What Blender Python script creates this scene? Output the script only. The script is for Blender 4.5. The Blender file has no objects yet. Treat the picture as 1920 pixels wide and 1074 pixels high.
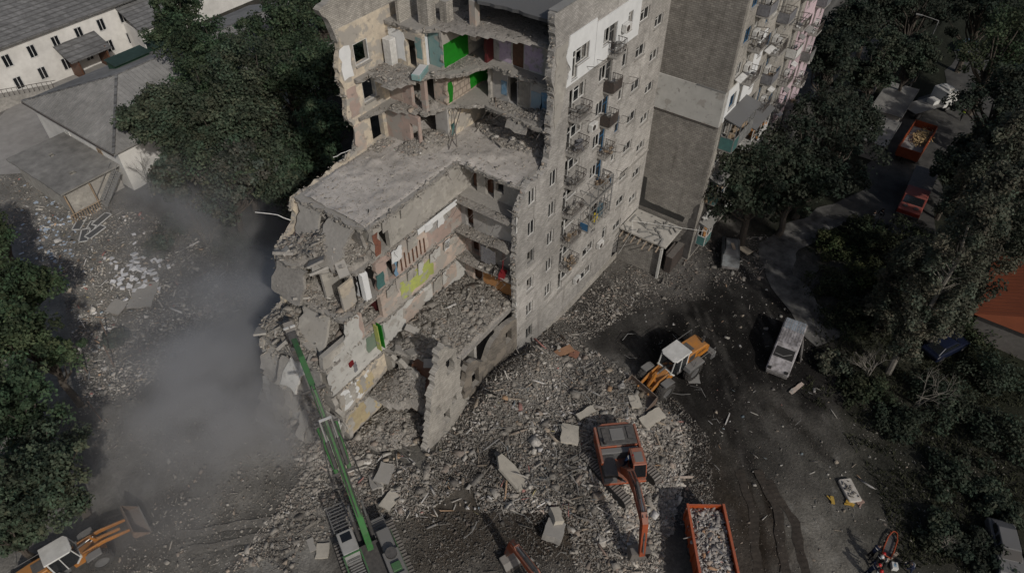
import bpy, bmesh, math, random
import numpy as np
from mathutils import Vector, Matrix
from mathutils.geometry import tessellate_polygon

# ------------------------------------------------------------------ camera, sky, sun, exposure
scene = bpy.context.scene
col = scene.collection
random.seed(7); RNG = np.random.default_rng(11)
CAM_F, CAM_PITCH, CAM_YAW, CAM_H = 1320.0, math.radians(44.5), math.radians(35.8), 48.0
cam_data = bpy.data.cameras.new('camera'); cam = bpy.data.objects.new('camera', cam_data); col.objects.link(cam)
cam.location = (0, 0, CAM_H); cam.rotation_euler = (math.pi/2 - CAM_PITCH, 0, CAM_YAW - math.pi/2)
cam_data.sensor_width = 36.0; cam_data.lens = 36.0*CAM_F/1920.0; cam_data.clip_end = 3000; cam_data.clip_start = 0.5
scene.camera = cam
SUN_EL = math.radians(36); SUN_DIR = Vector((-0.4, -0.917, 0)).normalized()      # horizontally towards the sun
world = bpy.data.worlds.new('World'); scene.world = world; world.use_nodes = True
wn = world.node_tree.nodes; bg = wn['Background']
sky = wn.new('ShaderNodeTexSky'); sky.sky_type = 'NISHITA'; sky.sun_disc = False
sky.sun_elevation = SUN_EL; sky.sun_rotation = math.atan2(SUN_DIR.x, SUN_DIR.y)
sky.dust_density = 3.0
world.node_tree.links.new(sky.outputs[0], bg.inputs[0]); bg.inputs[1].default_value = 0.08
sun_data = bpy.data.lights.new('sun', 'SUN'); sun_data.energy = 3.0; sun_data.angle = math.radians(1.2); sun_data.color = (1.0, 0.955, 0.89)
sun = bpy.data.objects.new('sun', sun_data); col.objects.link(sun); sun.location = (0, 0, 90)
to_sun = Vector((SUN_DIR.x*math.cos(SUN_EL), SUN_DIR.y*math.cos(SUN_EL), math.sin(SUN_EL)))
sun.rotation_euler = to_sun.to_track_quat('Z', 'Y').to_euler()
scene.view_settings.view_transform = 'Standard'; scene.view_settings.look = 'None'
scene.view_settings.exposure = -0.42; scene.view_settings.gamma = 1.0
scene.cycles.volume_step_rate = 2.0; scene.cycles.max_bounces = 6; scene.cycles.volume_bounces = 1
scene.cycles.use_denoising = True

# ------------------------------------------------------------------ photograph pixel -> place in the world
_h = Vector((math.cos(CAM_YAW), math.sin(CAM_YAW), 0)); _r = Vector((math.sin(CAM_YAW), -math.cos(CAM_YAW), 0)); _z = Vector((0, 0, 1))
_fw = _h*math.cos(CAM_PITCH) - _z*math.sin(CAM_PITCH); _up = _h*math.sin(CAM_PITCH) + _z*math.cos(CAM_PITCH)
def G(x, y, z=0.0):
    d = _fw + _r*((x-960)/CAM_F) - _up*((y-537)/CAM_F); t = (z-CAM_H)/d.z
    return Vector((d.x*t, d.y*t, z))

# ------------------------------------------------------------------ helpers
def tag(o, label=None, cat=None, group=None, kind=None):
    if label: o['label'] = label
    if cat: o['category'] = cat
    if group: o['group'] = group
    if kind: o['kind'] = kind
    return o
def thing(name, label, cat, loc=(0, 0, 0), rz=0.0, group=None):
    o = bpy.data.objects.new(name, None); col.objects.link(o); o.location = loc; o.rotation_euler = (0, 0, rz); o.empty_display_size = .3
    return tag(o, label, cat, group)
def link(name, me, parent=None, loc=None, rot=None):
    o = bpy.data.objects.new(name, me); col.objects.link(o)
    if parent: o.parent = parent
    if loc is not None: o.location = loc
    if rot is not None: o.rotation_euler = rot
    return o
class MB:
    """collects shapes; build() links them as one mesh object"""
    def __init__(s): s.v = []; s.f = []; s.mi = []; s.cur = 0
    def add(s, vs, fs):
        n = len(s.v); s.v += [tuple(p) for p in vs]; s.f += [tuple(i+n for i in f) for f in fs]; s.mi += [s.cur]*len(fs); return s
    def box(s, c, d, rz=0.0, rx=0.0, ry=0.0, tx=1.0, ty=1.0):
        m = Matrix.Rotation(rz, 3, 'Z') @ Matrix.Rotation(ry, 3, 'Y') @ Matrix.Rotation(rx, 3, 'X'); c = Vector(c); vs = []
        for k in (-1, 1):
            for i, j in ((-1, -1), (1, -1), (1, 1), (-1, 1)):
                f = (tx, ty) if k > 0 else (1, 1)
                vs.append(c + m @ Vector((i*d[0]/2*f[0], j*d[1]/2*f[1], k*d[2]/2)))
        return s.add(vs, [(3, 2, 1, 0), (4, 5, 6, 7), (0, 1, 5, 4), (1, 2, 6, 5), (2, 3, 7, 6), (3, 0, 4, 7)])
    def b2(s, x0, x1, y0, y1, z0, z1): return s.box(((x0+x1)/2, (y0+y1)/2, (z0+z1)/2), (abs(x1-x0), abs(y1-y0), abs(z1-z0)))
    def cyl(s, a, b, r0, r1=None, n=10, cap=True):
        a = Vector(a); b = Vector(b); r1 = r0 if r1 is None else r1; d = (b-a)
        if d.length < 1e-6: return s
        d.normalize(); u = d.orthogonal().normalized(); w = d.cross(u); vs = []
        for p, r in ((a, r0), (b, r1)):
            for i in range(n):
                t = 2*math.pi*i/n; vs.append(p + u*math.cos(t)*r + w*math.sin(t)*r)
        fs = [(i, (i+1) % n, n+(i+1) % n, n+i) for i in range(n)]
        if cap: fs += [tuple(range(n-1, -1, -1)), tuple(range(n, 2*n))]
        return s.add(vs, fs)
    def tube(s, pts, r, n=6):
        for a, b in zip(pts[:-1], pts[1:]): s.cyl(a, b, r if not isinstance(r, (list, tuple)) else r[0], None, n)
        return s
    def bar(s, a, b, w, h=None, up=(0, 0, 1)):
        """square bar from a to b"""
        a = Vector(a); b = Vector(b); h = w if h is None else h; d = (b-a).normalized(); upv = Vector(up)
        if abs(d.dot(upv)) > .98: upv = Vector((1, 0, 0))
        sd = d.cross(upv).normalized(); u2 = sd.cross(d); vs = []
        for p in (a, b):
            for i, j in ((-1, -1), (1, -1), (1, 1), (-1, 1)): vs.append(p + sd*i*w/2 + u2*j*h/2)
        return s.add(vs, [(3, 2, 1, 0), (4, 5, 6, 7), (0, 1, 5, 4), (1, 2, 6, 5), (2, 3, 7, 6), (3, 0, 4, 7)])
    def prism(s, poly, t0, t1, plane='XZ', o=(0, 0, 0)):
        """outline poly extruded from t0 to t1 across the plane"""
        def mp(a, b, t):
            p = {'XZ': (a, t, b), 'YZ': (t, a, b), 'XY': (a, b, t)}[plane]; return (p[0]+o[0], p[1]+o[1], p[2]+o[2])
        n = len(poly); vs = [mp(a, b, t0) for a, b in poly] + [mp(a, b, t1) for a, b in poly]
        tr = tessellate_polygon([[Vector((a, b, 0)) for a, b in poly]])
        fs = [tuple(t) for t in tr] + [tuple(i+n for i in reversed(t)) for t in tr] + [(i, (i+1) % n, n+(i+1) % n, n+i) for i in range(n)]
        return s.add(vs, fs)
    def panel(s, outer, holes, mp, th):
        """flat sheet with real openings: mp(a, b, d) places a point"""
        loops = [outer]+list(holes); flat = [p for l in loops for p in l]; n = len(flat)
        tr = tessellate_polygon([[Vector((a, b, 0)) for a, b in l] for l in loops])
        vs = [mp(a, b, 0) for a, b in flat] + [mp(a, b, th) for a, b in flat]
        fs = [tuple(t) for t in tr] + [tuple(i+n for i in reversed(t)) for t in tr]; k = 0
        for l in loops:
            m = len(l); fs += [(k+i, k+(i+1) % m, n+k+(i+1) % m, n+k+i) for i in range(m)]; k += m
        return s.add(vs, fs)
    def mesh(s, name, mats, smooth=False, bevel=0.0):
        me = bpy.data.meshes.new(name); me.from_pydata(s.v, [], s.f)
        bm = bmesh.new(); bm.from_mesh(me); bmesh.ops.recalc_face_normals(bm, faces=bm.faces)
        if bevel:
            bmesh.ops.bevel(bm, geom=[e for e in bm.edges if len(e.link_faces) == 2 and e.calc_face_angle(0) > .5], offset=bevel, segments=1, affect='EDGES', clamp_overlap=True)
        bm.to_mesh(me); bm.free()
        for m in (mats if isinstance(mats, (list, tuple)) else [mats]): me.materials.append(m)
        if len(me.materials) > 1 and not bevel: me.polygons.foreach_set('material_index', s.mi)
        if smooth: me.shade_smooth()
        return me
    def build(s, name, mats, parent=None, off=None, smooth=False, bevel=0.0):
        o = link(name, s.mesh(name, mats, smooth, bevel), parent)
        if off is not None: o.location = off
        return o
def rag(pts, flags, step=.35, amp=.12, rnd=random):
    """broken outline: the flagged edges of a polygon get uneven teeth"""
    out = []; n = len(pts)
    for i in range(n):
        a = pts[i]; b = pts[(i+1) % n]; out.append(a)
        if flags[i] == '1':
            L = math.hypot(b[0]-a[0], b[1]-a[1]); k = int(L/step)
            for j in range(1, k):
                t = j/k; nx, ny = -(b[1]-a[1])/L, (b[0]-a[0])/L; q = rnd.uniform(-amp, amp)
                out.append((a[0]+(b[0]-a[0])*t+nx*q, a[1]+(b[1]-a[1])*t+ny*q))
    return out
def rect(a0, a1, b0, b1): return [(a0, b0), (a1, b0), (a1, b1), (a0, b1)]
def raw_mesh(name, verts, faces4, mats, colors=None, smooth=False):
    """big meshes straight from arrays; faces4: (n, k) int array"""
    me = bpy.data.meshes.new(name); nv = len(verts); nf, k = faces4.shape
    me.vertices.add(nv); me.vertices.foreach_set('co', np.ascontiguousarray(verts, dtype=np.float32).ravel())
    me.loops.add(nf*k); me.loops.foreach_set('vertex_index', np.ascontiguousarray(faces4, dtype=np.int32).ravel())
    me.polygons.add(nf); me.polygons.foreach_set('loop_start', np.arange(0, nf*k, k, dtype=np.int32)); me.polygons.foreach_set('loop_total', np.full(nf, k, dtype=np.int32))
    if colors is not None:
        at = me.color_attributes.new('Col', 'FLOAT_COLOR', 'POINT'); c = np.ones((nv, 4), dtype=np.float32); c[:, :3] = colors; at.data.foreach_set('color', c.ravel())
    me.update(calc_edges=True); me.validate()
    for m in (mats if isinstance(mats, (list, tuple)) else [mats]): me.materials.append(m)
    if smooth: me.shade_smooth()
    return me

# smooth value noise for numpy
_perm = RNG.random((256, 256))
def vnoise(x, y, sc=1.0, oct=4):
    out = np.zeros_like(np.asarray(x, dtype=float)); a = 1.0; tot = 0
    for o in range(oct):
        xs = np.asarray(x)*sc+37.2*o; ys = np.asarray(y)*sc+91.7*o; xi = np.floor(xs).astype(int); yi = np.floor(ys).astype(int)
        u = xs-xi; v = ys-yi; u = u*u*(3-2*u); v = v*v*(3-2*v); p = lambda i, j: _perm[(xi+i) & 255, (yi+j) & 255]
        out += a*((p(0, 0)*(1-u)+p(1, 0)*u)*(1-v)+(p(0, 1)*(1-u)+p(1, 1)*u)*v); tot += a; a *= .55; sc *= 2.05
    return out/tot

# ------------------------------------------------------------------ materials
MATS = {}
def M(name, c, c2=None, sc=2.5, rough=.88, bump=.25, dust=0.0, brick=None, attr=False, metal=0.0, spec=.3, dustcol=(.30, .285, .26), big=.25, bdist=.04, peel=0.0, peelcol=(.30, .285, .26)):
    m = bpy.data.materials.new(name); m.use_nodes = True; nt = m.node_tree; N = nt.nodes; L = nt.links; bs = N['Principled BSDF']
    geo = N.new('ShaderNodeNewGeometry')
    no = N.new('ShaderNodeTexNoise'); no.inputs['Scale'].default_value = sc; no.inputs['Detail'].default_value = 7; no.inputs['Roughness'].default_value = .65
    L.new(geo.outputs['Position'], no.inputs['Vector'])
    lg = N.new('ShaderNodeTexNoise'); lg.inputs['Scale'].default_value = sc*.12; lg.inputs['Detail'].default_value = 3; L.new(geo.outputs['Position'], lg.inputs['Vector'])
    def mix(a, b, f, mode='MIX'):
        x = N.new('ShaderNodeMix'); x.data_type = 'RGBA'; x.blend_type = mode
        for s, v in ((0, f), (6, a), (7, b)):
            if isinstance(v, (int, float)): x.inputs[s].default_value = v
            elif isinstance(v, tuple): x.inputs[s].default_value = (*v, 1)
            else: L.new(v, x.inputs[s])
        return x.outputs[2]
    def rng(v, a, b, c_, d):
        x = N.new('ShaderNodeMapRange'); L.new(v, x.inputs[0])
        for i, q in enumerate((a, b, c_, d)): x.inputs[i+1].default_value = q
        return x.outputs[0]
    if c2 is None: c2 = tuple(q*.72 for q in c)
    f = rng(no.outputs[0], .35, .65, 0, 1)
    if attr:
        at = N.new('ShaderNodeAttribute'); at.attribute_name = 'Col'; base = mix(at.outputs['Color'], tuple(.62 for _ in c), f, 'MULTIPLY')
    else: base = mix(c, c2, f)
    hgt = no.outputs[0]
    if brick:
        sx = N.new('ShaderNodeSeparateXYZ'); L.new(geo.outputs['Position'], sx.inputs[0])
        ad = N.new('ShaderNodeMath'); ad.operation = 'ADD'; L.new(sx.outputs[0], ad.inputs[0]); L.new(sx.outputs[1], ad.inputs[1])
        cb = N.new('ShaderNodeCombineXYZ'); L.new(ad.outputs[0], cb.inputs[0]); L.new(sx.outputs[2], cb.inputs[1])
        br = N.new('ShaderNodeTexBrick'); L.new(cb.outputs[0], br.inputs['Vector']); br.inputs['Scale'].default_value = 1
        br.inputs['Brick Width'].default_value = brick[0]; br.inputs['Row Height'].default_value = brick[1]; br.inputs['Mortar Size'].default_value = brick[1]*.13
        br.inputs['Color1'].default_value = (1, 1, 1, 1); br.inputs['Color2'].default_value = (.62, .62, .63, 1); br.inputs['Mortar'].default_value = (.38, .37, .36, 1)
        base = mix(base, br.outputs[0], .75, 'MULTIPLY')
        sv = N.new('ShaderNodeCombineXYZ'); zz = N.new('ShaderNodeMath'); zz.operation = 'MULTIPLY'; zz.inputs[1].default_value = .07; L.new(sx.outputs[2], zz.inputs[0]); L.new(ad.outputs[0], sv.inputs[0]); L.new(zz.outputs[0], sv.inputs[1])
        sn_ = N.new('ShaderNodeTexNoise'); sn_.inputs['Scale'].default_value = 1.6; sn_.inputs['Detail'].default_value = 6; sn_.inputs['Roughness'].default_value = .7; L.new(sv.outputs[0], sn_.inputs['Vector'])
        base = mix(base, (.34, .32, .30), rng(sn_.outputs[0], .54, .74, 0, .6), 'MULTIPLY')
    base = mix(base, rng(lg.outputs[0], .3, .7, 1-big, 1+big*.4), 1.0, 'MULTIPLY')
    if peel:
        pn = N.new('ShaderNodeTexNoise'); pn.inputs['Scale'].default_value = .75; pn.inputs['Detail'].default_value = 8; pn.inputs['Roughness'].default_value = .62; L.new(geo.outputs['Position'], pn.inputs['Vector'])
        base = mix(base, peelcol, rng(pn.outputs[0], .62-peel*.3, .66-peel*.3, 0, .85)); pg = N.new('ShaderNodeTexNoise'); pg.inputs['Scale'].default_value = 2.3; pg.inputs['Detail'].default_value = 6; L.new(geo.outputs['Position'], pg.inputs['Vector'])
        base = mix(base, (.12, .11, .10), rng(pg.outputs[0], .60, .72, 0, .55))
    if dust:
        sn = N.new('ShaderNodeSeparateXYZ'); L.new(geo.outputs['Normal'], sn.inputs[0])
        up = rng(sn.outputs[2], .15, .8, 0, 1); mu = N.new('ShaderNodeMath'); mu.operation = 'MULTIPLY'; L.new(up, mu.inputs[0]); L.new(rng(no.outputs[0], .3, .6, dust*.55, dust), mu.inputs[1])
        base = mix(base, dustcol, mu.outputs[0])
    L.new(base, bs.inputs['Base Color']); bs.inputs['Roughness'].default_value = rough; bs.inputs['Metallic'].default_value = metal; bs.inputs['Specular IOR Level'].default_value = spec
    if bump:
        bp = N.new('ShaderNodeBump'); bp.inputs['Strength'].default_value = bump; bp.inputs['Distance'].default_value = bdist; L.new(hgt, bp.inputs['Height']); L.new(bp.outputs[0], bs.inputs['Normal'])
    MATS[name] = m; return m
concrete = M('concrete', (.33, .315, .29), (.22, .21, .195), 3, dust=.7)
concrete_raw = M('concrete_raw', (.30, .285, .26), (.16, .15, .14), 5, bump=.6, dust=.6)
brick_pale = M('brick_pale', (.47, .445, .40), (.36, .34, .305), 1.8, brick=(.32, .12), dust=.5, big=.3)
brick_warm = M('brick_warm', (.53, .51, .48), (.38, .365, .34), 1.3, brick=(.30, .11), dust=.5, big=.35)
brick_gable = M('brick_gable', (.32, .302, .272), (.235, .22, .198), 1.6, brick=(.40, .17), dust=.4)
plaster_white = M('plaster_white', (.66, .67, .67), (.58, .59, .59), 1.2, bump=.08, big=.1)
plaster_grey = M('plaster_grey', (.46, .455, .43), (.38, .375, .355), 1.0, bump=.1, peel=0.20)
plaster_dirty = M('plaster_dirty', (.42, .40, .36), (.27, .255, .23), 1.6, bump=.3, dust=.4, peel=0.50)
plaster_cream = M('plaster_cream', (.56, .49, .38), (.40, .35, .29), 2.0, bump=.2, peel=0.45)
plaster_rose = M('plaster_rose', (.40, .30, .26), (.31, .25, .22), 1.4, bump=.2, peel=0.40)
plaster_pink = M('plaster_pink', (.47, .375, .315), (.36, .31, .27), 2.2, bump=.2, peel=0.45)
plaster_teal = M('plaster_teal', (.16, .29, .29), (.22, .31, .30), 2.2, bump=.15, peel=0.30)
paint_green = M('paint_green', (.012, .20, .012), (.01, .155, .01), 3, bump=.1, rough=.6)
paint_lime = M('paint_lime', (.40, .45, .11), (.33, .36, .13), 2.5, bump=.2, peel=0.35)
paint_blue = M('paint_blue', (.11, .23, .36), (.19, .28, .36), 2.0, bump=.2, peel=0.30)
paint_orange = M('paint_orange', (.42, .20, .07), (.34, .18, .08), 2.0, bump=.15, peel=0.30)
paper_purple = M('paper_purple', (.38, .30, .42), (.45, .38, .45), 3.5, bump=.1, peel=0.30)
paper_grey = M('paper_grey', (.37, .36, .345), (.30, .292, .28), 2, bump=.2, peel=0.30)
panel_pink = M('panel_pink', (.56, .44, .47), (.47, .37, .40), 1.5, bump=.1)
tile_white = M('tile_white', (.62, .64, .66), (.54, .56, .58), 2, rough=.4, bump=.05, dust=.4)
wood_brown = M('wood_brown', (.13, .06, .035), (.08, .04, .025), 4, rough=.5, bump=.1)
wood_red = M('wood_red', (.10, .016, .018), (.07, .014, .015), 4, rough=.55, bump=.1)
wood_pale = M('wood_pale', (.36, .27, .18), (.26, .19, .13), 6, bump=.2, dust=.4)
frame_white = M('frame_white', (.62, .62, .60), (.46, .45, .43), 3, rough=.5, bump=.05)
frame_blue = M('frame_blue', (.035, .13, .26), (.04, .10, .18), 3, rough=.5, bump=.05)
metal_dark = M('metal_dark', (.045, .043, .042), (.08, .06, .05), 6, rough=.65, bump=.15, dust=.35)
metal_grey = M('metal_grey', (.22, .22, .215), (.15, .15, .145), 5, rough=.6, bump=.1, dust=.4)
bitumen = M('bitumen', (.105, .108, .112), (.075, .075, .078), 1.2, bump=.3, dust=.35, dustcol=(.2, .195, .185))
strip_dark = M('strip_dark', (.03, .03, .03), (.05, .048, .045), 3)
soot = M('soot', (.05, .046, .044), (.10, .095, .09), 2.5, bump=.5, dust=.5, dustcol=(.16, .15, .14))
rubble_mat = M('rubble_mat', (.3, .3, .3), sc=7, attr=True, bump=.5, big=.1, rough=.95)
cloth = M('cloth', (.2, .2, .21), (.12, .12, .13), 6, bump=.4, rough=.95)
def glass_mat(name, c, rough=.08):
    m = bpy.data.materials.new(name); m.use_nodes = True; b = m.node_tree.nodes['Principled BSDF']; b.inputs['Base Color'].default_value = (*c, 1); b.inputs['Roughness'].default_value = rough; b.inputs['Specular IOR Level'].default_value = .6; return m
glass_dark = glass_mat('glass_dark', (.012, .014, .016)); glass_dusty = glass_mat('glass_dusty', (.09, .09, .088), .45)
void_shade = glass_mat('void_shade', (.01, .01, .01), .95)  # near-black colour standing in for the shade inside openings
# ================================================================== the ground
MOUNDS = [(27.5, 13.5, 5.0, 1.1), (32, 15, 3.6, .9), (23, 15.5, 3.6, .9), (35.5, 13.5, 2.2, .7), (17.5, 18, 3, .45), (30, 18.5, 2.5, .6), (36, 20.5, 2.0, .7), (19.5, 24.5, 3.0, .9),
          (24, 9.5, 2.5, .4), (28.5, 21.0, 1.9, 2.6), (32.0, 20.8, 1.6, 1.6), (25.5, 20.6, 1.6, 2.0), (15.6, 32.0, 1.4, 1.8), (15.8, 29, 1.2, 1.4), (18.5, 21.5, 1.8, .9), (15.5, 35, 1.2, 1.2), (13, 31, 3.0, .8), (12.5, 36, 3.0, .6), (60, -1.5, 5.0, 1.0), (66, -2, 4.0, .8), (14, 27, 2.0, .5), (21, 44, 4, .5), (18, 58, 5, .6)]
def gz(x, y):
    x = np.asarray(x, dtype=float); y = np.asarray(y, dtype=float); z = np.zeros_like(x)
    for mx, my, s, h in MOUNDS: z = z + h*np.exp(-((x-mx)**2+(y-my)**2)/(2*s*s))
    z = z + .16*(vnoise(x, y, .55, 4)-.5) + .10*(vnoise(x, y, 2.2, 2)-.5)
    return z
def gzf(x, y): return float(gz(np.array([x]), np.array([y]))[0])
def gp(px, py):
    """place on the uneven ground under a photograph pixel"""
    p = G(px, py, 0)
    for _ in range(5): p = G(px, py, gzf(p.x, p.y))
    return p
def axis(lo, hi, step, far):
    a = np.arange(lo, hi+1e-6, step); l = [lo]; d = step
    while l[-1] > -far: d *= 1.35; l.append(l[-1]-d)
    r = [a[-1]]; d = step
    while r[-1] < far: d *= 1.35; r.append(r[-1]+d)
    return np.concatenate([np.array(l[:0:-1]), a, np.array(r[1:])])
gx = axis(-6, 76, .36, 600); gy = axis(-24, 80, .36, 600)
GX, GY = np.meshgrid(gx, gy, indexing='ij'); far_fade = np.clip(1-np.maximum(np.abs(GX-40), np.abs(GY-30))/200, 0, 1)
GZ = gz(GX, GY)*far_fade
WX = GX+3.0*(vnoise(GX, GY, .35, 4)-.5)*1.6; WY = GY+3.0*(vnoise(GX+50, GY+20, .35, 4)-.5)*1.6
C0 = np.zeros(GX.shape+(3,)); C0[:] = (.165, .155, .14)
def lay(mask, c, k=1.0):
    global C0
    m = np.clip(mask*k, 0, 1)[..., None]; C0 = C0*(1-m)+np.array(c)*m
def blob(px, py, rx, ry, ang=0.0, soft=.5):
    p = G(px, py); dx, dy = WX-p.x, WY-p.y; ca, sa = math.cos(ang), math.sin(ang); u = (dx*ca+dy*sa)/rx; v = (-dx*sa+dy*ca)/ry
    d = np.sqrt(u*u+v*v); return np.clip((1+soft-d)/(2*soft), 0, 1)
def halfplane(f, soft): return np.clip(.5+f/(2*soft), 0, 1)
vd = lambda px, py, qx, qy: math.atan2((G(qx, qy)-G(px, py)).y, (G(qx, qy)-G(px, py)).x)
# green side on the right, yards far left and behind
lay(halfplane(-(WY-1.0)+(WX-45)*.10, 2.5)*halfplane(WX-33, 3), (.045, .045, .034))
lay(halfplane(-(WY-1.0), 4)*halfplane(WX-52, 3), (.03, .034, .022))
lay(halfplane(WX-60, 3)*halfplane(14-WY, 2), (.035, .038, .028))
lay(halfplane(WY-40, 2)*halfplane(25-WX, 4), (.25, .238, .215))
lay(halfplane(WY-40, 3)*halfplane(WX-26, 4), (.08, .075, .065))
lay(blob(90, 440, 6, 9), (.17, .18, .19), .6)  # bluish shade of the left trees put into the ground colour
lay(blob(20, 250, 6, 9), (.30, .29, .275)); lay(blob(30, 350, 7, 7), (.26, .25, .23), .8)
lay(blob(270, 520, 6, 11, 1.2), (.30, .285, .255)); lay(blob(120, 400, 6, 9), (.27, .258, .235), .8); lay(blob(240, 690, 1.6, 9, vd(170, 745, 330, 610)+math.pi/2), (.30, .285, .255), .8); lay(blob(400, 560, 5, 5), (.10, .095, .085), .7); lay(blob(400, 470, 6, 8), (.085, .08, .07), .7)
lay(blob(260, 700, 2.2, 12, math.pi/2+.05), (.10, .092, .075), .6)  # block's shadow band painted darker along its edge in the ground colour
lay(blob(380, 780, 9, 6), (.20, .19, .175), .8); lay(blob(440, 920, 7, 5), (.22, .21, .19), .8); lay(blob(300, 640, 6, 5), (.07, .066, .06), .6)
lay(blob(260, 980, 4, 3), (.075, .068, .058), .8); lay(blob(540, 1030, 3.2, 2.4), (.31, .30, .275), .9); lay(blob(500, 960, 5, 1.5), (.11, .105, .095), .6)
# pale dusty rubble field in front of the section
lay(blob(1080, 740, 8, 7), (.29, .275, .25), .9); lay(blob(1180, 840, 5, 5), (.31, .295, .27), .8); lay(blob(760, 900, 4.5, 3.6), (.25, .235, .205), .9); lay(blob(1010, 640, 4, 4), (.27, .255, .225), .9)
lay(blob(870, 990, 4.5, 3.2), (.085, .072, .058), .95); lay(blob(1000, 1000, 3.5, 2.5), (.045, .036, .028), .9); lay(blob(1090, 1030, 2, 2.5), (.07, .055, .042), .8)
# soot and oil
lay(blob(1340, 660, 8, 6), (.016, .015, .014), 1); lay(blob(1250, 640, 5, 3), (.016, .015, .014), 1); lay(blob(1420, 590, 7, 5, 1.0), (.018, .017, .016), 1); lay(blob(1200, 630, 5.5, 2.2, vd(1100, 650, 1320, 590)), (.022, .021, .02), .9)
lay(blob(1330, 770, 6, 6), (.026, .024, .022), 1); lay(blob(1400, 780, 8, 5), (.04, .037, .034), .9); lay(blob(1370, 520, 5, 4), (.05, .048, .046), .8)
lay(blob(1460, 660, 3, 5), (.028, .026, .024), .9); lay(blob(1370, 860, 5, 3), (.05, .046, .04), .8); lay(blob(1270, 600, 7, 2.6, vd(1180, 640, 1400, 560)), (.02, .019, .018), .9); lay(blob(1180, 580, 5, 3), (.115, .108, .098), .7); lay(blob(1250, 540, 6, 2.4), (.16, .15, .14), .6); lay(blob(1080, 800, 2.4, 2), (.08, .075, .068), .5)  # last blob paints the excavator's shadow into the rubble ground
lay(blob(1110, 560, 4.5, 2.2, vd(1040, 620, 1170, 500)), (.07, .066, .06), .85); lay(blob(1150, 600, 5, 3), (.055, .052, .048), .8); lay(blob(1420, 680, 6, 5), (.02, .019, .018), .9); lay(blob(930, 700, 3.2, 2.2, vd(900, 720, 980, 640)), (.16, .14, .115), .9); lay(blob(1420, 980, 4.5, 5), (.055, .044, .034), .9); lay(blob(1560, 900, 5.5, 3.2, .5), (.235, .22, .195), .9); lay(blob(1570, 1010, 4.2, 3.6), (.25, .235, .205), .9); lay(blob(1470, 790, 3.5, 1.2, vd(1420, 720, 1540, 860)), (.15, .14, .125), .7); lay(blob(1480, 860, 5, 3), (.10, .095, .085), .7)
lay(blob(1250, 950, 1.8, 3.4, vd(1250, 920, 1250, 1000)), (.10, .10, .102), .7); lay(blob(1700, 900, 6, 6), (.042, .042, .034), .8)
# churned wheel ruts
for (a, b), w, c in ((((1400, 900), (1440, 1074)), .35, (.035, .027, .02)), (((1430, 900), (1475, 1074)), .35, (.04, .03, .022)), (((1320, 720), (1420, 900)), .5, (.03, .027, .025)), (((330, 1000), (640, 960)), .45, (.08, .075, .067)), (((350, 1030), (640, 985)), .35, (.085, .08, .07)),
                     (((1100, 600), (1290, 560)), .4, (.06, .056, .052)), (((1450, 760), (1560, 860)), .5, (.05, .046, .04)), (((480, 1000), (540, 1074)), .4, (.12, .11, .10))):
    p, q = G(*a), G(*b); L = (q-p).length; ux, uy = (q.x-p.x)/L, (q.y-p.y)/L; t = (GX-p.x)*ux+(GY-p.y)*uy; n = -(GX-p.x)*uy+(GY-p.y)*ux + .5*(vnoise(GX, GY, .4, 2)-.5)
    m = np.exp(-(n/w)**2)*(t > 0)*(t < L); lay(m, c, .8); GZ -= .07*m
C0 *= .8*(.55+.9*vnoise(GX, GY, 1.3, 4))[..., None]
# pale dragged streaks across the soot
st_ = vnoise((GX*.77+GY*.64)*.35, (-GX*.64+GY*.77)*1.8, 1.0, 3); lay(np.clip((st_-.60)*5, 0, 1)*(GX > 34)*(GX < 62)*(GY < 21)*(GY > -3), (.15, .142, .13), .3)
sp = vnoise(GX+200, GY, 3.1, 2); lay(np.clip((sp-.68)*6, 0, 1)*(C0.mean(-1) > .09), (.30, .29, .265), .4)
nx_, ny_ = GX.shape; idx = np.arange(nx_*ny_).reshape(nx_, ny_)
gf = np.stack([idx[:-1, :-1], idx[1:, :-1], idx[1:, 1:], idx[:-1, 1:]], -1).reshape(-1, 4)
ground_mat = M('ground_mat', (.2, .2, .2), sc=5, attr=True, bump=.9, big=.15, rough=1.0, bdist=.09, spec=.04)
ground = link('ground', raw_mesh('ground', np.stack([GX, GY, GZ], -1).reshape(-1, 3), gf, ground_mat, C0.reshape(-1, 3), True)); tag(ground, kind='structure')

def strip(name, pts, w, mat_, dz=.05, step=1.2):
    """a path laid over the ground along a line of photograph pixels"""
    P = [G(*p) for p in pts]; line = []
    for a, b in zip(P[:-1], P[1:]):
        n = max(1, int((b-a).length/step)); line += [a.lerp(b, i/n) for i in range(n)]
    line.append(P[-1]); vs = []; m = 7
    for i, p in enumerate(line):
        d = (line[min(i+1, len(line)-1)]-line[max(i-1, 0)]).normalized(); s_ = Vector((-d.y, d.x, 0)); ww = w[0]+(w[1]-w[0])*i/len(line)
        for j in range(m):
            q = p + s_*ww*((j/(m-1))-.5)*(1+.16*math.sin(i*1.7+j)+.22*math.sin(i*.63+2.1*(j > m/2))); vs.append((q.x, q.y, gzf(q.x, q.y)+dz))
    fs = [(i*m+j, i*m+j+1, (i+1)*m+j+1, (i+1)*m+j) for i in range(len(line)-1) for j in range(m-1)]
    me = bpy.data.meshes.new(name); me.from_pydata(vs, [], fs); me.materials.append(mat_); me.shade_smooth()
    return tag(link(name, me), kind='structure')
asphalt_pale = M('asphalt_pale', (.17, .165, .155), (.05, .048, .045), .9, bump=.4, big=.5)
asphalt_dark = M('asphalt_dark', (.085, .082, .076), (.04, .039, .037), .7, bump=.4, big=.5)
strip('path', [(1560, 640), (1500, 580), (1462, 520), (1462, 470), (1505, 428), (1570, 402), (1640, 400)], (3.2, 3.4), asphalt_pale)
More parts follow.
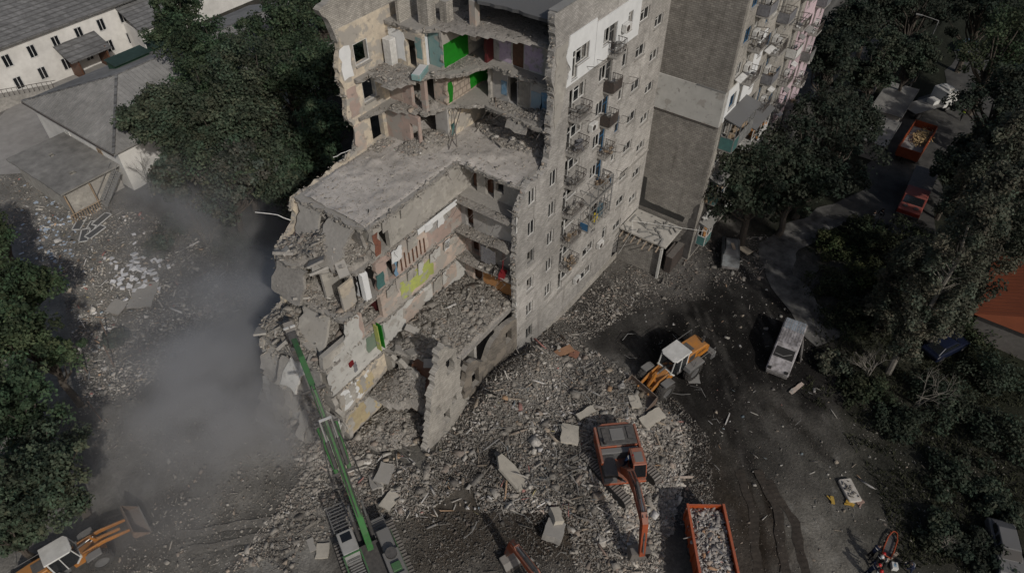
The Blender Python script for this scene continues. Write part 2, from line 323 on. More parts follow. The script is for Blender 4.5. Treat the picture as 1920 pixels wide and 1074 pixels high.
strip('road', [(1640, 440), (1690, 330), (1745, 240), (1800, 190), (1860, 100)], (8.5, 7.0), asphalt_dark, .06, 2.5)
strip('road', [(-30, 330), (40, 235), (200, 100), (330, 40)], (9, 8), M('yard_asphalt', (.29, .28, .265), (.23, .22, .21), .8, bump=.2), .06, 2.5)

def track_mat():
    m = M('track_mud', (.05, .041, .033), (.03, .025, .02), 4, bump=.5, bdist=.08); nt = m.node_tree; bs = nt.nodes['Principled BSDF']; w = nt.nodes.new('ShaderNodeTexWave'); w.inputs['Scale'].default_value = 1.1; w.inputs['Distortion'].default_value = 2.5; w.bands_direction = 'DIAGONAL'
    g = nt.nodes.new('ShaderNodeNewGeometry'); nt.links.new(g.outputs['Position'], w.inputs['Vector']); b = nt.nodes.new('ShaderNodeBump'); b.inputs['Distance'].default_value = .045; nt.links.new(w.outputs['Fac'], b.inputs['Height']); b.inputs['Strength'].default_value = .25; nt.links.new(b.outputs[0], bs.inputs['Normal']); return m
tm_ = track_mat()
for q in ([(1385, 880), (1412, 960), (1420, 1074)], [(1420, 880), (1458, 960), (1472, 1074)], [(1440, 900), (1490, 980), (1510, 1074)]): strip('tyre_track', q, (.6, .7), tm_, .02, .4)
for q in ([(330, 1003), (470, 985), (640, 962)], [(350, 1032), (490, 1010), (640, 985)]): strip('tyre_track', q, (.6, .6), M('track_dust', (.15, .14, .125), (.09, .085, .075), 5, bump=.6, bdist=.08), .02, .5)
# ================================================================== the ruined apartment block
YF, YR, YS, XG, YG, XE = 22.53, 35.3, 28.4, 53.0, 16.4, 79.4
ST = 2.9
def zk(k): return 1.05+ST*k
block = thing('apartment_block', 'nine-storey pale brick apartment block with its near end torn open', 'building', (35, 26, 0)); BO = Vector((-35, -26, 0))
def part(mb, name, mats, parent=None, bevel=0.0):
    if parent is None or parent == block: return mb.build(name, mats, block, BO, bevel=bevel)
    return mb.build(name, mats, parent, bevel=bevel)
mapY = lambda y, s=1: (lambda a, b, d: (a, y+d*s, b))          # sheet along the long side; a = x, b = z
mapX = lambda x, s=1: (lambda a, b, d: (x+d*s, a, b))          # sheet across; a = y, b = z
mapZ = lambda z, s=-1: (lambda a, b, d: (a, b, z+d*s))         # slab; a = x, b = y

# ---- windows: one mesh per size, shared
WMESH = {}
def window_mesh(w, h, kind, mat_):
    key = (round(w, 2), round(h, 2), kind, mat_.name)
    if key not in WMESH:
        f = .055; m = MB()
        for a in ((0, 0, w, f), (0, h-f, w, h), (0, f, f, h-f), (w-f, f, w, h-f)): m.b2(a[0], a[2], -.04, .04, a[1], a[3])
        n = 1 if w < .95 else 2
        if kind != 'bare':
            for i in range(1, n+1):
                if n == 2 and i == 1: m.b2(w/2-.035, w/2+.035, -.045, .045, f, h-f)
            if n == 1 or w > 1.2: m.b2(f, w/2-.035 if n == 2 else w-f, -.035, .035, h*.68, h*.68+.05)
        q = MB()
        if kind == 'full': q.b2(f, w-f, -.012, .012, f, h-f)
        elif kind == 'half': q.b2(f, w*.52, -.012, .012, f, h-f)
        elif kind == 'shard': q.prism([(f, f), (w*.7, f), (w*.45, h*.32), (w*.3, h*.2), (f, h*.55)], -.012, .012)
        WMESH[key] = (m.mesh('window', mat_), q.mesh('pane', glass_dark) if q.v else None)
    return WMESH[key]
def window(x, z, w, h, y, kind='full', mat_=None, rz=0.0, parent=None, depth=.16):
    me, pane = window_mesh(w, h, kind, mat_ or frame_white); p = Vector((x, y+depth, z)) if rz == 0 else Vector((x, y, z))
    o = link('window', me, parent or block, p+BO, (0, 0, rz))
    if pane: link('pane', pane, o)
    s = MB().b2(x-.06, x+w+.06, y-.10, y+.02, z-.07, z-.005) if rz == 0 else None
    if s: part(s, 'window_sill', concrete)
    return o
def hole(x, z, w, h): return rect(x, x+w, z, z+h)

# ---- front wall (long side facing the yard): one sheet per stretch, openings cut through
R = random.Random(5); holes = []; wins = []
kinds = ['full', 'half', 'shard', 'bare', 'half']
for k in range(9):
    s = zk(k)+.95
    if k <= 5: holes.append(hole(33.25, s-.05, .95, 1.45)); wins.append((33.25, s-.05, .95, 1.45, R.choice(kinds), frame_white if k % 3 else metal_grey))
    if k >= 1: holes.append(hole(36.0, s-.05, .95, 1.45)); wins.append((36.0, s-.05, .95, 1.45, R.choice(kinds), frame_white)) if k < 7 else None
    if k >= 1:
        holes.append([(38.05, zk(k)+.1), (38.75, zk(k)+.1), (38.75, s), (40.2, s), (40.2, s+1.25), (38.05, s+1.25)]); wins.append((38.75, s, 1.45, 1.25, R.choice(kinds), frame_white))
        wins.append((38.05, zk(k)+.1, .7, 2.1, 'bare' if k % 2 else 'half', frame_white))
    if k >= 2:
        holes.append([(42.1, s), (43.25, s), (43.25, zk(k)+.1), (44.0, zk(k)+.1), (44.0, s+1.25), (42.1, s+1.25)]); wins.append((42.1, s, 1.15, 1.25, R.choice(kinds), frame_white))
        wins.append((43.25, zk(k)+.1, .75, 2.1, 'half', frame_blue if k in (4, 5, 6) else metal_grey))
    else: holes.append(hole(42.1, s, 1.95, 1.2)); wins.append((42.1, s, 1.95, 1.2, 'shard', frame_white))
    if k >= 1: holes.append(hole(45.6, s-.25, .72, 1.5)); wins.append((45.6, s-.25, .72, 1.5, 'full' if k % 2 else 'half', frame_blue if k in (3, 5) else frame_white))
    z4 = 24.8-2.95*(8-k)
    if z4 > 3.5: holes.append(hole(47.75, z4, 1.5, 1.0)); wins.append((47.75, z4, 1.5, 1.0, R.choice(('full', 'half', 'full')), frame_white))
    z5 = 23.4-2.93*(8-k)
    if z5 > 5.5: holes.append(hole(50.5, z5-.05, 1.45, .95)); wins.append((50.5, z5-.05, 1.45, .95, R.choice(('full', 'half')), frame_white))
holes.append(hole(48.2, .25, 1.0, 2.2))
outer = [(32.0, -.3), (XG, -.3), (XG, 29.8)]
outer += rag([(35.7, 29.8), (36.0, 27.6), (35.6, 26.0), (36.05, 24.0), (35.7, 22.0), (35.95, 20.2), (35.5, 18.7), (34.6, 18.3), (33.2, 18.6), (32.5, 17.6), (32.0, 16.9), (31.7, 12.0), (31.9, 6.0)], '111111111111'+'0', .3, .12)
outer = [p for p in outer]
hs = [h for h in holes if not any(p[0] < 36.9 and p[1] > 18.4 for p in h)]
part(MB().panel(outer, hs, mapY(YF), .5), 'front_wall', brick_warm)
for w_ in wins:
    if not (w_[0] < 36.9 and w_[1] > 18.4): window(*w_[:4], YF, w_[4], w_[5])
# ledges and rendered panels on the front
for x0, x1, z in ((46.2, XG-.01, 10.75), (32.05, 41.0, 9.62), (32.05, 47.0, 3.8), (36.2, 46.0, 15.45)): part(MB().b2(x0, x1, YF-.12, YF-.002, z, z+.16), 'ledge', concrete)
part(MB().b2(36.5, XG-.01, YF-.10, YF-.003, -.3, .75), 'plinth', brick_pale)
def cut(l): return [h for h in l]
hp = [h for h in holes if 36.95 < min(p[0] for p in h) and max(p[0] for p in h) < 47.4 and min(p[1] for p in h) > 24.2]
part(MB().panel(rag([(41.0, 27.7), (37.6, 27.7), (37.2, 26.4), (37.9, 25.2), (37.4, 24.1), (41.0, 24.1)], '011100', .3, .1), [h for h in hp if max(p[0] for p in h) < 41], mapY(YF-.08), .077), 'insulation_panel', plaster_white)
part(MB().panel(rect(41.03, 47.5, 24.1, 27.35), [h for h in hp if 41.1 < min(p[0] for p in h)], mapY(YF-.09), .087), 'insulation_panel', plaster_white)
part(MB().panel(rag([(36.1, 27.5), (37.3, 27.5), (37.5, 25), (37.2, 22.8), (36.2, 21.2), (36.0, 24)], '111111', .3, .12), [], mapY(YF-.05), .047), 'torn_render', plaster_dirty)

# ---- balconies: slab, rail, posts; one mesh each, shared
def balcony_mesh(w, d, hh, seed):
    r = random.Random(seed); m = MB()
    for z in (hh, hh*.5): m.bar((0, -d, z), (w, -d, z), .04); m.bar((0, 0, z), (0, -d, z), .04); m.bar((w, 0, z), (w, -d, z), .04)
    n = int(w/.16)
    for i in range(n+1): x = w*i/n; m.bar((x, -d, .1), (x+r.uniform(-.03, .03), -d, hh), .022)
    for i in range(4): y = -d*i/4; m.bar((0, y, .1), (0, y, hh), .022); m.bar((w, y, .1), (w, y, hh), .022)
    return m.mesh('railing', metal_dark)
BALC = [balcony_mesh(1.7, .95, 1.0, i) for i in range(2)]
def balcony(x, y, z, w=1.7, d=.95, panel=None, junk=0, i=0, mesh_=None):
    o = part(MB().b2(x, x+w, y-d, y-.01, z-.12, z), 'balcony', concrete)
    link('railing', mesh_ or BALC[i % 2], o, (x, y, z))
    if panel:
        a = MB().b2(x+.02, x+w-.02, y-d-.035, y-d-.025, z+.08, z+.95); a.b2(x-.035, x-.025, y-d, y-.05, z+.08, z+.95); a.build('cladding', panel, o)
    if junk:
        q = MB(); r = random.Random(int(x*10+z*7))
        for _ in range(junk): q.box((x+r.uniform(.1, w-.1), y-r.uniform(.1, d-.1), z+r.uniform(.1, .7)), (r.uniform(.1, .6), r.uniform(.05, .4), r.uniform(.05, .5)), r.uniform(0, 3), r.uniform(-.6, .6))
        q.build('household_debris', R.choice((cloth, wood_pale, metal_grey, plaster_dirty)), o)['kind'] = 'stuff'
    return o
for k in range(2, 8): balcony(38.0, YF, zk(k), 1.7, .95, None, 5 if k % 2 else 9, k)
for k in range(3, 9): balcony(42.9, YF, zk(k), 1.35, .85, {7: metal_dark, 6: metal_dark, 5: None, 4: None}.get(k), 3, k, balcony_mesh(1.35, .85, 1.0, k))
# the glazed two-storey balcony frame half torn off
gb = part(MB().b2(40.6, 44.3, YF-1.15, YF-.02, 9.55, 9.7), 'balcony', concrete); MB().b2(40.6, 44.3, YF-1.15, YF-.02, 12.3, 12.4).build('upper_slab', concrete, gb); m = MB()
for x in (40.65, 41.8, 43.0, 44.2):
    m.bar((x, YF-1.1, 9.6), (x, YF-1.1, 13.6), .07)
    for z in (10.6, 12.5, 13.6): m.bar((x, YF-1.1, z), (x, YF-.05, z), .05)
for z in (10.6, 11.6, 12.5, 13.6): m.bar((40.65, YF-1.1, z), (44.2, YF-1.1, z), .06)
for x in (41.2, 42.4, 43.6): m.bar((x, YF-1.1, 9.6), (x+.25, YF-1.1, 10.6), .04); m.bar((x, YF-1.1, 10.6), (x, YF-1.1, 12.4), .035)
m.build('railing', metal_grey, gb)
MB().b2(40.62, 40.68, YF-1.05, YF-.3, 9.7, 10.4).build('cladding', frame_blue, gb)
MB().box((42.2, YF-.8, 10.1), (.5, .35, .6), .4, .3).build('household_debris', M('yellow_bucket', (.55, .42, .03), rough=.5), gb); MB().box((43.2, YF-.7, 10.3), (.8, .4, .9), .2).build('household_debris', M('blue_box', (.07, .13, .17), rough=.6), gb)
def ac_unit(x, y, z):
    o = part(MB().b2(x, x+.85, y-.42, y-.06, z, z+.6), 'air_conditioner', frame_white, bevel=.02)
    MB().cyl((x+.3, y-.43, z+.3), (x+.3, y-.445, z+.3), .23, n=16).build('fan_grille', metal_dark, o); return o
ac_unit(44.6, YF-.09, 25.35); ac_unit(41.0, YF, 18.9); ac_unit(44.5, YF, 4.6); ac_unit(40.6, YF, 3.1)
def aerial(pts, r=.02, mat_=None): return part(MB().tube([Vector(p) for p in pts], r, 5), 'bracket', mat_ or metal_dark)
for x, z in ((40.0, 24.6), (39.9, 20.4), (45.6, 20.9), (45.2, 17.6), (45.3, 14.8), (45.4, 12.1)): aerial([(x, YF, z), (x+.1, YF-.9, z+.15), (x+1.3, YF-.95, z+.1), (x+1.4, YF, z-.05)])
part(MB().cyl((31.95, YF+.1, 6.0), (31.95, YF+.1, 16.4), .07, n=8), 'downpipe', frame_white)

# ---- gable of the wing and wing front
part(MB().panel(rect(YG, YF-.003, -.3, 15.4), [], mapX(XG), .5), 'gable_wall', brick_gable)
part(MB().panel(rect(YG, YF-.003, 18.65, 29.6), [], mapX(XG), .5), 'gable_wall', brick_gable)
part(MB().panel(rect(YG, YF-.003, 15.403, 18.647), [], mapX(XG-.1), .6), 'gable_panel', plaster_grey)
part(MB().b2(XG-.14, XG-.101, YG, YF-.01, 15.32, 15.40), 'drip_strip', metal_dark); part(MB().b2(XG-.14, XG-.101, YG, YG+2.6, 18.65, 18.75), 'drip_strip', metal_grey)
part(MB().panel(rag([(YG+1.3, 4.35), (YG+1.2, 5.0), (YF-.5, 5.25), (YF-.45, 7.8), (YF-.05, 7.8), (YF-.05, 4.35)], '010100', .5, .08), [], mapX(XG-.012), .01), 'dark_strip', strip_dark)  # near-black strip above the canopy, turning up at the corner
WR = random.Random(9); holes = []; ww = []; bal = []
colsx = [(54.2, 'w'), (56.2, 'd'), (58.9, 'n'), (60.6, 'w'), (62.6, 'd'), (65.2, 'n'), (67.0, 'w'), (69.0, 'd'), (71.6, 'n'), (73.4, 'w'), (75.4, 'd'), (77.6, 'n')]
for k in range(9):
    for x, t in colsx:
        if k == 0 and x < 60: continue
        s = zk(k)+.9
        if t == 'w': holes.append(hole(x, s, 1.35, 1.35)); ww.append((x, s, 1.35, 1.35))
        elif t == 'd': holes.append(hole(x, zk(k)+.1, .8, 2.1)); ww.append((x, zk(k)+.1, .8, 2.1)); bal.append((x-.5, zk(k), k))
        else: holes.append(hole(x, s, .75, 1.35)); ww.append((x, s, .75, 1.35))
part(MB().panel(rect(XG+.503, XE, -.3, 29.6), holes, mapY(YG), .5), 'wing_wall', brick_pale)
part(MB().b2(XG, XG+.5, YG-.0, YG+.0005, -.3, -.2), 'corner_stone', concrete)
for x, s, w, h in ww: window(x, s, w, h, YG, WR.choice(kinds), WR.choice((frame_white, frame_white, metal_grey, frame_blue)))
def patch(x0, x1, z0, z1, mat_, name='painted_render', off=.06):
    hh = [h for h in holes if min(p[0] for p in h) > x0+.02 and max(p[0] for p in h) < x1-.02 and min(p[1] for p in h) > z0+.02 and max(p[1] for p in h) < z1-.02]
    part(MB().panel(rect(x0, x1, z0, z1), hh, mapY(YG-off), off-.003), name, mat_)
patch(53.52, 60.0, 15.6, 18.6, plaster_white, 'insulation_panel'); patch(71.0, XE, 6.7, 29.55, panel_pink); patch(58.1, 60.2, 18.62, 21.6, plaster_white, 'insulation_panel', .05)
WB = [balcony_mesh(1.8, 1.0, 1.0, 20+i) for i in range(3)]
for x, z, k in bal:
    if x < 58 and 3 <= k <= 5: continue
    balcony(x, YG, z, 1.8, 1.0, WR.choice((None, None, metal_grey, cloth, frame_white, paint_blue if k % 2 else metal_dark)), WR.choice((0, 2, 4)), 0, WB[(k+int(x)) % 3])
for x, s, w, h in ww:
    if WR.random() < .35: part(MB().box((x+w/2, YG-.35, s-.05), (w+.2, .55, .06), 0, .35), 'window_canopy', WR.choice((frame_white, metal_grey, frame_white)))
    if WR.random() < .18: ac_unit(x+w+.2, YG, s+.1)
for i in range(10):
    x = WR.uniform(54, 76); z = WR.choice([zk(k)+1.6 for k in range(3, 9)]); aerial([(x, YG, z), (x, YG-1.0, z+.1), (x+2.2, YG-1.05, z+.05), (x+2.2, YG, z-.1)], .025)
# glazed loggia boxes built onto the wing front
def loggia(x0, x1, z0, z1, d, roofm, clad, seed):
    o = part(MB().b2(x0, x1, YG-d, YG-.02, z0-.15, z0), 'loggia', concrete); r = random.Random(seed)
    MB().add([(x0-.25, YG-d-.25, z1-.05), (x1+.25, YG-d-.25, z1-.05), (x1+.25, YG-.01, z1+.35), (x0-.25, YG-.01, z1+.35), (x0-.25, YG-d-.25, z1+.03), (x1+.25, YG-d-.25, z1+.03), (x1+.25, YG-.01, z1+.43), (x0-.25, YG-.01, z1+.43)],
             [(3, 2, 1, 0), (4, 5, 6, 7), (0, 1, 5, 4), (1, 2, 6, 5), (2, 3, 7, 6), (3, 0, 4, 7)]).build('loggia_roof', roofm, o)
    m = MB(); n = max(2, int((x1-x0)/1.0)); zm = (z0+z1)/2-.15
    for i in range(n+1): x = x0+(x1-x0)*i/n; m.bar((x, YG-d, z0), (x, YG-d, z1), .07)
    for y in (YG-d/2, YG-.06): m.bar((x0, y, z0), (x0, y, z1), .07); m.bar((x1, y, z0), (x1, y, z1), .07)
    for z in (zm, z1-.05): m.bar((x0, YG-d, z), (x1, YG-d, z), .07); m.bar((x0, YG-d, z), (x0, YG-.02, z), .07); m.bar((x1, YG-d, z), (x1, YG-.02, z), .07)
    m.build('glazing_frame', metal_grey if seed % 2 else frame_white, o)
    for i in range(n):
        a = x0+(x1-x0)*i/n+.04; b = x0+(x1-x0)*(i+1)/n-.04
        if r.random() < .85: MB().b2(a, b, YG-d-.05, YG-d-.042, z0, zm-.04).build('cladding', clad if i else paint_teal, o)
    MB().b2(x0-.05, x0-.042, YG-d+.04, YG-.1, z0, zm-.04).build('cladding', paint_teal if seed % 2 else clad, o)
    q = MB()
    for _ in range(9): q.box((r.uniform(x0+.2, x1-.2), YG-r.uniform(.2, d-.2), z0+r.uniform(.2, 1.3)), (r.uniform(.2, .8), r.uniform(.2, .5), r.uniform(.2, .9)), r.uniform(0, 3), r.uniform(-.3, .3))
    q.build('household_debris', wood_pale if seed % 2 else paint_orange, o)['kind'] = 'stuff'
paint_teal = M('paint_teal', (.07, .17, .16), (.06, .13, .125), 3, rough=.6)
loggia(54.0, 58.4, zk(4)+.2, zk(5)+.05, 1.3, bitumen, metal_grey, 1); loggia(59.4, 63.8, zk(3)+.3, zk(4)-.05, 1.35, bitumen, frame_white, 2); loggia(61.2, 63.4, zk(2)+.2, zk(3)-.2, 1.25, bitumen, wood_pale, 3)
loggia(54.0, 55.6, zk(2), zk(3)-.4, 1.0, metal_grey, paint_blue, 5); loggia(54.2, 55.6, zk(0)+.5, zk(1), .9, metal_grey, paint_teal, 6)
# soot licked up the wing corner
part(MB().panel(rag([(53.55, .2), (60.0, .2), (59.5, 6.4), (57.0, 8.2), (54.8, 6.5), (53.55, 4.5)], '001111', .4, .25), [h for h in holes if .3 < min(p[1] for p in h) and max(p[1] for p in h) < 6 and max(p[0] for p in h) < 59], mapY(YG-.02), .016), 'scorched_render', soot)
part(MB().panel(rag([(YG+.02, .2), (YG+1.6, .2), (YG+.9, 3.2), (YG+.5, 6.5), (YG+.02, 7.2)], '01110', .3, .15), [], mapX(XG-.014), .012), 'scorched_render', soot)

CRUMB = []
def crumble_line(pts, n, lo=.08, hi=.5, spread=.22):
    L = [math.dist(a, b) for a, b in zip(pts[:-1], pts[1:])]; tot = sum(L)
    for _ in range(int(n*tot)):
        d = R.uniform(0, tot); i = 0
        while i < len(L)-1 and d > L[i]: d -= L[i]; i += 1
        t_ = min(1, d/L[i]); CRUMB.append(tuple(pts[i][j]+(pts[i+1][j]-pts[i][j])*t_+R.gauss(0, spread) for j in range(3))+(min(hi, lo*(R.random()+.02)**-.45),))
# ---- roof, wing body, end walls
part(MB().panel(rect(XG+.5, XE, YG+.5, 29.0), [], mapZ(28.4), .3), 'roof', bitumen)
part(MB().panel(rect(YG, 29.0, -.3, 29.5), [], mapX(XE), -.4), 'end_wall', brick_gable)
part(MB().panel(rect(XG, XE-.4, -.3, 29.5), [], mapY(29.0), .4), 'wing_rear_wall', brick_gable)
roof_out = rag([(XG, YF+.5), (XG, YR-.5), (38.6, YR-.5), (38.0, 31.6), (36.6, 30.6), (36.9, 29.6), (35.8, 28.6), (36.1, 26), (36.2, YF+.5)], '001111110', .4, .12)
part(MB().panel(roof_out, [], mapZ(29.1), .22), 'roof', bitumen)
part(MB().b2(35.9, XG-.01, YF-.05, YF+.6, 29.802, 29.88), 'coping', metal_grey)
# rear wall: inner face seen through the torn end
rh = [hole(30.1, zk(8)+.75, 1.35, 1.55), hole(30.35, zk(7)+.75, 1.3, 1.6), hole(30.6, zk(6)+.15, 1.25, 2.2), hole(33.9, zk(8)+.9, .8, 1.3), hole(33.9, zk(7)+.9, .8, 1.3)]
prof = [(17.0, -.3), (XG, -.3), (XG, 28.0)] + rag([(28.9, 28.0), (29.0, 26.9), (28.5, 25.5), (28.7, 23.5), (28.6, 21.5), (29.3, 20.5), (28.8, 18.9), (26.5, 18.4), (22.7, 18.3), (22.2, 16.4), (20.4, 15.4), (20.0, 13.2), (19.6, 10.6), (17.6, 10.2), (16.9, 8.5), (17.2, 4.0)], '111111111111111'+'0', .35, .14)
crumble_line([(a, YR-.2, b) for a, b in prof[3:]], 12, .06, .3, .12); crumble_line([(a, YF+.25, b) for a, b in outer[3:-1]], 12, .06, .28, .1)
part(MB().panel(prof, rh, mapY(YR), -.45), 'rear_wall', plaster_cream)
part(MB().panel(rag([(28.9, 27.2), (33.6, 27.2), (XG-.2, 27.2), (XG-.2, 30.2), (30.0, 30.2), (27.9, 29.6), (28.6, 28.5)], '0000111', .35, .14), [], mapY(YR-.45+.02), .55), 'rear_parapet', brick_pale)
for x, s, w, h in ((30.1, zk(8)+.75, 1.35, 1.55), (30.35, zk(7)+.75, 1.3, 1.6)): window(x, s, w, h, YR-.55, 'bare')

# ---- floor slabs, broken edges towards the camera
def slab(k, near, name='floor_slab', mat_=None, th=.26, ext=.0):
    """near: outline of the torn edge from rear to front"""
    o = [(XG, YF+.503), (XG, YR-.453), (near[0][0], YR-.453)]; n = near
    pts = o+n+[(n[-1][0], YF+.503)]; crumble_line([(a, b, zk(k)-.08) for a, b in n], 9 if k > 6 else 12, .06, .3 if k != 3 else .4, .13)
    return part(MB().panel(rag(pts, '00'+'1'*(len(pts)-3)+'0', .33, .13), [], mapZ(zk(k)), th), name, mat_ or concrete_raw)
slab(9, [(33.2, 34.6), (33.3, 32.0), (34.4, 30.8), (36.2, 30.0), (36.9, 28.0), (36.6, 23.6)])
slab(8, [(29.7, 34.6), (31.3, 34.2), (31.4, 31.7), (33.2, 30.9), (34.5, 29.4), (36.7, 28.6), (36.8, 23.4)])
slab(7, [(29.5, 34.6), (31.7, 34.2), (32.6, 33.0), (32.7, 31.2), (34.6, 30.6), (36.2, 28.6), (36.0, 25.5), (35.8, 23.4)])
slab(6, [(22.7, 34.4), (22.9, 32), (22.7, 30.0), (23.1, YS-.1), (32.6, YS-.05), (32.6, 25), (32.7, 23.1)])
slab(5, [(20.0, 34.5), (19.5, 33), (20.6, 31), (21.6, YS+.1), (32.0, YS+.02), (32.0, 25.4), (32.1, 23.4)])
slab(4, [(19.6, 34.4), (19.2, 32.6), (19.7, YS-.05), (32.0, YS+.02), (31.95, 26.5), (32.1, 23.3)])
slab(3, [(17.0, 34.4), (16.9, 31), (17.3, YS-.05), (31.9, YS+.02), (31.9, 26), (32.0, 23.3)])
slab(2, [(17.1, 34.2), (17.2, 31), (17.4, YS+.02), (22.6, YS-.02), (23.3, 26.2), (24.6, 24.2), (25.5, 23.3)])
slab(1, [(17.2, 34.2), (17.3, 31), (17.4, YS+.02), (21.9, YS-.02), (22.6, 26.2), (24.6, 24.2), (25.0, 23.3)])
# spine wall (facing the front) storey by storey, with the papers left on it
def spine(k, x0, x1, mat_, holes_=(), z1=None, rg='0001'):
    z0 = zk(k); z1 = z1 or zk(k+1)-.26
    part(MB().panel(rag([(x0, z0), (x1, z0), (x1, z1), (x0+.2, z1)], rg, .35, .16), holes_, mapY(YS), .38), 'spine_wall', mat_)
spine(5, 23.4, 46, plaster_dirty, [hole(24.1, zk(5)+.02, .85, 1.95)]); spine(4, 23.2, 46, plaster_rose, [hole(24.3, zk(4)+.02, .8, 2.0)]); spine(3, 20.9, 46, plaster_pink, [hole(21.3, zk(3)+.3, 1.9, 2.1)])
spine(2, 19.5, 46, plaster_grey); spine(1, 17.5, 24, plaster_cream); spine(0, 17.7, 24, plaster_cream)
spine(3, 17.2, 20.6, plaster_dirty, z1=zk(3)+1.2); part(MB().panel(rag([(17.3, zk(2)), (21.0, zk(2)), (20.9, zk(4)-.3), (19.7, zk(4)-.3), (19.3, zk(3)+.8), (17.4, zk(3)-.1)], '010111', .35, .14), [], mapY(YS-.06), .055), 'torn_render', plaster_grey)
def paper(x0, x1, z0, z1, mat_, y=YS-.02, th=.018, amp=.16, name='wallpaper'): return part(MB().panel(rag(rect(x0, x1, z0, z1), '1111', .4, amp), [], mapY(y), th), name, mat_)
def paperx(y0, y1, z0, z1, mat_, x, th=.018, amp=.12, name='wallpaper'): return part(MB().panel(rag(rect(y0, y1, z0, z1), '1111', .4, amp), [], mapX(x), th), name, mat_)
paper(25.3, 31.2, zk(5)+.2, zk(6)-.4, plaster_dirty, amp=.25); paper(28.9, 31.2, zk(4)+1.6, zk(5)-.3, paper_grey, amp=.2); paper(25.3, 28.6, zk(4)+.3, zk(5)-.5, plaster_pink)
for i in range(7): part(MB().b2(25.6+i*.42, 25.72+i*.42, YS-.06, YS-.025, zk(4)+.2+.05*(i % 3), zk(4)+1.55+.12*(i % 2)), 'batten', wood_brown)
paper(25.3, 28.9, zk(3)+.35, zk(4)-.75, paint_lime, amp=.14, y=YS-.03); paper(28.8, 31.4, zk(3)+.2, zk(4)-.4, plaster_pink); paper(28.5, 31.5, zk(2)+.9, zk(3)-.4, plaster_pink); paper(25.2, 27.6, zk(2)+.6, zk(3)-.5, plaster_pink, amp=.3)
part(MB().bar((27.6, YS-.1, zk(4)+2.5), (31.8, YS-.35, zk(5)-.1), .45, .06, up=(0, -1, 0)), 'torn_render', plaster_white)
paper(23.5, 24.0, zk(5)+.2, zk(5)+2.1, M('brick_red', (.27, .115, .075), (.20, .09, .065), 4, brick=(.26, .09))); paper(25.0, 25.3, zk(4)+.1, zk(4)+2.2, paint_blue); paper(23.2, 23.9, zk(4)+.2, zk(4)+1.5, paint_teal)
paper(17.9, 20.8, zk(1)+.4, zk(2)-.5, plaster_white, amp=.3); paper(18.2, 21.5, zk(0)+.3, zk(1)-.5, M('paper_yellow', (.50, .42, .26), (.40, .33, .21), 2), amp=.25)
paper(21.2, 23.0, zk(2)+1.0, zk(3)-.3, M('paint_sage', (.13, .19, .14), (.17, .20, .16), 2)); paper(20.8, 21.2, zk(3)+.1, zk(4)-.4, plaster_rose)
part(MB().b2(22.0, 22.08, YS-.5, YS-.1, zk(2)+.8, zk(3)+.6), 'broken_panel', paint_lime); part(MB().b2(22.3, 22.36, YS-.6, YS-.1, zk(2)+.9, zk(3)+.5), 'broken_panel', paint_green)
# dark-red room behind the spine
part(MB().panel(rect(YS+.4, 31.5, zk(3), zk(4)-.26), [], mapX(23.4), .2), 'cross_wall', wood_red); part(MB().panel(rect(21.3, 23.4, zk(3), zk(4)-.26), [], mapY(31.3), .2), 'cross_wall', paper_grey)
# cross walls of the right bay, below the wide slab
def cross(k, x, y0, y1, mat_, holes_=(), th=.3, z1=None): return part(MB().panel(rect(y0, y1, zk(k), z1 or zk(k+1)-.26), holes_, mapX(x), th), 'cross_wall', mat_)
yb = YF+.503
cross(5, 33.6, yb, YS, plaster_dirty, [hole(25.9, zk(5)+.02, .8, 2.1), hole(27.5, zk(5)+.02, .85, 2.1), hole(25.0, zk(5)+.8, .7, 1.3)]); cross(4, 32.6, yb, YS, paper_grey, [hole(27.2, zk(4)+.02, .75, 2.1)])
cross(3, 32.9, yb, YS, plaster_rose, [hole(27.0, zk(3)+.02, .75, 2.1)]); cross(2, 32.7, yb, YS, plaster_pink, [hole(26.6, zk(2)+.02, 1.0, 2.2)]); cross(1, 27.5, yb+.5, YS, plaster_grey); cross(0, 27.5, yb+.5, YS, plaster_grey)
paperx(24.6, 26.8, zk(3)+.1, zk(4)-.4, paper_grey, 32.87); paperx(23.2, 24.4, zk(3)+.1, zk(4)-.5, plaster_dirty, 32.87); paperx(23.2, 26.5, zk(2)+.1, zk(2)+1.65, paint_orange, 32.67, amp=.04)
for y, z, w, h in ((25.2, zk(3)+.6, .9, 1.7), (24.7, zk(3)+.9, .5, 1.3)): part(MB().panel(rag(rect(y, y+w, z, z+h), '1010', .2, .08), [], mapX(32.0), .04), 'hanging_curtain', cloth)
part(MB().box((31.9, 23.9, zk(3)+.35), (.7, .5, .5), .3), 'household_debris', M('red_cloth', (.22, .015, .02), rough=.9))
part(MB().bar((31.8, 23.9, zk(3)+.5), (31.85, 23.8, zk(3)+2.0), .05), 'household_debris', MATS['red_cloth'])
# door leaves behind
for k, x in ((5, 34.1), (4, 33.1), (3, 33.4), (2, 33.2)): part(MB().b2(x, x+.1, 26.4, 28.2, zk(k), zk(k)+2.2), 'door', wood_brown)
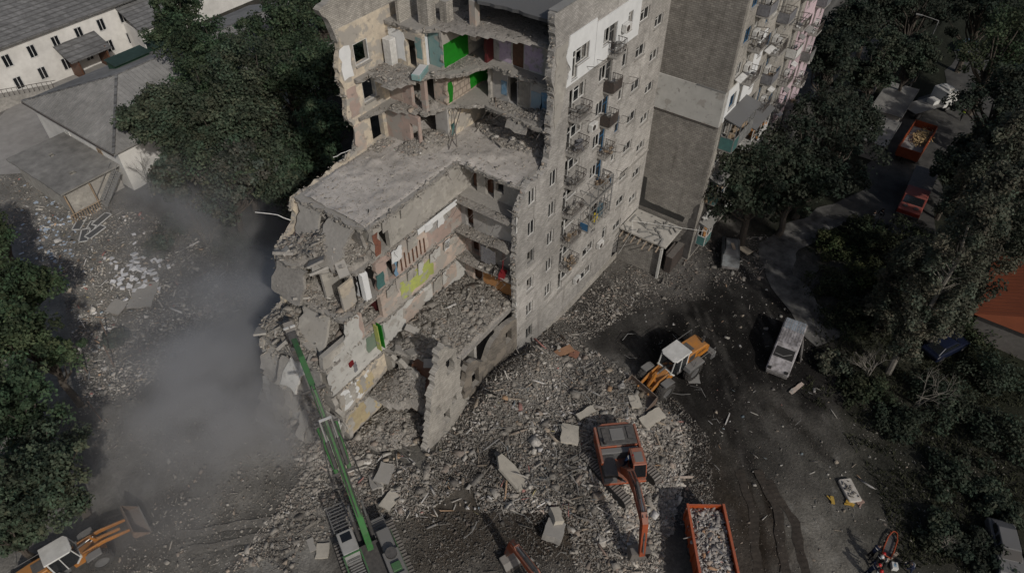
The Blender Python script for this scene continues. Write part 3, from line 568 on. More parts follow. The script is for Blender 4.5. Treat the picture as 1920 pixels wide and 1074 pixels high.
# upper storeys: right rooms
cross(8, 37.7, yb, YS+.4, plaster_grey, [hole(26.2, zk(8)+.02, .95, 2.15)]); cross(7, 37.5, yb, YS+.4, paper_grey, [hole(26.6, zk(7)+.02, .8, 2.1)]); cross(6, 41.0, yb, YR-.46, concrete_raw)
part(MB().b2(37.75, 37.85, 26.2, 27.15, zk(8), zk(8)+2.15), 'door', wood_brown)
for y0, y1, m_ in ((27.25, 28.3, paper_purple), (24.6, 26.1, paper_purple), (23.2, 24.5, plaster_cream)): paperx(y0, y1, zk(8)+.1, zk(9)-.35, m_, 37.68, amp=.06)
paperx(23.1, 24.5, zk(7)+.15, zk(7)+1.75, paint_blue, 37.47); paperx(24.5, 25.4, zk(7)+.3, zk(7)+1.6, M('paint_blue_pale', (.21, .30, .36), (.28, .33, .36), 2), 37.47); paperx(27.5, 28.0, zk(7)+.5, zk(7)+1.6, paint_blue, 37.47)
for i in range(9): part(MB().b2(37.40, 37.465, 25.5+i*.115, 25.56+i*.115, zk(7)+.1, zk(8)-.5), 'batten', plaster_dirty)
# corridor side walls with the green paint
def side(k, x0, x1, y, mat_, z0=None, z1=None, name='corridor_wall', holes_=()): return part(MB().panel(rag(rect(x0, x1, z0 or zk(k), z1 or zk(k+1)-.26), '0001', .3, .1), holes_, mapY(y), .22), name, mat_)
side(8, 34.4, 40, 30.7, plaster_dirty); side(7, 34.5, 40, 30.7, M('tile_beige', (.47, .39, .32), (.40, .34, .28), 2, brick=(.5, .5))); side(6, 34.6, 40, 30.7, plaster_cream)
paper(34.5, 37.2, zk(8)+.05, zk(8)+1.75, paint_green, 30.68, amp=.04, name='painted_dado'); paper(34.7, 35.1, zk(7)+.1, zk(7)+1.7, paint_green, 30.68, name='painted_dado'); paper(37.3, 39.5, zk(7)+.1, zk(7)+2.3, paint_green, 30.68, name='painted_dado'); paper(34.7, 35.2, zk(6)+.1, zk(6)+1.2, paint_teal, 30.68)
side(8, 36.9, 44, 28.81, wood_red, z1=zk(9)-.27, name='corridor_wall'); side(7, 37.2, 44, 28.81, plaster_dirty)
part(MB().panel(rect(28.9, 30.65, zk(6), zk(9)), [], mapX(41.5), .2), 'cross_wall', void_shade)  # black sheet painted as the unlit depth of the corridor
# upper storeys: left rooms
cross(8, 33.3, 31.5, YR-.46, plaster_cream, [hole(32.2, zk(8)+.05, .85, 2.0)]); cross(7, 32.9, 31.3, YR-.46, plaster_rose, [hole(31.7, zk(7)+.05, .95, 2.05)]); cross(6, 32.2, 31.6, YR-.46, plaster_rose, [hole(31.7, zk(6)+.05, .8, 1.9)])
side(8, 33.5, 34.4, 32.0, tile_white); part(MB().panel(rect(30.72, 32.0, zk(8), zk(9)-.26), [], mapX(34.45), .2), 'cross_wall', plaster_teal); part(MB().panel(rect(30.72, 31.9, zk(7), zk(8)-.26), [], mapX(34.5), .2), 'cross_wall', plaster_pink); part(MB().panel(rect(30.72, 31.9, zk(6), zk(7)-.26), [], mapX(34.4), .2), 'cross_wall', paper_grey)
paperx(33.2, 34.6, zk(8)+.3, zk(9)-.5, plaster_white, 33.28); paperx(31.6, 32.1, zk(8)+.9, zk(9)-.5, plaster_teal, 33.28); paperx(33.5, 34.7, zk(7)+.2, zk(8)-.3, plaster_pink, 32.88, amp=.05)
for k, m_ in ((8, plaster_white), (7, plaster_rose), (6, plaster_pink)): paper(28.9, 29.8, zk(k)+.2, zk(k+1)-.5, m_, YR-.47, amp=.15)
part(MB().b2(32.6, 33.2, 33.9, 34.6, zk(8), zk(8)+1.9), 'cupboard', frame_white, bevel=.02)
# brick shafts on the attic, attic piers
part(MB().b2(34.2, 35.0, 31.6, 32.5, zk(9), 29.9), 'chimney', brick_pale); part(MB().b2(35.3, 36.0, 30.9, 31.5, zk(9), 28.6), 'chimney', brick_pale); part(MB().b2(36.0, 36.5, 29.0, 29.5, zk(9)-1.0, 28.86), 'attic_pier', plaster_pink)
part(MB().panel(rect(33.5, 38.0, zk(9), 28.85), [], mapY(33.6), .25), 'attic_wall', brick_pale); part(MB().panel(rect(YF+.5, YR-.5, zk(9), 28.87), [], mapX(43.0), .2), 'attic_wall', void_shade)  # second sheet is painted black for the shade deep in the attic
# left bay: lower storeys seen below the slabs
cross(5, 23.6, YS+.4, YR-.5, plaster_dirty, th=.3); part(MB().panel(rag([(YS+.5, zk(5)), (34.6, zk(5)), (34.3, zk(6)-.4), (31, zk(5)+1.5), (YS+.7, zk(6)-.3)], '01111', .3, .15), [], lambda a, b, d: (23.3-(b-zk(5))*.12+d, a, b), .25), 'torn_wall', concrete_raw)
cross(4, 22.0, YS+.4, YR-.5, plaster_dirty, [hole(29.0, zk(4)+.05, .8, 2.0), hole(30.4, zk(4)+.05, .9, 2.05)])
part(MB().b2(21.0, 21.15, 32.9, 34.3, zk(4), zk(5)-.3), 'cross_wall', M('paper_sand', (.44, .43, .28), (.38, .36, .25), 2)); part(MB().b2(20.4, 21.9, 30.6, 30.8, zk(4), zk(5)-.3), 'cross_wall', plaster_dirty); part(MB().b2(20.3, 21.5, YS+.42, YS+.6, zk(4), zk(5)-.5), 'cross_wall', plaster_cream)
part(MB().panel(rag([(YS+.0, zk(4)-.26), (YS, zk(4)+2.4), (YS+.5, zk(4)+2.6), (YS+1.0, zk(4)-.26)], '0110', .3, .1), [], mapX(22.0), .5), 'torn_wall', plaster_white)
for k in range(0, 3): part(MB().panel(rag([(YS+.0, zk(k)-.3), (YR-.45, zk(k)-.3), (YR-.5, zk(k+1)-.27), (YS+.1, zk(k+1)-.27)], '0101', .4, .2), [], lambda a, b, d: (17.2+(9.75-b)*.05+.2*math.sin(a*1.3+b)+d, a, b), .35), 'end_wall', plaster_dirty)
# right bay: torn cross wall above the pit, stub of the front wall
part(MB().panel(rag([(YS, -.2), (YS, zk(2)-.3), (25.2, zk(2)-.6), (24.3, zk(1)), (24.0, -.2)], '01110', .35, .2), [hole(27.2, .9, .7, 1.9), hole(25.8, zk(1)+.2, .9, 1.9), hole(27.0, zk(1)+.3, .7, 1.9)], mapX(22.6), .35), 'torn_wall', plaster_dirty)
part(MB().panel(rag([(19.6, -.2), (25.6, -.2), (25.4, 2.6), (24.6, 3.2), (24.7, 7.4), (24.3, 9.4), (23.6, 10.2), (23.2, 10.9), (22.6, 10.8), (22.2, 9.0), (21.4, 7.2), (20.9, 5.0), (20.3, 2.0)], '0011111111111', .26, .24), [rag(hole(23.2, zk(2)+.6, .8, 1.6), '1111', .3, .12), rag(hole(22.4, zk(0)+1.2, .7, 1.4), '1111', .3, .1), rag(hole(23.4, zk(1)-.3, .6, .9), '1111', .25, .12), rag(hole(21.6, 4.4, .5, .8), '1111', .25, .12)], mapY(YF), .5), 'front_wall_stub', brick_pale)
part(MB().panel(rag([(25.6, -.2), (32.2, -.2), (32.0, 5.9), (30.4, 6.5), (28.6, 6.0), (27.6, 4.6), (26.6, 5.9), (25.5, 6.6), (24.8, 4.0)], '001111111', .35, .15), [hole(25.9, 3.0, .9, 1.9), hole(30.4, 4.1, .8, 1.4)], mapY(YF+.01), .45), 'front_wall_stub', M('stub_brown', (.24, .215, .185), (.15, .135, .115), 1.5, brick=(.3, .11), dust=.6, peel=.4, peelcol=(.2, .175, .145)))
# bent bars sticking out
def rebar(p, d, n=4, r=.022, mat_=None):
    pts = [Vector(p)]; d = Vector(d)
    for i in range(n): pts.append(pts[-1]+d/n+Vector((R.uniform(-.15, .15), R.uniform(-.15, .15), R.uniform(-.2, .2)))*d.length/n*1.3)
    return part(MB().tube(pts, r, 5), 'bent_bar', mat_ or metal_grey)
rebar((22.2, 35.2, 16.6), (-1.2, 2.6, .2), 5, .035, frame_white); rebar((28.6, 35.2, 19.0), (-1.0, .9, -.3), 4, .03, frame_white)
for _ in range(46):
    k = R.choice((3, 4, 5, 6, 7, 8)); x = {3: 31.5, 4: 31.6, 5: 31.5, 6: 32.5, 7: 35.9, 8: 36.6}[k]; rebar((x, R.uniform(23.2, 28.2), zk(k)-.1), (R.uniform(-.9, -.3), R.uniform(-.3, .3), R.uniform(-.7, .3)), 3, .014, metal_dark)
for _ in range(16): rebar((R.uniform(24, 31.5), YS-.02, R.choice([zk(k)-.1 for k in (3, 4, 5, 6)])), (R.uniform(-.3, .3), R.uniform(-.6, -.2), R.uniform(-1, .1)), 3, .014, metal_dark)
part(MB().bar((33.2, 29.8, zk(6)), (35.9, 30.3, zk(7)), .06), 'prop', metal_dark); part(MB().bar((34.0, 29.6, zk(6)), (35.0, 30.6, zk(7)-.2), .07), 'prop', metal_dark)

# ---- bathtub, basin on the torn edges (things of their own)
tub = thing('bathtub', 'white and teal bathtub left on the torn upper floor edge', 'bathtub', (32.6, 31.3, zk(8)), .35)
m = MB(); m.prism([(-.8, -.35), (.8, -.35), (.85, .0), (.8, .35), (-.8, .35)], .1, .55, 'XY'); tub_body = m.build('tub_shell', plaster_teal, tub, bevel=.05)
MB().prism([(-.72, -.28), (.72, -.28), (.72, .28), (-.72, .28)], .552, .57, 'XY').build('rim', tile_white, tub)
# ---- canopy over the side entrance
can = part(MB().box((50.85, 19.95, 3.95), (3.6, 4.95, .22), 0, .02), 'canopy', M('canopy_pale', (.46, .44, .40), (.36, .345, .315), 2), bevel=.02)
part(MB().panel(rag([(17.9, -.3), (22.45, -.3), (22.45, 3.2), (20.5, 3.35), (18.0, 3.3)], '00110', .3, .08), [], mapX(49.15), .35), 'canopy_wall', brick_gable)
part(MB().bar((48.9, 17.75, -.2), (48.9, 17.75, 3.8), .22), 'canopy_post', plaster_grey); part(MB().b2(50.3, 52.2, 17.7, 17.8, 0, 2.3), 'door', metal_dark); part(MB().b2(50.2, 52.9, 17.0, 17.65, -.1, 2.0), 'entrance_box', metal_dark)
for i in range(7): part(MB().bar((49.3, 18.2+i*.65, 3.72), (48.3-.2*(i % 3), 18.1+i*.65, 3.62), .12, .06), 'torn_batten', wood_pale)
m = MB()
for _ in range(40): m.box((R.uniform(49.3, 52.4), R.uniform(17.7, 22.2), 4.13), (R.uniform(.1, 1.3), R.uniform(.05, .16), R.uniform(.03, .12)), R.uniform(0, 3.1), R.uniform(-.15, .15))
o = part(m, 'roof_debris', metal_grey); o['kind'] = 'stuff'
aerial([(48.6, 22.0, 1.2), (49.0, 21.0, 4.3), (49.6, 21.5, 5.0), (53.0, 15.2, 4.4)], .02, frame_white)

LE = random.Random(21)
for i in range(26):
    y = LE.uniform(28.6, 35.2); zt_ = LE.uniform(3.5, 9.8); xb_ = LE.uniform(14.4, 16.6); w_ = LE.uniform(.6, 2.4); h_ = LE.uniform(1.0, 3.4); a_ = LE.uniform(.15, .8)
    m = MB(); m.panel(rag(rect(-w_/2, w_/2, -h_/2, h_/2), '1111', .35, .14), [], (lambda y, z, a_, xx: (lambda a, b, d: (xx+b*math.sin(a_)+d*math.cos(a_), y+a, z+b*math.cos(a_)-d*math.sin(a_))))(y, zt_*.55+.3, a_, 16.1+LE.uniform(-.6, .7)), LE.uniform(.12, .28)); part(m, 'leaning_slab', LE.choice((concrete_raw, plaster_dirty, concrete, plaster_grey, brick_pale)))
for i in range(30):
    k = LE.choice((3, 3, 4, 5, 2)); x_ = {3: 17.0, 4: 19.6, 5: 20.4, 2: 23.5}[k]+LE.uniform(-.4, 1.6); y = LE.uniform(28.8, 34.6) if k > 2 else LE.uniform(23.6, 28); w_ = LE.uniform(.5, 1.7); h_ = LE.uniform(.5, 1.5); rz_ = LE.uniform(0, 3.1)
    part(MB().box((x_, y, zk(k)+LE.uniform(.0, .9)), (w_, h_, LE.uniform(.1, .25)), rz_, LE.uniform(-.7, .7), LE.uniform(-.6, .6)), 'broken_slab', LE.choice((concrete_raw, plaster_dirty, concrete)))
for i in range(14): part(MB().panel(rag(rect(0, LE.uniform(.4, 1.3), -LE.uniform(.6, 1.6), .0), '1110', .25, .15), [], (lambda x, z: (lambda a, b, d: (x+a, YS-.25-.1*b+d, z+b)))(LE.uniform(23.5, 31), LE.choice([zk(k)-.2 for k in (3, 4, 5, 6)])), .06), 'hanging_render', LE.choice((plaster_dirty, plaster_white, plaster_grey)))

# big plates hanging from the terraces
def plate(p0, p1, y0, y1, th, mat_, skew=0.0):
    (xa, za), (xb, zb) = p0, p1; L = math.hypot(xb-xa, zb-za); nx, nz = -(zb-za)/L, (xb-xa)/L
    part(MB().panel(rag([(0, y0), (L, y0+skew), (L, y1+skew), (0, y1)], '1111', .4, .22), [], lambda a, b, d: (xa+(xb-xa)*a/L+nx*d, b, za+(zb-za)*a/L+nz*d), th), 'hanging_slab', mat_)
plate((23.0, 18.2), (20.6, 15.9), 29.3, 31.6, .24, concrete_raw, .3); plate((22.9, 18.3), (21.6, 15.7), 32.4, 34.6, .2, concrete, -.2); plate((19.9, 15.4), (18.8, 12.9), 31.5, 34.4, .22, concrete_raw, .2); plate((19.6, 12.5), (17.7, 10.0), 29.6, 32.2, .22, plaster_dirty, -.3)
PR = random.Random(33)
for i in range(13):
    z_ = PR.uniform(2.2, 9.8); x_ = 17.1-(9.8-z_)*.17+PR.uniform(-.3, .3); y_ = PR.uniform(28.6, 33.6); l_ = PR.uniform(1.2, 2.6); plate((x_, z_), (x_-l_*PR.uniform(.25, .75), z_-l_*PR.uniform(.7, 1.0)), y_, y_+PR.uniform(.8, 1.9), PR.uniform(.15, .28), PR.choice((concrete_raw, plaster_dirty, concrete, plaster_grey)), PR.uniform(-.4, .4))
plate((16.0, 4.0), (13.8, .6), 32.5, 35.4, .2, concrete_raw, .2); plate((23.6, 6.7), (21.4, 3.6), 24.2, 26.0, .2, wood_brown, .2); plate((23.8, 6.6), (22.0, 2.0), 26.3, 27.6, .2, concrete_raw, .0)
plate((36.0, 21.1), (35.7, 20.5), 24.6, 26.4, .14, concrete_raw)

part(MB().box((19.4, YS-.14, 8.5), (.4, .15, .4), .2), 'hanging_cloth', MATS['red_cloth']); part(MB().panel(rag(rect(19.55, 19.85, 7.3, 8.3), '1111', .2, .06), [], mapY(YS-.12), .04), 'hanging_cloth', cloth)
for i in range(26):
    x_ = LE.uniform(17.8, 22.0); k = LE.choice((0, 1)); part(MB().panel(rag(rect(x_, x_+LE.uniform(.3, .9), zk(k)+LE.uniform(.3, 1.2), zk(k)+LE.uniform(1.4, 2.5)), '1111', .2, .15), [], mapY(YS-.03-.002*i), .012), 'peeling_paper', LE.choice((plaster_cream, plaster_dirty, MATS['paper_yellow'], plaster_grey)))
# ================================================================== rubble
_cube = np.array([(-1, -1, -1), (1, -1, -1), (1, 1, -1), (-1, 1, -1), (-1, -1, 1), (1, -1, 1), (1, 1, 1), (-1, 1, 1)], dtype=float)*.5
_cf = np.array([(3, 2, 1, 0), (4, 5, 6, 7), (0, 1, 5, 4), (1, 2, 6, 5), (2, 3, 7, 6), (3, 0, 4, 7)])
PAL = np.array([(.29, .272, .242), (.235, .218, .192), (.35, .33, .295), (.165, .152, .135), (.50, .485, .45), (.28, .22, .18), (.33, .26, .20), (.10, .095, .09), (.62, .61, .59), (.27, .17, .13)])
PW = np.array([.25, .2, .16, .12, .06, .08, .06, .05, .012, .013])
def rubble_mesh(name, pos, size, pal=PAL, pw=PW, tint=1.0, long=.12, vary=0.0, open_base=True):
    n = len(pos); r = RNG; cf_ = _cf[1:] if open_base else _cf
    sc = size[:, None]*np.stack([r.uniform(.7, 1.6, n), r.uniform(.5, 1.0, n), r.uniform(.18, .6, n)], 1)
    lg = r.random(n) < long; sc[lg, 0] *= r.uniform(1.8, 3.6, lg.sum()); sc[lg, 1] *= .45; sc[lg, 2] *= .45
    v = _cube[None]*(1+r.uniform(-.45, .45, (n, 8, 3)))*sc[:, None, :]
    a = r.uniform(0, 2*np.pi, n); b = r.normal(0, .35, n); c = r.normal(0, .35, n)
    ca, sa, cb, sb, cc, s2 = np.cos(a), np.sin(a), np.cos(b), np.sin(b), np.cos(c), np.sin(c); z = np.zeros(n); o = np.ones(n)
    Rz = np.stack([np.stack([ca, -sa, z], 1), np.stack([sa, ca, z], 1), np.stack([z, z, o], 1)], 1)
    Ry = np.stack([np.stack([cb, z, sb], 1), np.stack([z, o, z], 1), np.stack([-sb, z, cb], 1)], 1)
    Rx = np.stack([np.stack([o, z, z], 1), np.stack([z, cc, -s2], 1), np.stack([z, s2, cc], 1)], 1)
    Rm = Rz @ Ry @ Rx; v = np.einsum('nij,nkj->nki', Rm, v)+pos[:, None, :]
    cl = pal[r.choice(len(pal), n, p=pw/pw.sum())]*r.uniform(.75, 1.2, (n, 1))*tint
    cl = cl*.55+cl.mean(0)*.45
    if vary: cl = cl*(1+vary*2.6*(vnoise(pos[:, 0], pos[:, 1], .38, 3)-.5))[:, None]
    f = (cf_[None]+(np.arange(n)*8)[:, None, None]).reshape(-1, 4)
    return raw_mesh(name, v.reshape(-1, 3), f, rubble_mat, np.clip(np.repeat(cl, 8, 0), 0, .85))
def gpix(px, py):
    px = np.asarray(px, float); py = np.asarray(py, float); fw, rr, uu = map(np.array, (_fw, _r, _up))
    d = fw[None]+rr[None]*((px-960)/CAM_F)[:, None]-uu[None]*((py-537)/CAM_F)[:, None]; z = np.zeros(len(px))
    for _ in range(4):
        t = (z-CAM_H)/d[:, 2]; X = d[:, 0]*t; Y = d[:, 1]*t; z = gz(X, Y)
    return X, Y, z
def inpoly(px, py, poly):
    ins = np.zeros(len(px), bool); n = len(poly); j = n-1
    for i in range(n):
        xi, yi = poly[i]; xj, yj = poly[j]; ins ^= ((yi > py) != (yj > py)) & (px < (xj-xi)*(py-yi)/(yj-yi+1e-9)+xi); j = i
    return ins
def sizes(n, lo, hi, p=2.2): return lo*(1-RNG.random(n)*(1-(lo/hi)**p))**(-1/p)
def scatter(name, poly, n, lo, hi, tint=1.0, p=2.2, clump=.0, pal=PAL, pw=PW, sink=.15, long=.12, vary=.55):
    P = np.array(poly, float); x0, y0 = P.min(0); x1, y1 = P.max(0); px = RNG.uniform(x0, x1, n*3); py = RNG.uniform(y0, y1, n*3); k = inpoly(px, py, poly)
    px, py = px[k], py[k]; X, Y, Z = gpix(px, py)
    if clump: q = vnoise(X, Y, .8, 3) > (.5-clump*RNG.normal(0, .25, len(X))*0+clump*.08-.02); X, Y, Z = X[q], Y[q], Z[q]
    free = ~((X > 17) & (X < XG) & (Y > YF+.3) & (Y < YR) & ~((X < 22.3) & (Y < 28.2))) & ~((X > XG) & (X < XE) & (Y > YG) & (Y < 29)); X, Y, Z = X[free][:n], Y[free][:n], Z[free][:n]
    s_ = sizes(len(X), lo, hi, p); o = link(name, rubble_mesh(name, np.stack([X, Y, Z+s_*sink], 1), s_, pal, pw, tint, long, vary)); return tag(o, kind='stuff')
tag(scatter('rubble', [(860, 690), (1000, 620), (1080, 640), (1170, 690), (1230, 740), (1290, 800), (1270, 900), (1240, 1074), (1080, 1074), (1060, 960), (900, 960), (880, 900), (800, 960), (640, 1000), (640, 860), (700, 850), (790, 880), (840, 800)], 38000, .047, .65, 1.08, 2.75, long=.2), 'broken grey masonry rubble spread below the torn end', 'rubble')
tag(scatter('rubble', [(1130, 720), (1240, 760), (1300, 830), (1260, 1000), (1190, 1060), (1160, 960), (1080, 900), (1090, 800)], 13000, .055, .45, 1.35, 2.8, long=.2), 'pale fine rubble heap around the orange excavator', 'rubble')
tag(scatter('rubble', [(940, 600), (1030, 600), (1160, 480), (1240, 510), (1290, 500), (1330, 560), (1200, 580), (1100, 640), (980, 700)], 3200, .05, .4, .75, 2.8, long=.25), 'rubble strewn along the foot of the brick facade', 'rubble')
tag(scatter('rubble', [(620, 700), (700, 850), (640, 1000), (430, 1074), (480, 1000), (560, 900), (520, 760)], 6000, .05, .45, 1.1, 2.8), 'rubble beside the green demolition boom', 'rubble')
tag(scatter('rubble', [(0, 320), (120, 330), (250, 400), (420, 430), (500, 560), (420, 640), (260, 720), (150, 780), (120, 560), (0, 420)], 9000, .055, .5, 1.1, 2.8, pw=PW*np.array([1, 1, 1, 1, 1.5, 1, 1, 1, 4, .6])), 'debris scattered over the yard behind the block', 'debris')
tag(scatter('debris', [(180, 760), (520, 500), (520, 620), (600, 900), (560, 1074), (200, 1074), (320, 900), (170, 860)], 4200, .05, .35, .95, 2.7), 'thin debris over the dusty yard at the lower left', 'debris')
tag(scatter('debris', [(1100, 620), (1330, 520), (1460, 560), (1600, 700), (1700, 860), (1680, 1074), (1400, 1074), (1290, 900), (1330, 760), (1240, 700)], 2600, .035, .2, .6, 3.2, pw=PW*np.array([1, 1, 1, 1.5, 1.6, 1, 1.5, 2, 2, .6])), 'small litter over the blackened yard', 'debris')
tag(scatter('debris', [(1300, 440), (1440, 440), (1440, 520), (1340, 540), (1280, 500)], 700, .06, .5, .9, 2.2, long=.4), 'splinters and debris round the burnt car', 'debris')
tag(scatter('debris', [(1600, 760), (1860, 720), (1919, 1074), (1680, 1074)], 900, .04, .2, .9, 3.0), 'white litter in the dark grass', 'debris')

# rubble lying on the torn floors (part of the block)
def heap(name, poly, z0, hfun, n, lo, hi, tint=1.0, step=.28, mat_=None, p=2.8, long=.18, mound=True):
    n = int(n*1.35); lo = lo*.8
    P = np.array(poly); x0, y0 = P.min(0); x1, y1 = P.max(0); xs = np.arange(x0, x1+step, step); ys = np.arange(y0, y1+step, step); X, Y = np.meshgrid(xs, ys, indexing='ij')
    ins = inpoly(X.ravel(), Y.ravel(), poly).reshape(X.shape); H = np.where(ins, hfun(X, Y)*(.7+.6*vnoise(X, Y, 1.1, 3)), -.12)
    i = np.arange(X.size).reshape(X.shape); F4 = np.stack([i[:-1, :-1], i[1:, :-1], i[1:, 1:], i[:-1, 1:]], -1).reshape(-1, 4); keep = ins.ravel()[F4].any(1)
    if mound: o = link(name+'_mound', raw_mesh(name, np.stack([X, Y, z0+H], -1).reshape(-1, 3), F4[keep], mat_ or dirt_heap, None, True), block, BO)
    x = RNG.uniform(x0, x1, n*3); y = RNG.uniform(y0, y1, n*3); k = inpoly(x, y, poly); x, y = x[k][:n], y[k][:n]; s_ = sizes(len(x), lo, hi, p)
    z = z0+hfun(x, y)*(.7+.6*vnoise(x, y, 1.1, 3))+s_*.12
    q = link(name, rubble_mesh(name, np.stack([x, y, z], 1), s_, PAL, PW*np.array([1.3, 1.3, 1, 1, .6, 1, .6, 1, .4, .5]), tint, long), block, BO); q['kind'] = 'stuff'
_cr = np.array(CRUMB); _q = link('crumbled_edge', rubble_mesh('crumbled_edge', _cr[:, :3], _cr[:, 3], PAL, PW*np.array([1.3, 1.2, 1.3, .7, .6, .8, .5, .5, .4, .5]), 1.15, .1, 0.0, False), block, BO); _q['kind'] = 'stuff'
dirt_heap = M('dirt_heap', (.30, .28, .255), (.20, .187, .17), 4, bump=1.0, bdist=.12)
g2 = lambda cx, cy, s, h: (lambda x, y: h*np.exp(-((x-cx)**2+(y-cy)**2)/(2*s*s)))
add = lambda *fs: (lambda x, y: sum(f(x, y) for f in fs))
cst = lambda h: (lambda x, y: h+0*x)
heap('rubble', [(24.2, 23.4), (32.6, 23.1), (32.6, 28.3), (23.0, 28.3)], zk(2), add(g2(29.5, 25.6, 2.2, .75), g2(27, 27.3, 2.0, .6), cst(.12)), 4200, .10, .75)
heap('rubble', [(36.6, 23.3), (40.9, 23.3), (40.9, 29.8), (36.9, 30.2), (35.8, 27)], zk(6), add(g2(39.6, 27.6, 1.5, 1.9), g2(40.3, 24.5, 1.8, 1.5), cst(.1)), 1900, .09, .5, 1.25)
heap('rubble', [(33.0, 30.2), (35.2, 30.4), (34.2, 33.0), (31.0, 33.2), (30.3, 31.8)], zk(6), add(g2(33.2, 31.6, 1.1, .8), cst(.03)), 900, .06, .4, 1.2)
heap('rubble', [(30.0, 33.6), (31.8, 33.8), (31.6, 34.8), (29.8, 34.8)], zk(6), cst(.15), 260, .06, .3, 1.3)
heap('rubble', [(19.7, 33.2), (20.9, 31.2), (21.8, 28.8), (23.6, 28.7), (23.5, 34.7), (20.4, 34.7)], zk(5), add(g2(23.2, 31.5, 1.7, 1.6), cst(.15)), 2600, .08, .5)
heap('rubble', [(19.5, 34.5), (19.4, 32.5), (19.9, 28.7), (22.0, 28.7), (22.0, 34.7)], zk(4), add(g2(21.2, 33.2, 1.2, 1.2), cst(.1)), 1600, .07, .45)
heap('rubble', [(17.1, 34.7), (17.1, 31), (17.5, 28.7), (23.3, 28.8), (23.3, 34.7)], zk(3), add(g2(20.6, 32, 1.8, 1.5), g2(18.2, 34, 1.4, .6), cst(.2)), 3200, .10, .8)
heap('rubble', [(30.2, 31.9), (33.2, 31.2), (33.2, 34.7), (31.2, 34.7)], zk(8), cst(.03), 420, .06, .35, 1.15)
heap('rubble', [(33.3, 30.9), (36.6, 28.9), (37.6, 30.6), (34.4, 30.7)], zk(8), cst(.02), 110, .06, .3, 1.2)
heap('rubble', [(31.7, 33.9), (32.7, 31.5), (34.4, 31.0), (34.3, 34.5)], zk(7), add(g2(33.8, 31.3, .5, .5), cst(.02)), 350, .06, .4, 1.2)
heap('rubble', [(36.0, 23.3), (37.4, 23.3), (37.4, 28.6), (36.4, 28.6)], zk(7), add(g2(36.8, 23.8, .8, .6), cst(.02)), 420, .06, .45, 1.2)
heap('rubble', [(36.8, 23.2), (42.9, 23.2), (42.9, 34.5), (38, 34.5), (34.4, 31.2)], zk(9), cst(.03), 500, .06, .3, .6)
heap('rubble', [(23.2, 28.6), (32.6, 28.5), (32.75, 23.3), (36.5, 23.3), (37.2, 34.6), (26, 34.75), (23.2, 34.6)], zk(6)+.03, lambda x, y: .03+.5*np.maximum(0, vnoise(x, y, .9, 3)-.52), 2600, .04, .3, 1.3, p=3.0, mat_=M('dust_pale', (.44, .41, .38), (.33, .31, .285), 2.2, bump=.7, bdist=.06), step=.2)
heap('rubble', [(31.6, 23.2), (32.5, 23.2), (32.5, 28.3), (31.6, 28.3)], zk(5), cst(.02), 120, .05, .3, 1.1)
for k in (3, 4): heap('rubble', [(31.5, 23.2), (32.7, 23.2), (32.7, 28.3), (31.5, 28.3)], zk(k), add(g2(32.2, 24.0, .8, .4), cst(.04)), 260, .06, .45, 1.1)
heap('rubble', [(20.2, 28.3), (22.6, 28.3), (23.2, 26), (24.4, 24.2), (22, 24.0), (20.5, 26)], zk(1), add(g2(22.9, 25.6, 1.2, 1.9), g2(22.6, 27, .8, .6), cst(.1)), 1000, .07, .5)
heap('rubble', [(17.9, 28.3), (22.5, 28.3), (22.5, 23.2), (20.6, 23.1), (18.2, 25.6)], .2, add(g2(20.6, 26.2, 1.8, 1.2), cst(.35)), 1800, .08, .6, 1.2)

# rubble spilling down the near left end and off the front floor
tag(scatter('rubble', [(490, 700), (560, 600), (700, 860), (640, 900), (560, 860)], 3000, .06, .6, 1.2, 2.5), 'rubble spilling from the near left end of the block', 'rubble')
def spill(xa, xb, ya, yb, za, zb, n, tint=1.1):
    u = RNG.random(n); x = RNG.uniform(min(xa, xb), max(xa, xb), n) if abs(xa-xb) > abs(ya-yb) else xa+(xb-xa)*u; y = ya+(yb-ya)*u if abs(xa-xb) > abs(ya-yb) else RNG.uniform(min(ya, yb), max(ya, yb), n); z = za+(zb-za)*u**.8+RNG.normal(0, .12, n); s_ = sizes(n, .07, .6, 2.5)
    q = link('rubble', rubble_mesh('rubble', np.stack([x, y, z], 1), s_, PAL, PW, tint, .12, 0.0, False), block, BO); q['kind'] = 'stuff'
spill(17.0, 14.6, 28.6, 35.2, 8.5, .6, 6000, 1.15)
SCR = np.array([(.55, .53, .48), (.40, .05, .04), (.45, .22, .06), (.10, .22, .30), (.62, .62, .62), (.35, .27, .18), (.50, .42, .12), (.05, .05, .06)]); SW = np.array([.36, .02, .03, .025, .22, .26, .01, .1])
tag(scatter('debris', [(860, 690), (1000, 620), (1170, 690), (1290, 800), (1260, 1000), (1160, 1060), (1060, 960), (900, 960), (720, 980), (660, 880), (840, 800)], 800, .12, .55, .9, 2.4, pal=SCR, pw=SW, long=.5, sink=.35), 'planks, sheets and coloured scraps strewn over the rubble', 'debris')
tag(scatter('debris', [(20, 330), (250, 400), (420, 430), (500, 560), (260, 720), (150, 780), (120, 560)], 900, .12, .5, 1.0, 2.4, pal=SCR, pw=SW, long=.4, sink=.3), 'pale sheets and scraps over the rear yard', 'debris')
tag(scatter('debris', [(1110, 560), (1450, 520), (1620, 760), (1660, 1000), (1440, 1000), (1320, 800), (1200, 680)], 140, .10, .45, .7, 2.4, pal=SCR, pw=SW, long=.5, sink=.2), 'scraps and planks over the scorched yard', 'debris')
tag(scatter('rubble', [(1170, 690), (1260, 740), (1330, 820), (1340, 940), (1260, 1000), (1290, 900), (1270, 800)], 2200, .04, .4, .75, 2.9, long=.25), 'loose fringe of rubble between the excavator and the tipper', 'rubble')
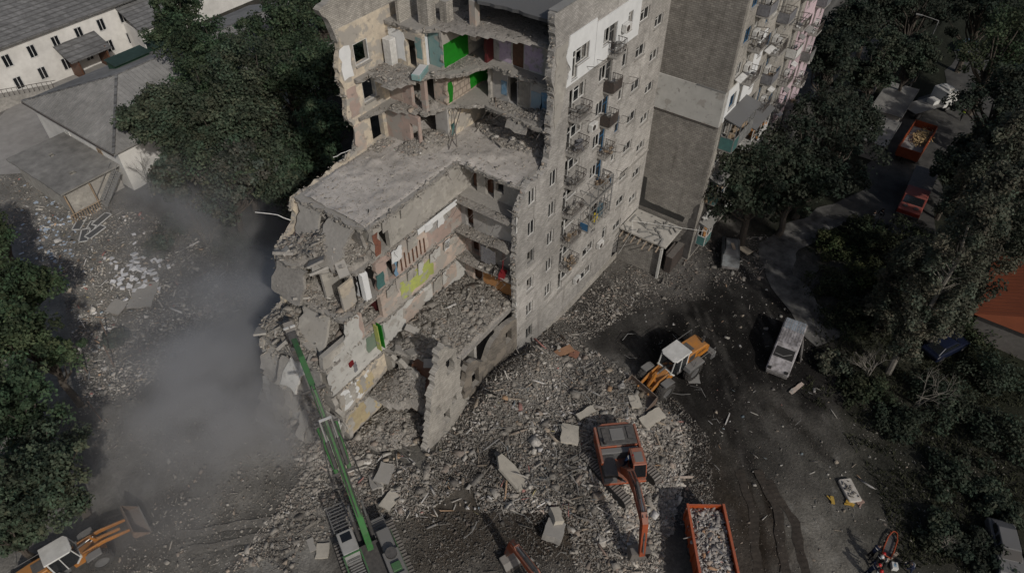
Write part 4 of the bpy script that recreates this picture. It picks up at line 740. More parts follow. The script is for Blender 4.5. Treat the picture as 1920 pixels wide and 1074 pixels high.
tag(scatter('rubble', [(640, 1000), (800, 960), (900, 960), (1060, 960), (1080, 1074), (700, 1074)], 5000, .04, .35, .55, 2.9, long=.2), 'fine rubble trodden into the brown earth at the bottom', 'rubble')
tag(scatter('rubble', [(960, 600), (1060, 590), (1120, 560), (1180, 500), (1260, 500), (1300, 520), (1200, 560), (1130, 620), (1060, 650), (990, 680)], 2600, .05, .35, 1.0, 2.8, long=.25), 'pale debris scratched over the dark ground by the facade', 'rubble')
tag(scatter('rubble', [(0, 330), (150, 330), (330, 420), (480, 540), (330, 700), (160, 780), (140, 600), (60, 470)], 7000, .05, .35, 1.25, 3.0), 'pale crumbs over the rear yard', 'rubble')
tag(scatter('rubble', [(160, 745), (330, 600), (500, 510), (510, 540), (340, 660), (180, 770)], 1500, .06, .4, 1.6, 2.6), 'line of pale stones along the sunlit yard edge', 'rubble')
# ---- large slabs and boards that lie singly
def loose(name, label, cat, px, py, size, rz, mat_, tilt=(0, 0), dz=.15, shape=None, group=None):
    p = gp(px, py); t = thing(name, label, cat, (p.x, p.y, p.z+dz), rz, group); m = MB()
    if shape: m.prism([(a*size[0]/2, b*size[1]/2) for a, b in shape], -size[2]/2, size[2]/2, 'XY')
    else: m.prism(rag([(-size[0]/2, -size[1]/2), (size[0]/2, -size[1]/2), (size[0]/2, size[1]/2), (-size[0]/2, size[1]/2)], '1111', .35, .08), -size[2]/2, size[2]/2, 'XY')
    o = m.build('broken_slab' if 'slab' in name else 'board', mat_, t); o.rotation_euler = (tilt[0], tilt[1], 0); return t
slab_pale = M('slab_pale', (.44, .41, .35), (.36, .335, .29), 2, bump=.3)
loose('concrete_slab', 'long pale slab leaning in the rubble with a hole near its middle', 'slab', 958, 893, (3.1, 1.4, .22), 1.35, slab_pale, (.35, -.3), .45, [(-1, -.8), (.2, -1), (1, -.6), (1, .1), (.5, .9), (-.9, .7)])
loose('concrete_slab', 'pale slab with notches beside the wheel loader bucket', 'slab', 1222, 788, (2.2, 1.0, .2), -.35, slab_pale, (.2, .1), .35)
loose('concrete_slab', 'crumpled pale slab left of the orange excavator', 'slab', 1068, 818, (1.8, 1.3, .18), .5, slab_pale, (.15, .1), .3)
loose('concrete_slab', 'grey square block by the second excavator arm', 'slab', 1038, 1000, (1.5, 1.3, .6), .3, concrete, (.1, .2), .35)
loose('concrete_slab', 'pale block tipped on end above the mud', 'slab', 1042, 973, (1.2, .7, .6), .9, slab_pale, (.3, .1), .4)
loose('concrete_slab', 'flat grey slab below the torn front wall stub', 'slab', 722, 890, (1.7, 1.2, .16), .4, concrete, (.1, .05), .25)
loose('concrete_slab', 'yellowish flat slab near the pit rubble', 'slab', 735, 937, (1.9, .9, .15), .1, slab_pale, (.05, .05), .2)
loose('concrete_slab', 'light slab half buried near the green boom', 'slab', 705, 905, (1.5, .8, .15), 1.0, concrete, (.1, .2), .22)
loose('concrete_slab', 'thin pale slab under the loader blade edge', 'slab', 1190, 755, (1.2, .9, .12), .8, slab_pale, (.2, .0), .2)
loose('concrete_slab', 'square pale slab on grey ground by the green cab', 'slab', 605, 1033, (1.1, .9, .12), .7, slab_pale, (.0, .0), .12)
loose('concrete_slab', 'grey slab next to the square pale slab by the green cab', 'slab', 585, 1022, (1.0, .5, .12), 1.1, concrete, (.0, .0), .12)
loose('door_board', 'brown board lying on rubble at the foot of the facade', 'board', 1056, 663, (1.9, .75, .06), -.35, M('board_brown', (.30, .17, .10), (.25, .14, .085), 3), (.1, .1), .3, rect(-1, 1, -1, 1))
loose('door_board', 'short brick-red board beside the brown board', 'board', 1076, 667, (.9, .7, .06), .2, M('board_red', (.27, .13, .085), (.2, .1, .07), 3), (.1, .1), .25)
loose('door_board', 'cream board beside the burnt car', 'board', 1394, 470, (1.7, .85, .08), 1.2, M('board_cream', (.50, .43, .32), (.44, .38, .29), 2), (.0, .1), .2, rect(-1, 1, -1, 1))
loose('concrete_slab', 'dusty flat lid-like slab among papers in the rear yard', 'slab', 270, 555, (3.4, 2.2, .12), .75, concrete, (.03, .02), .15)
loose('concrete_slab', 'smaller tilted plate below the flat slab in the rear yard', 'slab', 221, 578, (1.8, 1.3, .1), .5, concrete, (.2, .05), .25)
loose('concrete_slab', 'dark flat plate on the black ground near the loader', 'slab', 1300, 708, (1.3, 1.0, .06), .6, metal_grey, (0, 0), .08)
loose('door_board', 'pinkish plank in the grass by the burnt van', 'board', 1493, 729, (1.7, .3, .08), -.3, plaster_pink, (0, 0), .1)
loose('concrete_slab', 'white plaster sheet crumpled on pale rubble', 'slab', 1098, 778, (1.7, .6, .1), -.3, slab_pale, (.2, .15), .3)
for i, (px, py) in enumerate(((150, 420), (172, 428), (160, 443), (180, 437), (192, 414))):
    p = gp(px, py); t = thing('window_frame', ('white empty window frame, %s of the heap in the rear yard' % ('topmost', 'middle one', 'lowest', 'rightmost flat one', 'upright one by the stairs')[i]), 'window frame', (p.x, p.y, p.z+.1+.03*i), (.7, .65, .9, .2, .3)[i], 'discarded window frames'); m = MB(); w, h = 2.2, .95
    for a in ((-w/2, w/2, -h/2, -h/2+.1), (-w/2, w/2, h/2-.1, h/2), (-w/2, -w/2+.1, -h/2, h/2), (w/2-.1, w/2, -h/2, h/2)): m.b2(a[0], a[1], a[2], a[3], -.04, .04)
    m.build('frame', frame_white, t); MB().b2(-w/2+.1, w/2-.1, -h/2+.1, h/2-.1, -.012, .012).build('pane', glass_dusty, t)
m = MB()
for _ in range(60):
    x, y, z = gpix([RNG.normal(262, 24)], [RNG.normal(512, 22)]); m.box((x[0], y[0], z[0]+.1), (random.uniform(.2, .7), random.uniform(.2, .5), random.uniform(.02, .2)), random.uniform(0, 3), random.uniform(-.4, .4), random.uniform(-.4, .4))
tag(m.build('paper_litter', M('paper_white', (.62, .62, .63), (.5, .5, .51), 3)), 'white sheets and papers heaped in the rear yard', 'litter', kind='stuff')
m = MB()
for _ in range(90):
    x, y, z = gpix([RNG.normal(95, 30)], [RNG.normal(450, 45)]); m.box((x[0], y[0], z[0]+.06), (random.uniform(.15, .5), random.uniform(.1, .35), .04), random.uniform(0, 3), random.uniform(-.3, .3))
tag(m.build('paper_litter', M('litter_blue', (.30, .38, .48), (.4, .43, .47), 3)), 'bluish litter in the shade of the trees', 'litter', kind='stuff')
m = MB()
for _ in range(120):
    x, y, z = gpix([RNG.normal(1080, 130)], [RNG.normal(800, 110)]); L = random.uniform(.5, 1.8); a = random.uniform(0, 6.3); m.tube([Vector((x[0], y[0], z[0]+.25)), Vector((x[0]+L*.5*math.cos(a), y[0]+L*.5*math.sin(a), z[0]+.3+random.uniform(-.1, .35))), Vector((x[0]+L*math.cos(a+.3), y[0]+L*math.sin(a+.3), z[0]+.25+random.uniform(-.2, .6)))], random.uniform(.012, .03), 4)
tag(m.build('bar_litter', metal_grey), 'bent bars and pipes sticking out of the rubble', 'litter', kind='stuff')
# ================================================================== machines
paint_exc = M('paint_exc', (.36, .07, .02), (.22, .055, .025), 2.0, rough=.6, bump=.1, dust=.5, dustcol=(.22, .17, .14), peel=.15, peelcol=(.20, .13, .10))
paint_yel = M('paint_yel', (.44, .17, .022), (.33, .13, .025), 2.0, rough=.55, bump=.1, dust=.3, dustcol=(.30, .21, .13), peel=.12, peelcol=(.26, .15, .07))
paint_grn = M('paint_grn', (.03, .17, .035), (.03, .10, .03), 1.6, rough=.6, bump=.1, dust=.6, dustcol=(.085, .13, .08), peel=.25, peelcol=(.07, .085, .065))
paint_wht = M('paint_wht', (.62, .62, .60), (.52, .52, .50), 2, rough=.45, bump=.03, dust=.3)
paint_blk = M('paint_blk', (.03, .03, .031), (.055, .052, .05), 4, rough=.6, bump=.1, dust=.45, dustcol=(.16, .15, .14))
paint_gry = M('paint_gry', (.13, .13, .13), (.09, .09, .09), 4, rough=.6, bump=.1, dust=.35)
rubber = M('rubber', (.025, .024, .023), (.05, .047, .043), 6, rough=.9, bump=.4, dust=.35, dustcol=(.13, .12, .11))
chrome = M('chrome', (.45, .45, .45), (.35, .35, .35), 6, rough=.3, metal=.8, bump=.0)
steel_worn = M('steel_worn', (.17, .155, .14), (.10, .085, .075), 4, rough=.55, bump=.3, dust=.4)
rust = M('rust', (.17, .12, .09), (.10, .075, .06), 5, rough=.8, bump=.4, dust=.3)
lamp_mat = M('lamp_mat', (.6, .58, .5), rough=.3, bump=0)
def track(parent, y, L, w, r, yaw=0.0, n=26):
    ca, sa = math.cos(yaw), math.sin(yaw); q = lambda x, yy, z: (x*ca-yy*sa, x*sa+yy*ca, z)
    m = MB(); prof = []
    for i in range(9): a = math.pi/2+math.pi*i/8; prof.append((-L/2+r+r*math.cos(a), r+r*math.sin(a)))
    for i in range(9): a = -math.pi/2+math.pi*i/8; prof.append((L/2-r+r*math.cos(a), r+r*math.sin(a)))
    k = len(prof); vs = [q(a, y-w/2, b) for a, b in prof]+[q(a, y+w/2, b) for a, b in prof]
    m.add(vs, [tuple(range(k)), tuple(range(2*k-1, k-1, -1))]+[(i, (i+1) % k, k+(i+1) % k, k+i) for i in range(k)])
    o = m.build('track', rubber, parent); s = MB(); per = 2*(L-2*r)+2*math.pi*r
    for i in range(n*2):
        d = per*i/(n*2); st = L-2*r
        if d < st: p = (-st/2+d, 2*r+.03); ry = 0
        elif d < st+math.pi*r: a = math.pi/2-(d-st)/r; p = (st/2+(r+.03)*math.cos(a), r+(r+.03)*math.sin(a)); ry = math.pi/2-a
        elif d < 2*st+math.pi*r: p = (st/2-(d-st-math.pi*r), -.03); ry = 0
        else: a = -math.pi/2-(d-2*st-math.pi*r)/r; p = (-st/2+(r+.03)*math.cos(a), r+(r+.03)*math.sin(a)); ry = math.pi/2-a
        c = Vector(q(p[0], y, p[1])); mm = Matrix.Rotation(yaw, 3, 'Z') @ Matrix.Rotation(ry, 3, 'Y'); vs = [c+mm @ Vector((i_*.06, j_*w/2, k_*.03)) for k_ in (-1, 1) for i_, j_ in ((-1, -1), (1, -1), (1, 1), (-1, 1))]
        s.add(vs, [(3, 2, 1, 0), (4, 5, 6, 7), (0, 1, 5, 4), (1, 2, 6, 5), (2, 3, 7, 6), (3, 0, 4, 7)])
    s.build('track_pads', steel_worn, o); return o
def beam(parent, name, pts, hs, w, mat_, y=0.0):
    """box-section boom along (x, z) points with heights hs"""
    m = MB(); n = len(pts); vs = []
    for i, (x, z) in enumerate(pts):
        a = pts[max(i-1, 0)]; b = pts[min(i+1, n-1)]; L = math.hypot(b[0]-a[0], b[1]-a[1]); nx, nz = -(b[1]-a[1])/L, (b[0]-a[0])/L; h = hs[i]/2
        vs += [(x+nx*h, y-w/2, z+nz*h), (x+nx*h, y+w/2, z+nz*h), (x-nx*h, y+w/2, z-nz*h), (x-nx*h, y-w/2, z-nz*h)]
    fs = [(0, 1, 2, 3), tuple(4*(n-1)+i for i in (3, 2, 1, 0))]+[(4*i+j, 4*i+(j+1) % 4, 4*(i+1)+(j+1) % 4, 4*(i+1)+j) for i in range(n-1) for j in range(4)]
    return m.add(vs, fs).build(name, mat_, parent, bevel=.02)
def ram(parent, a, b, r=.09):
    a = Vector(a); b = Vector(b); mid = a.lerp(b, .58); o = MB().cyl(a, mid, r, n=10).build('hydraulic_ram', paint_blk, parent); MB().cyl(mid, b, r*.6, n=10).build('rod', chrome, o); return o
def bucket(parent, x, z, w, s=1.0, flip=1, mat_=None):
    pr = [(0, .1), (.55, .0), (.95, -.35), (1.0, -.8), (.7, -1.15), (.15, -1.2)]; pr = [(x+a*s*flip, z+b*s) for a, b in pr]; m = MB(); n = len(pr)
    for t in (-w/2, w/2): m.prism(pr, t-.025, t+.025, 'XZ')
    for a, b in zip(pr[:-1], pr[1:]): m.bar((a[0], 0, a[1]), (b[0], 0, b[1]), w, .05, up=(0, 0, 1) if abs(b[0]-a[0]) > abs(b[1]-a[1]) else (1, 0, 0))
    o = m.build('bucket', mat_ or steel_worn, parent)
    for i in range(5): MB().box((pr[-1][0]-.1*flip, -w/2+w*(i+.5)/5, pr[-1][1]+.02), (.3, .1, .08)).build('tooth', steel_worn, o)
    return o
def excavator(label, loc, head, tyaw, pts, paint, small=1.0):
    t = thing('excavator', label, 'excavator', loc, head)
    for s in (-1, 1): track(t, s*1.5, 5.2, .65, .45, tyaw)
    ca, sa = math.cos(tyaw), math.sin(tyaw)
    MB().box((0, 0, .65), (2.4, 1.9, .5), tyaw).build('undercarriage', paint_blk, t); MB().cyl((0, 0, .9), (0, 0, 1.15), .75, n=20).build('slew_ring', paint_blk, t)
    MB().prism([(-2.5, -1.3), (-2.2, -1.55), (1.75, -1.55), (1.75, 1.55), (-2.2, 1.55), (-2.5, 1.3)], 1.15, 1.4, 'XY').build('platform', paint, t, bevel=.03)
    # counterweight with rounded rear rim
    MB().prism([(-2.75, -.9), (-2.5, -1.35), (-2.1, -1.6), (-1.75, -1.6), (-1.75, 1.6), (-2.1, 1.6), (-2.5, 1.35), (-2.75, .9)], 1.4, 2.35, 'XY').build('counterweight', paint, t, bevel=.06)
    hood = MB().b2(-2.4, -.75, -1.35, 1.35, 2.352, 2.5).build('engine_hood', paint_blk, t, bevel=.03)
    MB().b2(-1.74, -.7, -1.5, 1.5, 1.4, 2.35).build('engine_bay', paint, t, bevel=.03)
    for s in (-1, 1): MB().b2(-2.45, .6, s*1.5-.09, s*1.5+.09, 2.0, 2.42).build('side_rail', paint, t, bevel=.03)
    MB().b2(-2.1, -1.1, -.5, .5, 2.502, 2.56).build('hood_panel', paint_gry, t, bevel=.02); MB().b2(-2.15, -1.1, -1.1, -.75, 2.502, 2.58).build('vent', paint_blk, t); MB().b2(-2.15, -1.1, .75, 1.1, 2.502, 2.58).build('vent', paint_blk, t)
    MB().b2(-.65, -.2, -1.4, 1.4, 1.4, 2.25).build('hydraulic_bay', paint_gry, t, bevel=.03); MB().cyl((-.9, -1.05, 2.5), (-.9, -1.05, 2.85), .12, n=12).build('exhaust', paint_blk, t)
    MB().b2(-.15, 1.5, -1.5, -.5, 1.4, 2.1).build('tool_box', paint_blk, t, bevel=.03); MB().b2(.9, 1.7, -1.5, -.6, 1.401, 1.75).build('step_box', paint_gry, t)
    cab = MB().prism([(-.1, 1.4), (1.55, 1.4), (1.75, 1.9), (1.35, 2.95), (-.1, 2.95)], .5, 1.5, 'XZ').build('cab', paint, t, bevel=.05)
    MB().b2(.0, 1.2, .6, 1.4, 2.955, 3.0).build('cab_roof_panel', paint, cab, bevel=.02); MB().b2(.35, 1.15, .7, 1.3, 3.005, 3.02).build('roof_hatch', paint_gry, cab)
    MB().prism([(.15, 2.0), (1.6, 2.0), (1.28, 2.85), (.15, 2.85)], 1.502, 1.515, 'XZ').build('side_window', glass_dark, cab); MB().prism([(.15, 2.0), (1.6, 2.0), (1.28, 2.85), (.15, 2.85)], .485, .498, 'XZ').build('side_window', glass_dark, cab)
    MB().add([(1.77, .58, 1.95), (1.77, 1.42, 1.95), (1.38, 1.42, 2.9), (1.38, .58, 2.9)], [(0, 1, 2, 3)]).build('windscreen', glass_dark, cab)
    (x0, z0), (x1, z1), (x2, z2), (x3, z3) = pts
    b = beam(t, 'boom', [(x0, z0), ((x0*.55+x1*.45), (z0*.5+z1*.5)+.45), (x1, z1), (x2, z2)], [.45, .75, .7, .45], .5, paint)
    for s in (-1, 1): ram(t, (x0+.35, s*.38, z0-.5), ((x0+x1)/2+.2, s*.38, (z0+z1)/2+.1), .11)
    beam(t, 'arm', [(x2-.45*(1 if x1 < x2 else 1), z2+.45), (x2, z2), ((x2+x3)/2, (z2+z3)/2), (x3, z3)], [.35, .7, .5, .3], .4, paint); ram(t, (x1-.3, 0, z1+.55), (x2-.4, 0, z2+.5), .1); ram(t, (x2+.15, 0, z2+.1), (x3+.15, 0, z3+.6), .09)
    bucket(t, x3, z3, 1.3, .95, -1); hose = MB()
    for s in (-.12, .12): hose.tube([Vector((x0, s, z0+.5)), Vector(((x0+x1)/2, s, (z0+z1)/2+.95)), Vector((x1, s, z1+.45)), Vector((x2, s, z2+.45))], .035, 5)
    hose.build('hydraulic_hose', paint_blk, t); return t
C1 = Vector((27.3, 9.9, 0)); C1.z = gzf(27.3, 9.9)-.05
exc1 = excavator('orange crawler excavator standing on pale rubble with its boom reaching down', C1, math.radians(-138), math.radians(31), [(1.0, 1.9), (3.9, 4.1), (6.0, 3.9), (6.9, .9)], paint_exc)
h2 = vd(1030, 1110, 950, 990); p2 = G(950, 1040, .6); C2 = Vector((p2.x-7.0*math.cos(h2), p2.y-7.0*math.sin(h2), .1))
exc2 = excavator('orange excavator arm and boom reaching in from the bottom edge', C2, h2, .1, [(1.0, 1.9), (3.6, 4.2), (6.1, 3.6), (6.9, .9)], paint_exc)

# ---- green long-reach demolition machine (built in place; heading towards the torn block)
BP = [G(690, 1015, 3.0), G(640, 885, 8.2), G(611, 795, 11.2), G(590, 730, 12.6), G(566, 672, 13.0), G(549, 632, 12.2)]
gh = math.atan2(BP[-1].y-BP[0].y, BP[-1].x-BP[0].x); gl = BP[0]+Vector((-math.cos(gh), -math.sin(gh), 0))*.9; gl.z = gzf(gl.x, gl.y)
grn = thing('demolition_excavator', 'green long-reach demolition excavator with its boom raised to the torn block', 'excavator', gl, gh)
inv = Matrix.Rotation(-gh, 3, 'Z'); LP = [inv @ (p-gl) for p in BP]; bp = [(p.x, p.z) for p in LP]
for s in (-1, 1): track(grn, s*1.75, 6.0, .8, .55)
MB().box((0, 0, .8), (3.4, 2.6, .6)).build('undercarriage', paint_blk, grn); MB().prism([(-4.2, -1.2), (-3.8, -1.6), (1.5, -1.6), (1.5, 1.6), (-3.8, 1.6), (-4.2, 1.2)], 1.35, 1.65, 'XY').build('platform', paint_blk, grn, bevel=.03)
MB().prism([(-4.4, -1.0), (-4.0, -1.6), (-2.8, -1.6), (-2.8, 1.6), (-4.0, 1.6), (-4.4, 1.0)], 1.65, 2.9, 'XY').build('counterweight', paint_grn, grn, bevel=.06)
# right-hand body: engine boxes; left-hand: cab with long guard
MB().b2(-2.75, -.2, -1.65, -.55, 1.66, 2.75).build('engine_bay', paint_gry, grn, bevel=.04); MB().b2(-.15, 1.6, -1.6, -.7, 1.66, 2.5).build('tank', paint_gry, grn, bevel=.06); MB().cyl((-.5, -1.1, 2.75), (-.5, -1.1, 3.0), .38, n=20).build('air_filter', paint_blk, grn); MB().b2(-1.8, -1.2, -1.4, -.8, 2.755, 2.95).build('engine_cover', paint_grn, grn, bevel=.03)
MB().b2(-2.6, -2.0, -1.5, -.7, 2.755, 2.9).build('engine_cover', paint_gry, grn); MB().b2(-2.7, 1.5, -1.72, -1.66, 1.5, 2.1).build('side_rail', paint_grn, grn); MB().b2(1.6, 2.9, -1.6, -.6, 1.6, 1.7).build('walkway', paint_gry, grn)
for i in range(6): MB().bar((1.65+i*.24, -1.6, 1.75), (1.65+i*.24, -.6, 1.75), .05).build('walkway_bar', paint_gry, grn)
cab = MB().prism([(.6, 1.6), (2.5, 1.6), (2.6, 2.2), (2.3, 3.15), (.6, 3.15)], .65, 1.75, 'XZ').build('cab', M('cab_grey', (.33, .33, .32), (.26, .26, .25), 2, rough=.5, bump=.05, dust=.4), grn, bevel=.05); MB().b2(1.5, 2.1, .85, 1.55, 3.152, 3.17).build('roof_window', glass_dark, cab); MB().prism([(.8, 2.15), (2.45, 2.2), (2.2, 3.0), (.8, 3.0)], 1.752, 1.765, 'XZ').build('side_window', glass_dark, cab)
gd = MB()
for y in (.6, 1.8): gd.bar((2.4, y, 3.1), (4.6, y, 2.75), .07); gd.bar((4.6, y, 2.75), (4.6, y, 1.7), .06)
for i in range(8): gd.bar((2.6+i*.28, .6, 3.07-i*.045), (2.6+i*.28, 1.8, 3.07-i*.045), .05)
gd.build('cab_guard', paint_gry, grn)
gr = MB()
for y in (.62, 1.78): gr.bar((-2.2, y, 2.9), (.6, y, 3.1), .09); gr.bar((-2.2, y, 1.6), (-2.2, y, 2.9), .09); gr.bar((.55, y, 1.65), (.55, y, 3.1), .09)
for x, z in ((-2.2, 2.9), (.55, 3.1)): gr.bar((x, .62, z), (x, 1.78, z), .09)
gr.build('guard_frame', paint_grn, grn); st = MB()
for i in range(14): st.box((-2.0+i*.18, 1.2, 2.1+.03*i), (.06, .9, .06))
st.build('ladder', metal_grey, grn)
beam(grn, 'boom', [(bp[0][0]-.2, bp[0][1]-.5), (bp[0][0]+.3, bp[0][1]+.9), bp[1]], [.55, .6, .42], .42, paint_grn)
beam(grn, 'middle_boom', [bp[1], bp[2], bp[3]], [.5, .42, .42], .36, paint_grn); beam(grn, 'arm', [bp[3], bp[4], bp[5]], [.42, .36, .5], .36, paint_grn)
lk = MB()
for s in (-1, 1): lk.cyl((bp[2][0], s*.55, bp[2][1]), (bp[1][0], s*.42, bp[1][1]+.2), .14, n=8)
lk.build('boom_link', paint_grn, grn)
for s in (-1, 1): ram(grn, (bp[1][0]+.1, s*.36, bp[1][1]+.5), (bp[2][0], s*.36, bp[2][1]+.45), .14); ram(grn, (bp[0][0]+.4, s*.45, bp[0][1]), ((bp[0][0]*.45+bp[1][0]*.55), s*.45, bp[0][1]*.45+bp[1][1]*.55), .14)
pinm = MB()
for q in (bp[1], bp[2], bp[3]): pinm.cyl((q[0], -.75, q[1]), (q[0], .75, q[1]), .11, n=8)
pinm.build('pivot_pins', paint_blk, grn); hs = MB()
for s in (-.95, .95): hs.tube([Vector((bp[1][0]+.2, s*.45, bp[1][1]+.2)), Vector((bp[1][0]-.2, s, bp[1][1]-.9)), Vector((bp[1][0]+.1, s*.9, bp[1][1]+.6)), Vector((bp[2][0]-.2, s*.5, bp[2][1]+.1))], .045, 5)
for s in (-.15, .1): hs.tube([Vector((bp[0][0]+.3, s, bp[0][1]+1.3)), Vector((bp[1][0]-.3, s, bp[1][1]+.35)), Vector((bp[2][0], s, bp[2][1]+.42)), Vector((bp[3][0], s, bp[3][1]+.42))], .05, 5)
hs.build('hydraulic_hose', paint_blk, grn)
tip = bp[5]; MB().prism([(tip[0]-.9, tip[1]+.35), (tip[0]+.1, tip[1]+.45), (tip[0]+.3, tip[1]-.1), (tip[0]-.6, tip[1]-.35)], -.3, .3, 'XZ').build('attachment_bracket', paint_blk, grn, bevel=.04)
for s in (-1, 1): MB().prism([(tip[0]+.1, tip[1]+s*.25), (tip[0]+1.0, tip[1]+s*.75-.2), (tip[0]+1.6, tip[1]-.35+s*.1), (tip[0]+.9, tip[1]-.25+s*.15), (tip[0]+.3, tip[1])], -.32, .32, 'XZ').build('jaw', steel_worn, grn)
for q in (-.2, .25): MB().b2(tip[0]+.45, tip[0]+.6, q-.2, q+.15, tip[1]+.42, tip[1]+.5).build('white_plate', frame_white, grn)
MB().b2(bp[2][0]-.1, bp[2][0]+.08, -.4, .4, bp[2][1]+.5, bp[2][1]+.54).build('white_plate', frame_white, grn)

# ---- wheel loaders
def wheel(parent, x, y, r, w, z=None, tread=True, rimm=None):
    z = r if z is None else z; n = 24; prof = [(-.5, .62), (-.5, .9), (-.38, 1.0), (.38, 1.0), (.5, .9), (.5, .62)]; m = MB(); vs = []; k = len(prof)
    for i in range(n):
        a = 2*math.pi*i/n
        for u, rr in prof: vs.append((x+rr*r*math.cos(a), y+u*w, z+rr*r*math.sin(a)))
    m.add(vs, [(i*k+j, i*k+j+1, ((i+1) % n)*k+j+1, ((i+1) % n)*k+j) for i in range(n) for j in range(k-1)]); wh = m.build('wheel', rubber, parent)
    if tread:
        tm = MB()
        for i in range(n):
            for s in (-1, 1): a = 2*math.pi*(i+.25*s)/n; c = (x+r*1.01*math.cos(a), y+s*w*.25, z+r*1.01*math.sin(a)); tm.box(c, (.06*r*1.6, w*.46, .1*r), s*.3, 0, math.pi/2-a)
        tm.build('tread', rubber, wh)
    MB().cyl((x, y-w*.42, z), (x, y+w*.42, z), .63*r, n=18).build('rim', rimm or paint_gry, wh); return wh
def lettering(parent, txt, size, loc, rot, mat_):
    c = bpy.data.curves.new('lettering', 'FONT'); c.body = txt; c.size = size; c.extrude = .004; c.align_x = 'CENTER'; c.align_y = 'CENTER'; q = bpy.data.objects.new('lettering', c)
    me = bpy.data.meshes.new_from_object(q); bpy.data.objects.remove(q); me.materials.clear(); me.materials.append(mat_); return link('lettering', me, parent, loc, rot)
def loader(label, loc, head, arm_z, buck_z, btilt, rx=0.0):
    t = thing('wheel_loader', label, 'wheel loader', loc, head)
    for x in (-1.7, 1.7):
        for s in (-1, 1): wheel(t, x, s*1.08, .86, .68, rimm=paint_gry)
    MB().prism([(-2.9, .9), (-.3, .9), (-.2, 1.5), (-2.9, 1.5)], -.6, .6, 'XZ').build('rear_frame', paint_gry, t); MB().prism([(.0, .7), (2.4, .7), (2.2, 1.2), (.9, 2.1), (.3, 2.1), (.0, 1.2)], -.45, .45, 'XZ').build('front_frame', paint_yel, t, bevel=.03)
    hd = MB().prism([(-4.0, 1.45), (-4.05, 2.1), (-3.6, 2.6), (-2.2, 2.75), (-1.25, 2.75), (-1.2, 1.45)], -.72, .72, 'XZ').build('engine_hood', paint_yel, t, bevel=.16)
    MB().b2(-2.2, -1.35, -.45, .45, 2.752, 2.78).build('grille', paint_blk, hd); MB().cyl((-3.4, .28, 2.6), (-3.55, .28, 3.2), .11, n=12).build('exhaust', paint_blk, hd)
    for s in (-1, 1): MB().b2(-2.1, -1.4, s*.722-.01, s*.722+.01, 1.9, 2.55).build('side_grille', paint_blk, hd); lettering(hd, 'LIEBHERR', .26, (-2.9, s*.735, 2.2), (math.pi/2, 0, 0 if s < 0 else math.pi), paint_blk)
    MB().b2(-4.5, -3.9, -1.25, 1.25, .75, 1.5).build('counterweight', paint_gry, t, bevel=.08)
    for s in (-1, 1):
        MB().prism([(-2.75, 1.55), (-2.6, 1.85), (-.85, 1.85), (-.7, 1.5)], s*.75, s*1.45, 'XZ').build('rear_fender', paint_gry, t, bevel=.03); MB().prism([(.95, 1.75), (1.3, 1.95), (2.1, 1.95), (2.15, 1.85)], s*.78, s*1.42, 'XZ').build('front_fender', paint_gry, t, bevel=.02)
        rl = MB(); rl.tube([Vector((-4.0, s*1.3, 1.5)), Vector((-4.0, s*1.3, 2.4)), Vector((-1.5, s*1.3, 2.4)), Vector((-1.4, s*1.3, 1.85))], .025, 6); rl.build('handrail', paint_gry, t)
    cab = MB().prism([(-1.15, 1.5), (.35, 1.5), (.75, 2.0), (.55, 3.3), (-1.1, 3.3)], -.72, .72, 'XZ').build('cab', glass_dark, t, bevel=.05)
    MB().prism([(-1.3, -.86), (.5, -.86), (.72, -.55), (.72, .55), (.5, .86), (-1.3, .86)], 3.302, 3.45, 'XY').build('cab_roof', paint_wht, cab, bevel=.04); MB().b2(.2, .45, -.5, .5, 3.452, 3.47).build('roof_rib', paint_wht, cab)
    pl = MB()
    for s in (-1, 1): pl.bar((.78, s*.7, 2.0), (.6, s*.7, 3.3), .07); pl.bar((-1.12, s*.7, 1.5), (-1.12, s*.7, 3.3), .1); pl.bar((-.3, s*.73, 1.5), (-.3, s*.73, 3.3), .07); pl.bar((.35, s*.73, 1.52), (.78, s*.73, 2.0), .12)
    pl.bar((.8, -.72, 1.98), (.8, .72, 1.98), .1, .3); pl.build('cab_frame', paint_wht, cab)
    for s in (-1, 1):
        b = beam(t, 'lift_arm', [(.45, 1.95), (1.9+rx*.5, (1.95+arm_z)/2+.25), (3.2+rx, arm_z)], [.26, .36, .24], .13, paint_yel, s*.55); lettering(b, 'LIEBHERR', .26, (1.5, s*.645, (1.95+arm_z)/2+.25), (math.pi/2, -math.atan2(arm_z-1.95, 2.75)*s*-1 if s > 0 else -math.atan2(arm_z-1.95, 2.75), 0 if s < 0 else math.pi), paint_blk); ram(t, (.6, s*.3, 1.2), (2.2, s*.45, (1.95+arm_z)/2), .09)
    MB().bar((2.0, -.6, (1.95+arm_z)/2), (2.0, .6, (1.95+arm_z)/2), .25, .3).build('cross_beam', paint_yel, t); ram(t, (.6, 0, 2.2), (2.1, 0, arm_z+1.0), .1); beam(t, 'tilt_lever', [(1.9, (1.95+arm_z)/2+.9), (2.1, (1.95+arm_z)/2+.2), (2.6+rx, arm_z+.1)], [.2, .35, .2], .2, paint_yel)
    # bucket
    W = 2.9; pr = [(-.1, .9), (-.15, .35), (.0, .0), (.9, -.12), (1.15, -.1)]; cb, sb = math.cos(btilt), math.sin(btilt); pr2 = [(3.25+rx+a*cb-b*sb, buck_z+a*sb+b*cb) for a, b in pr]; m = MB()
    for a, b in zip(pr2[:-1], pr2[1:]): m.bar((a[0], 0, a[1]), (b[0], 0, b[1]), W, .06, up=(0, 0, 1) if abs(b[0]-a[0]) > abs(b[1]-a[1]) else (1, 0, 0))
    bk = m.build('bucket', rust, t)
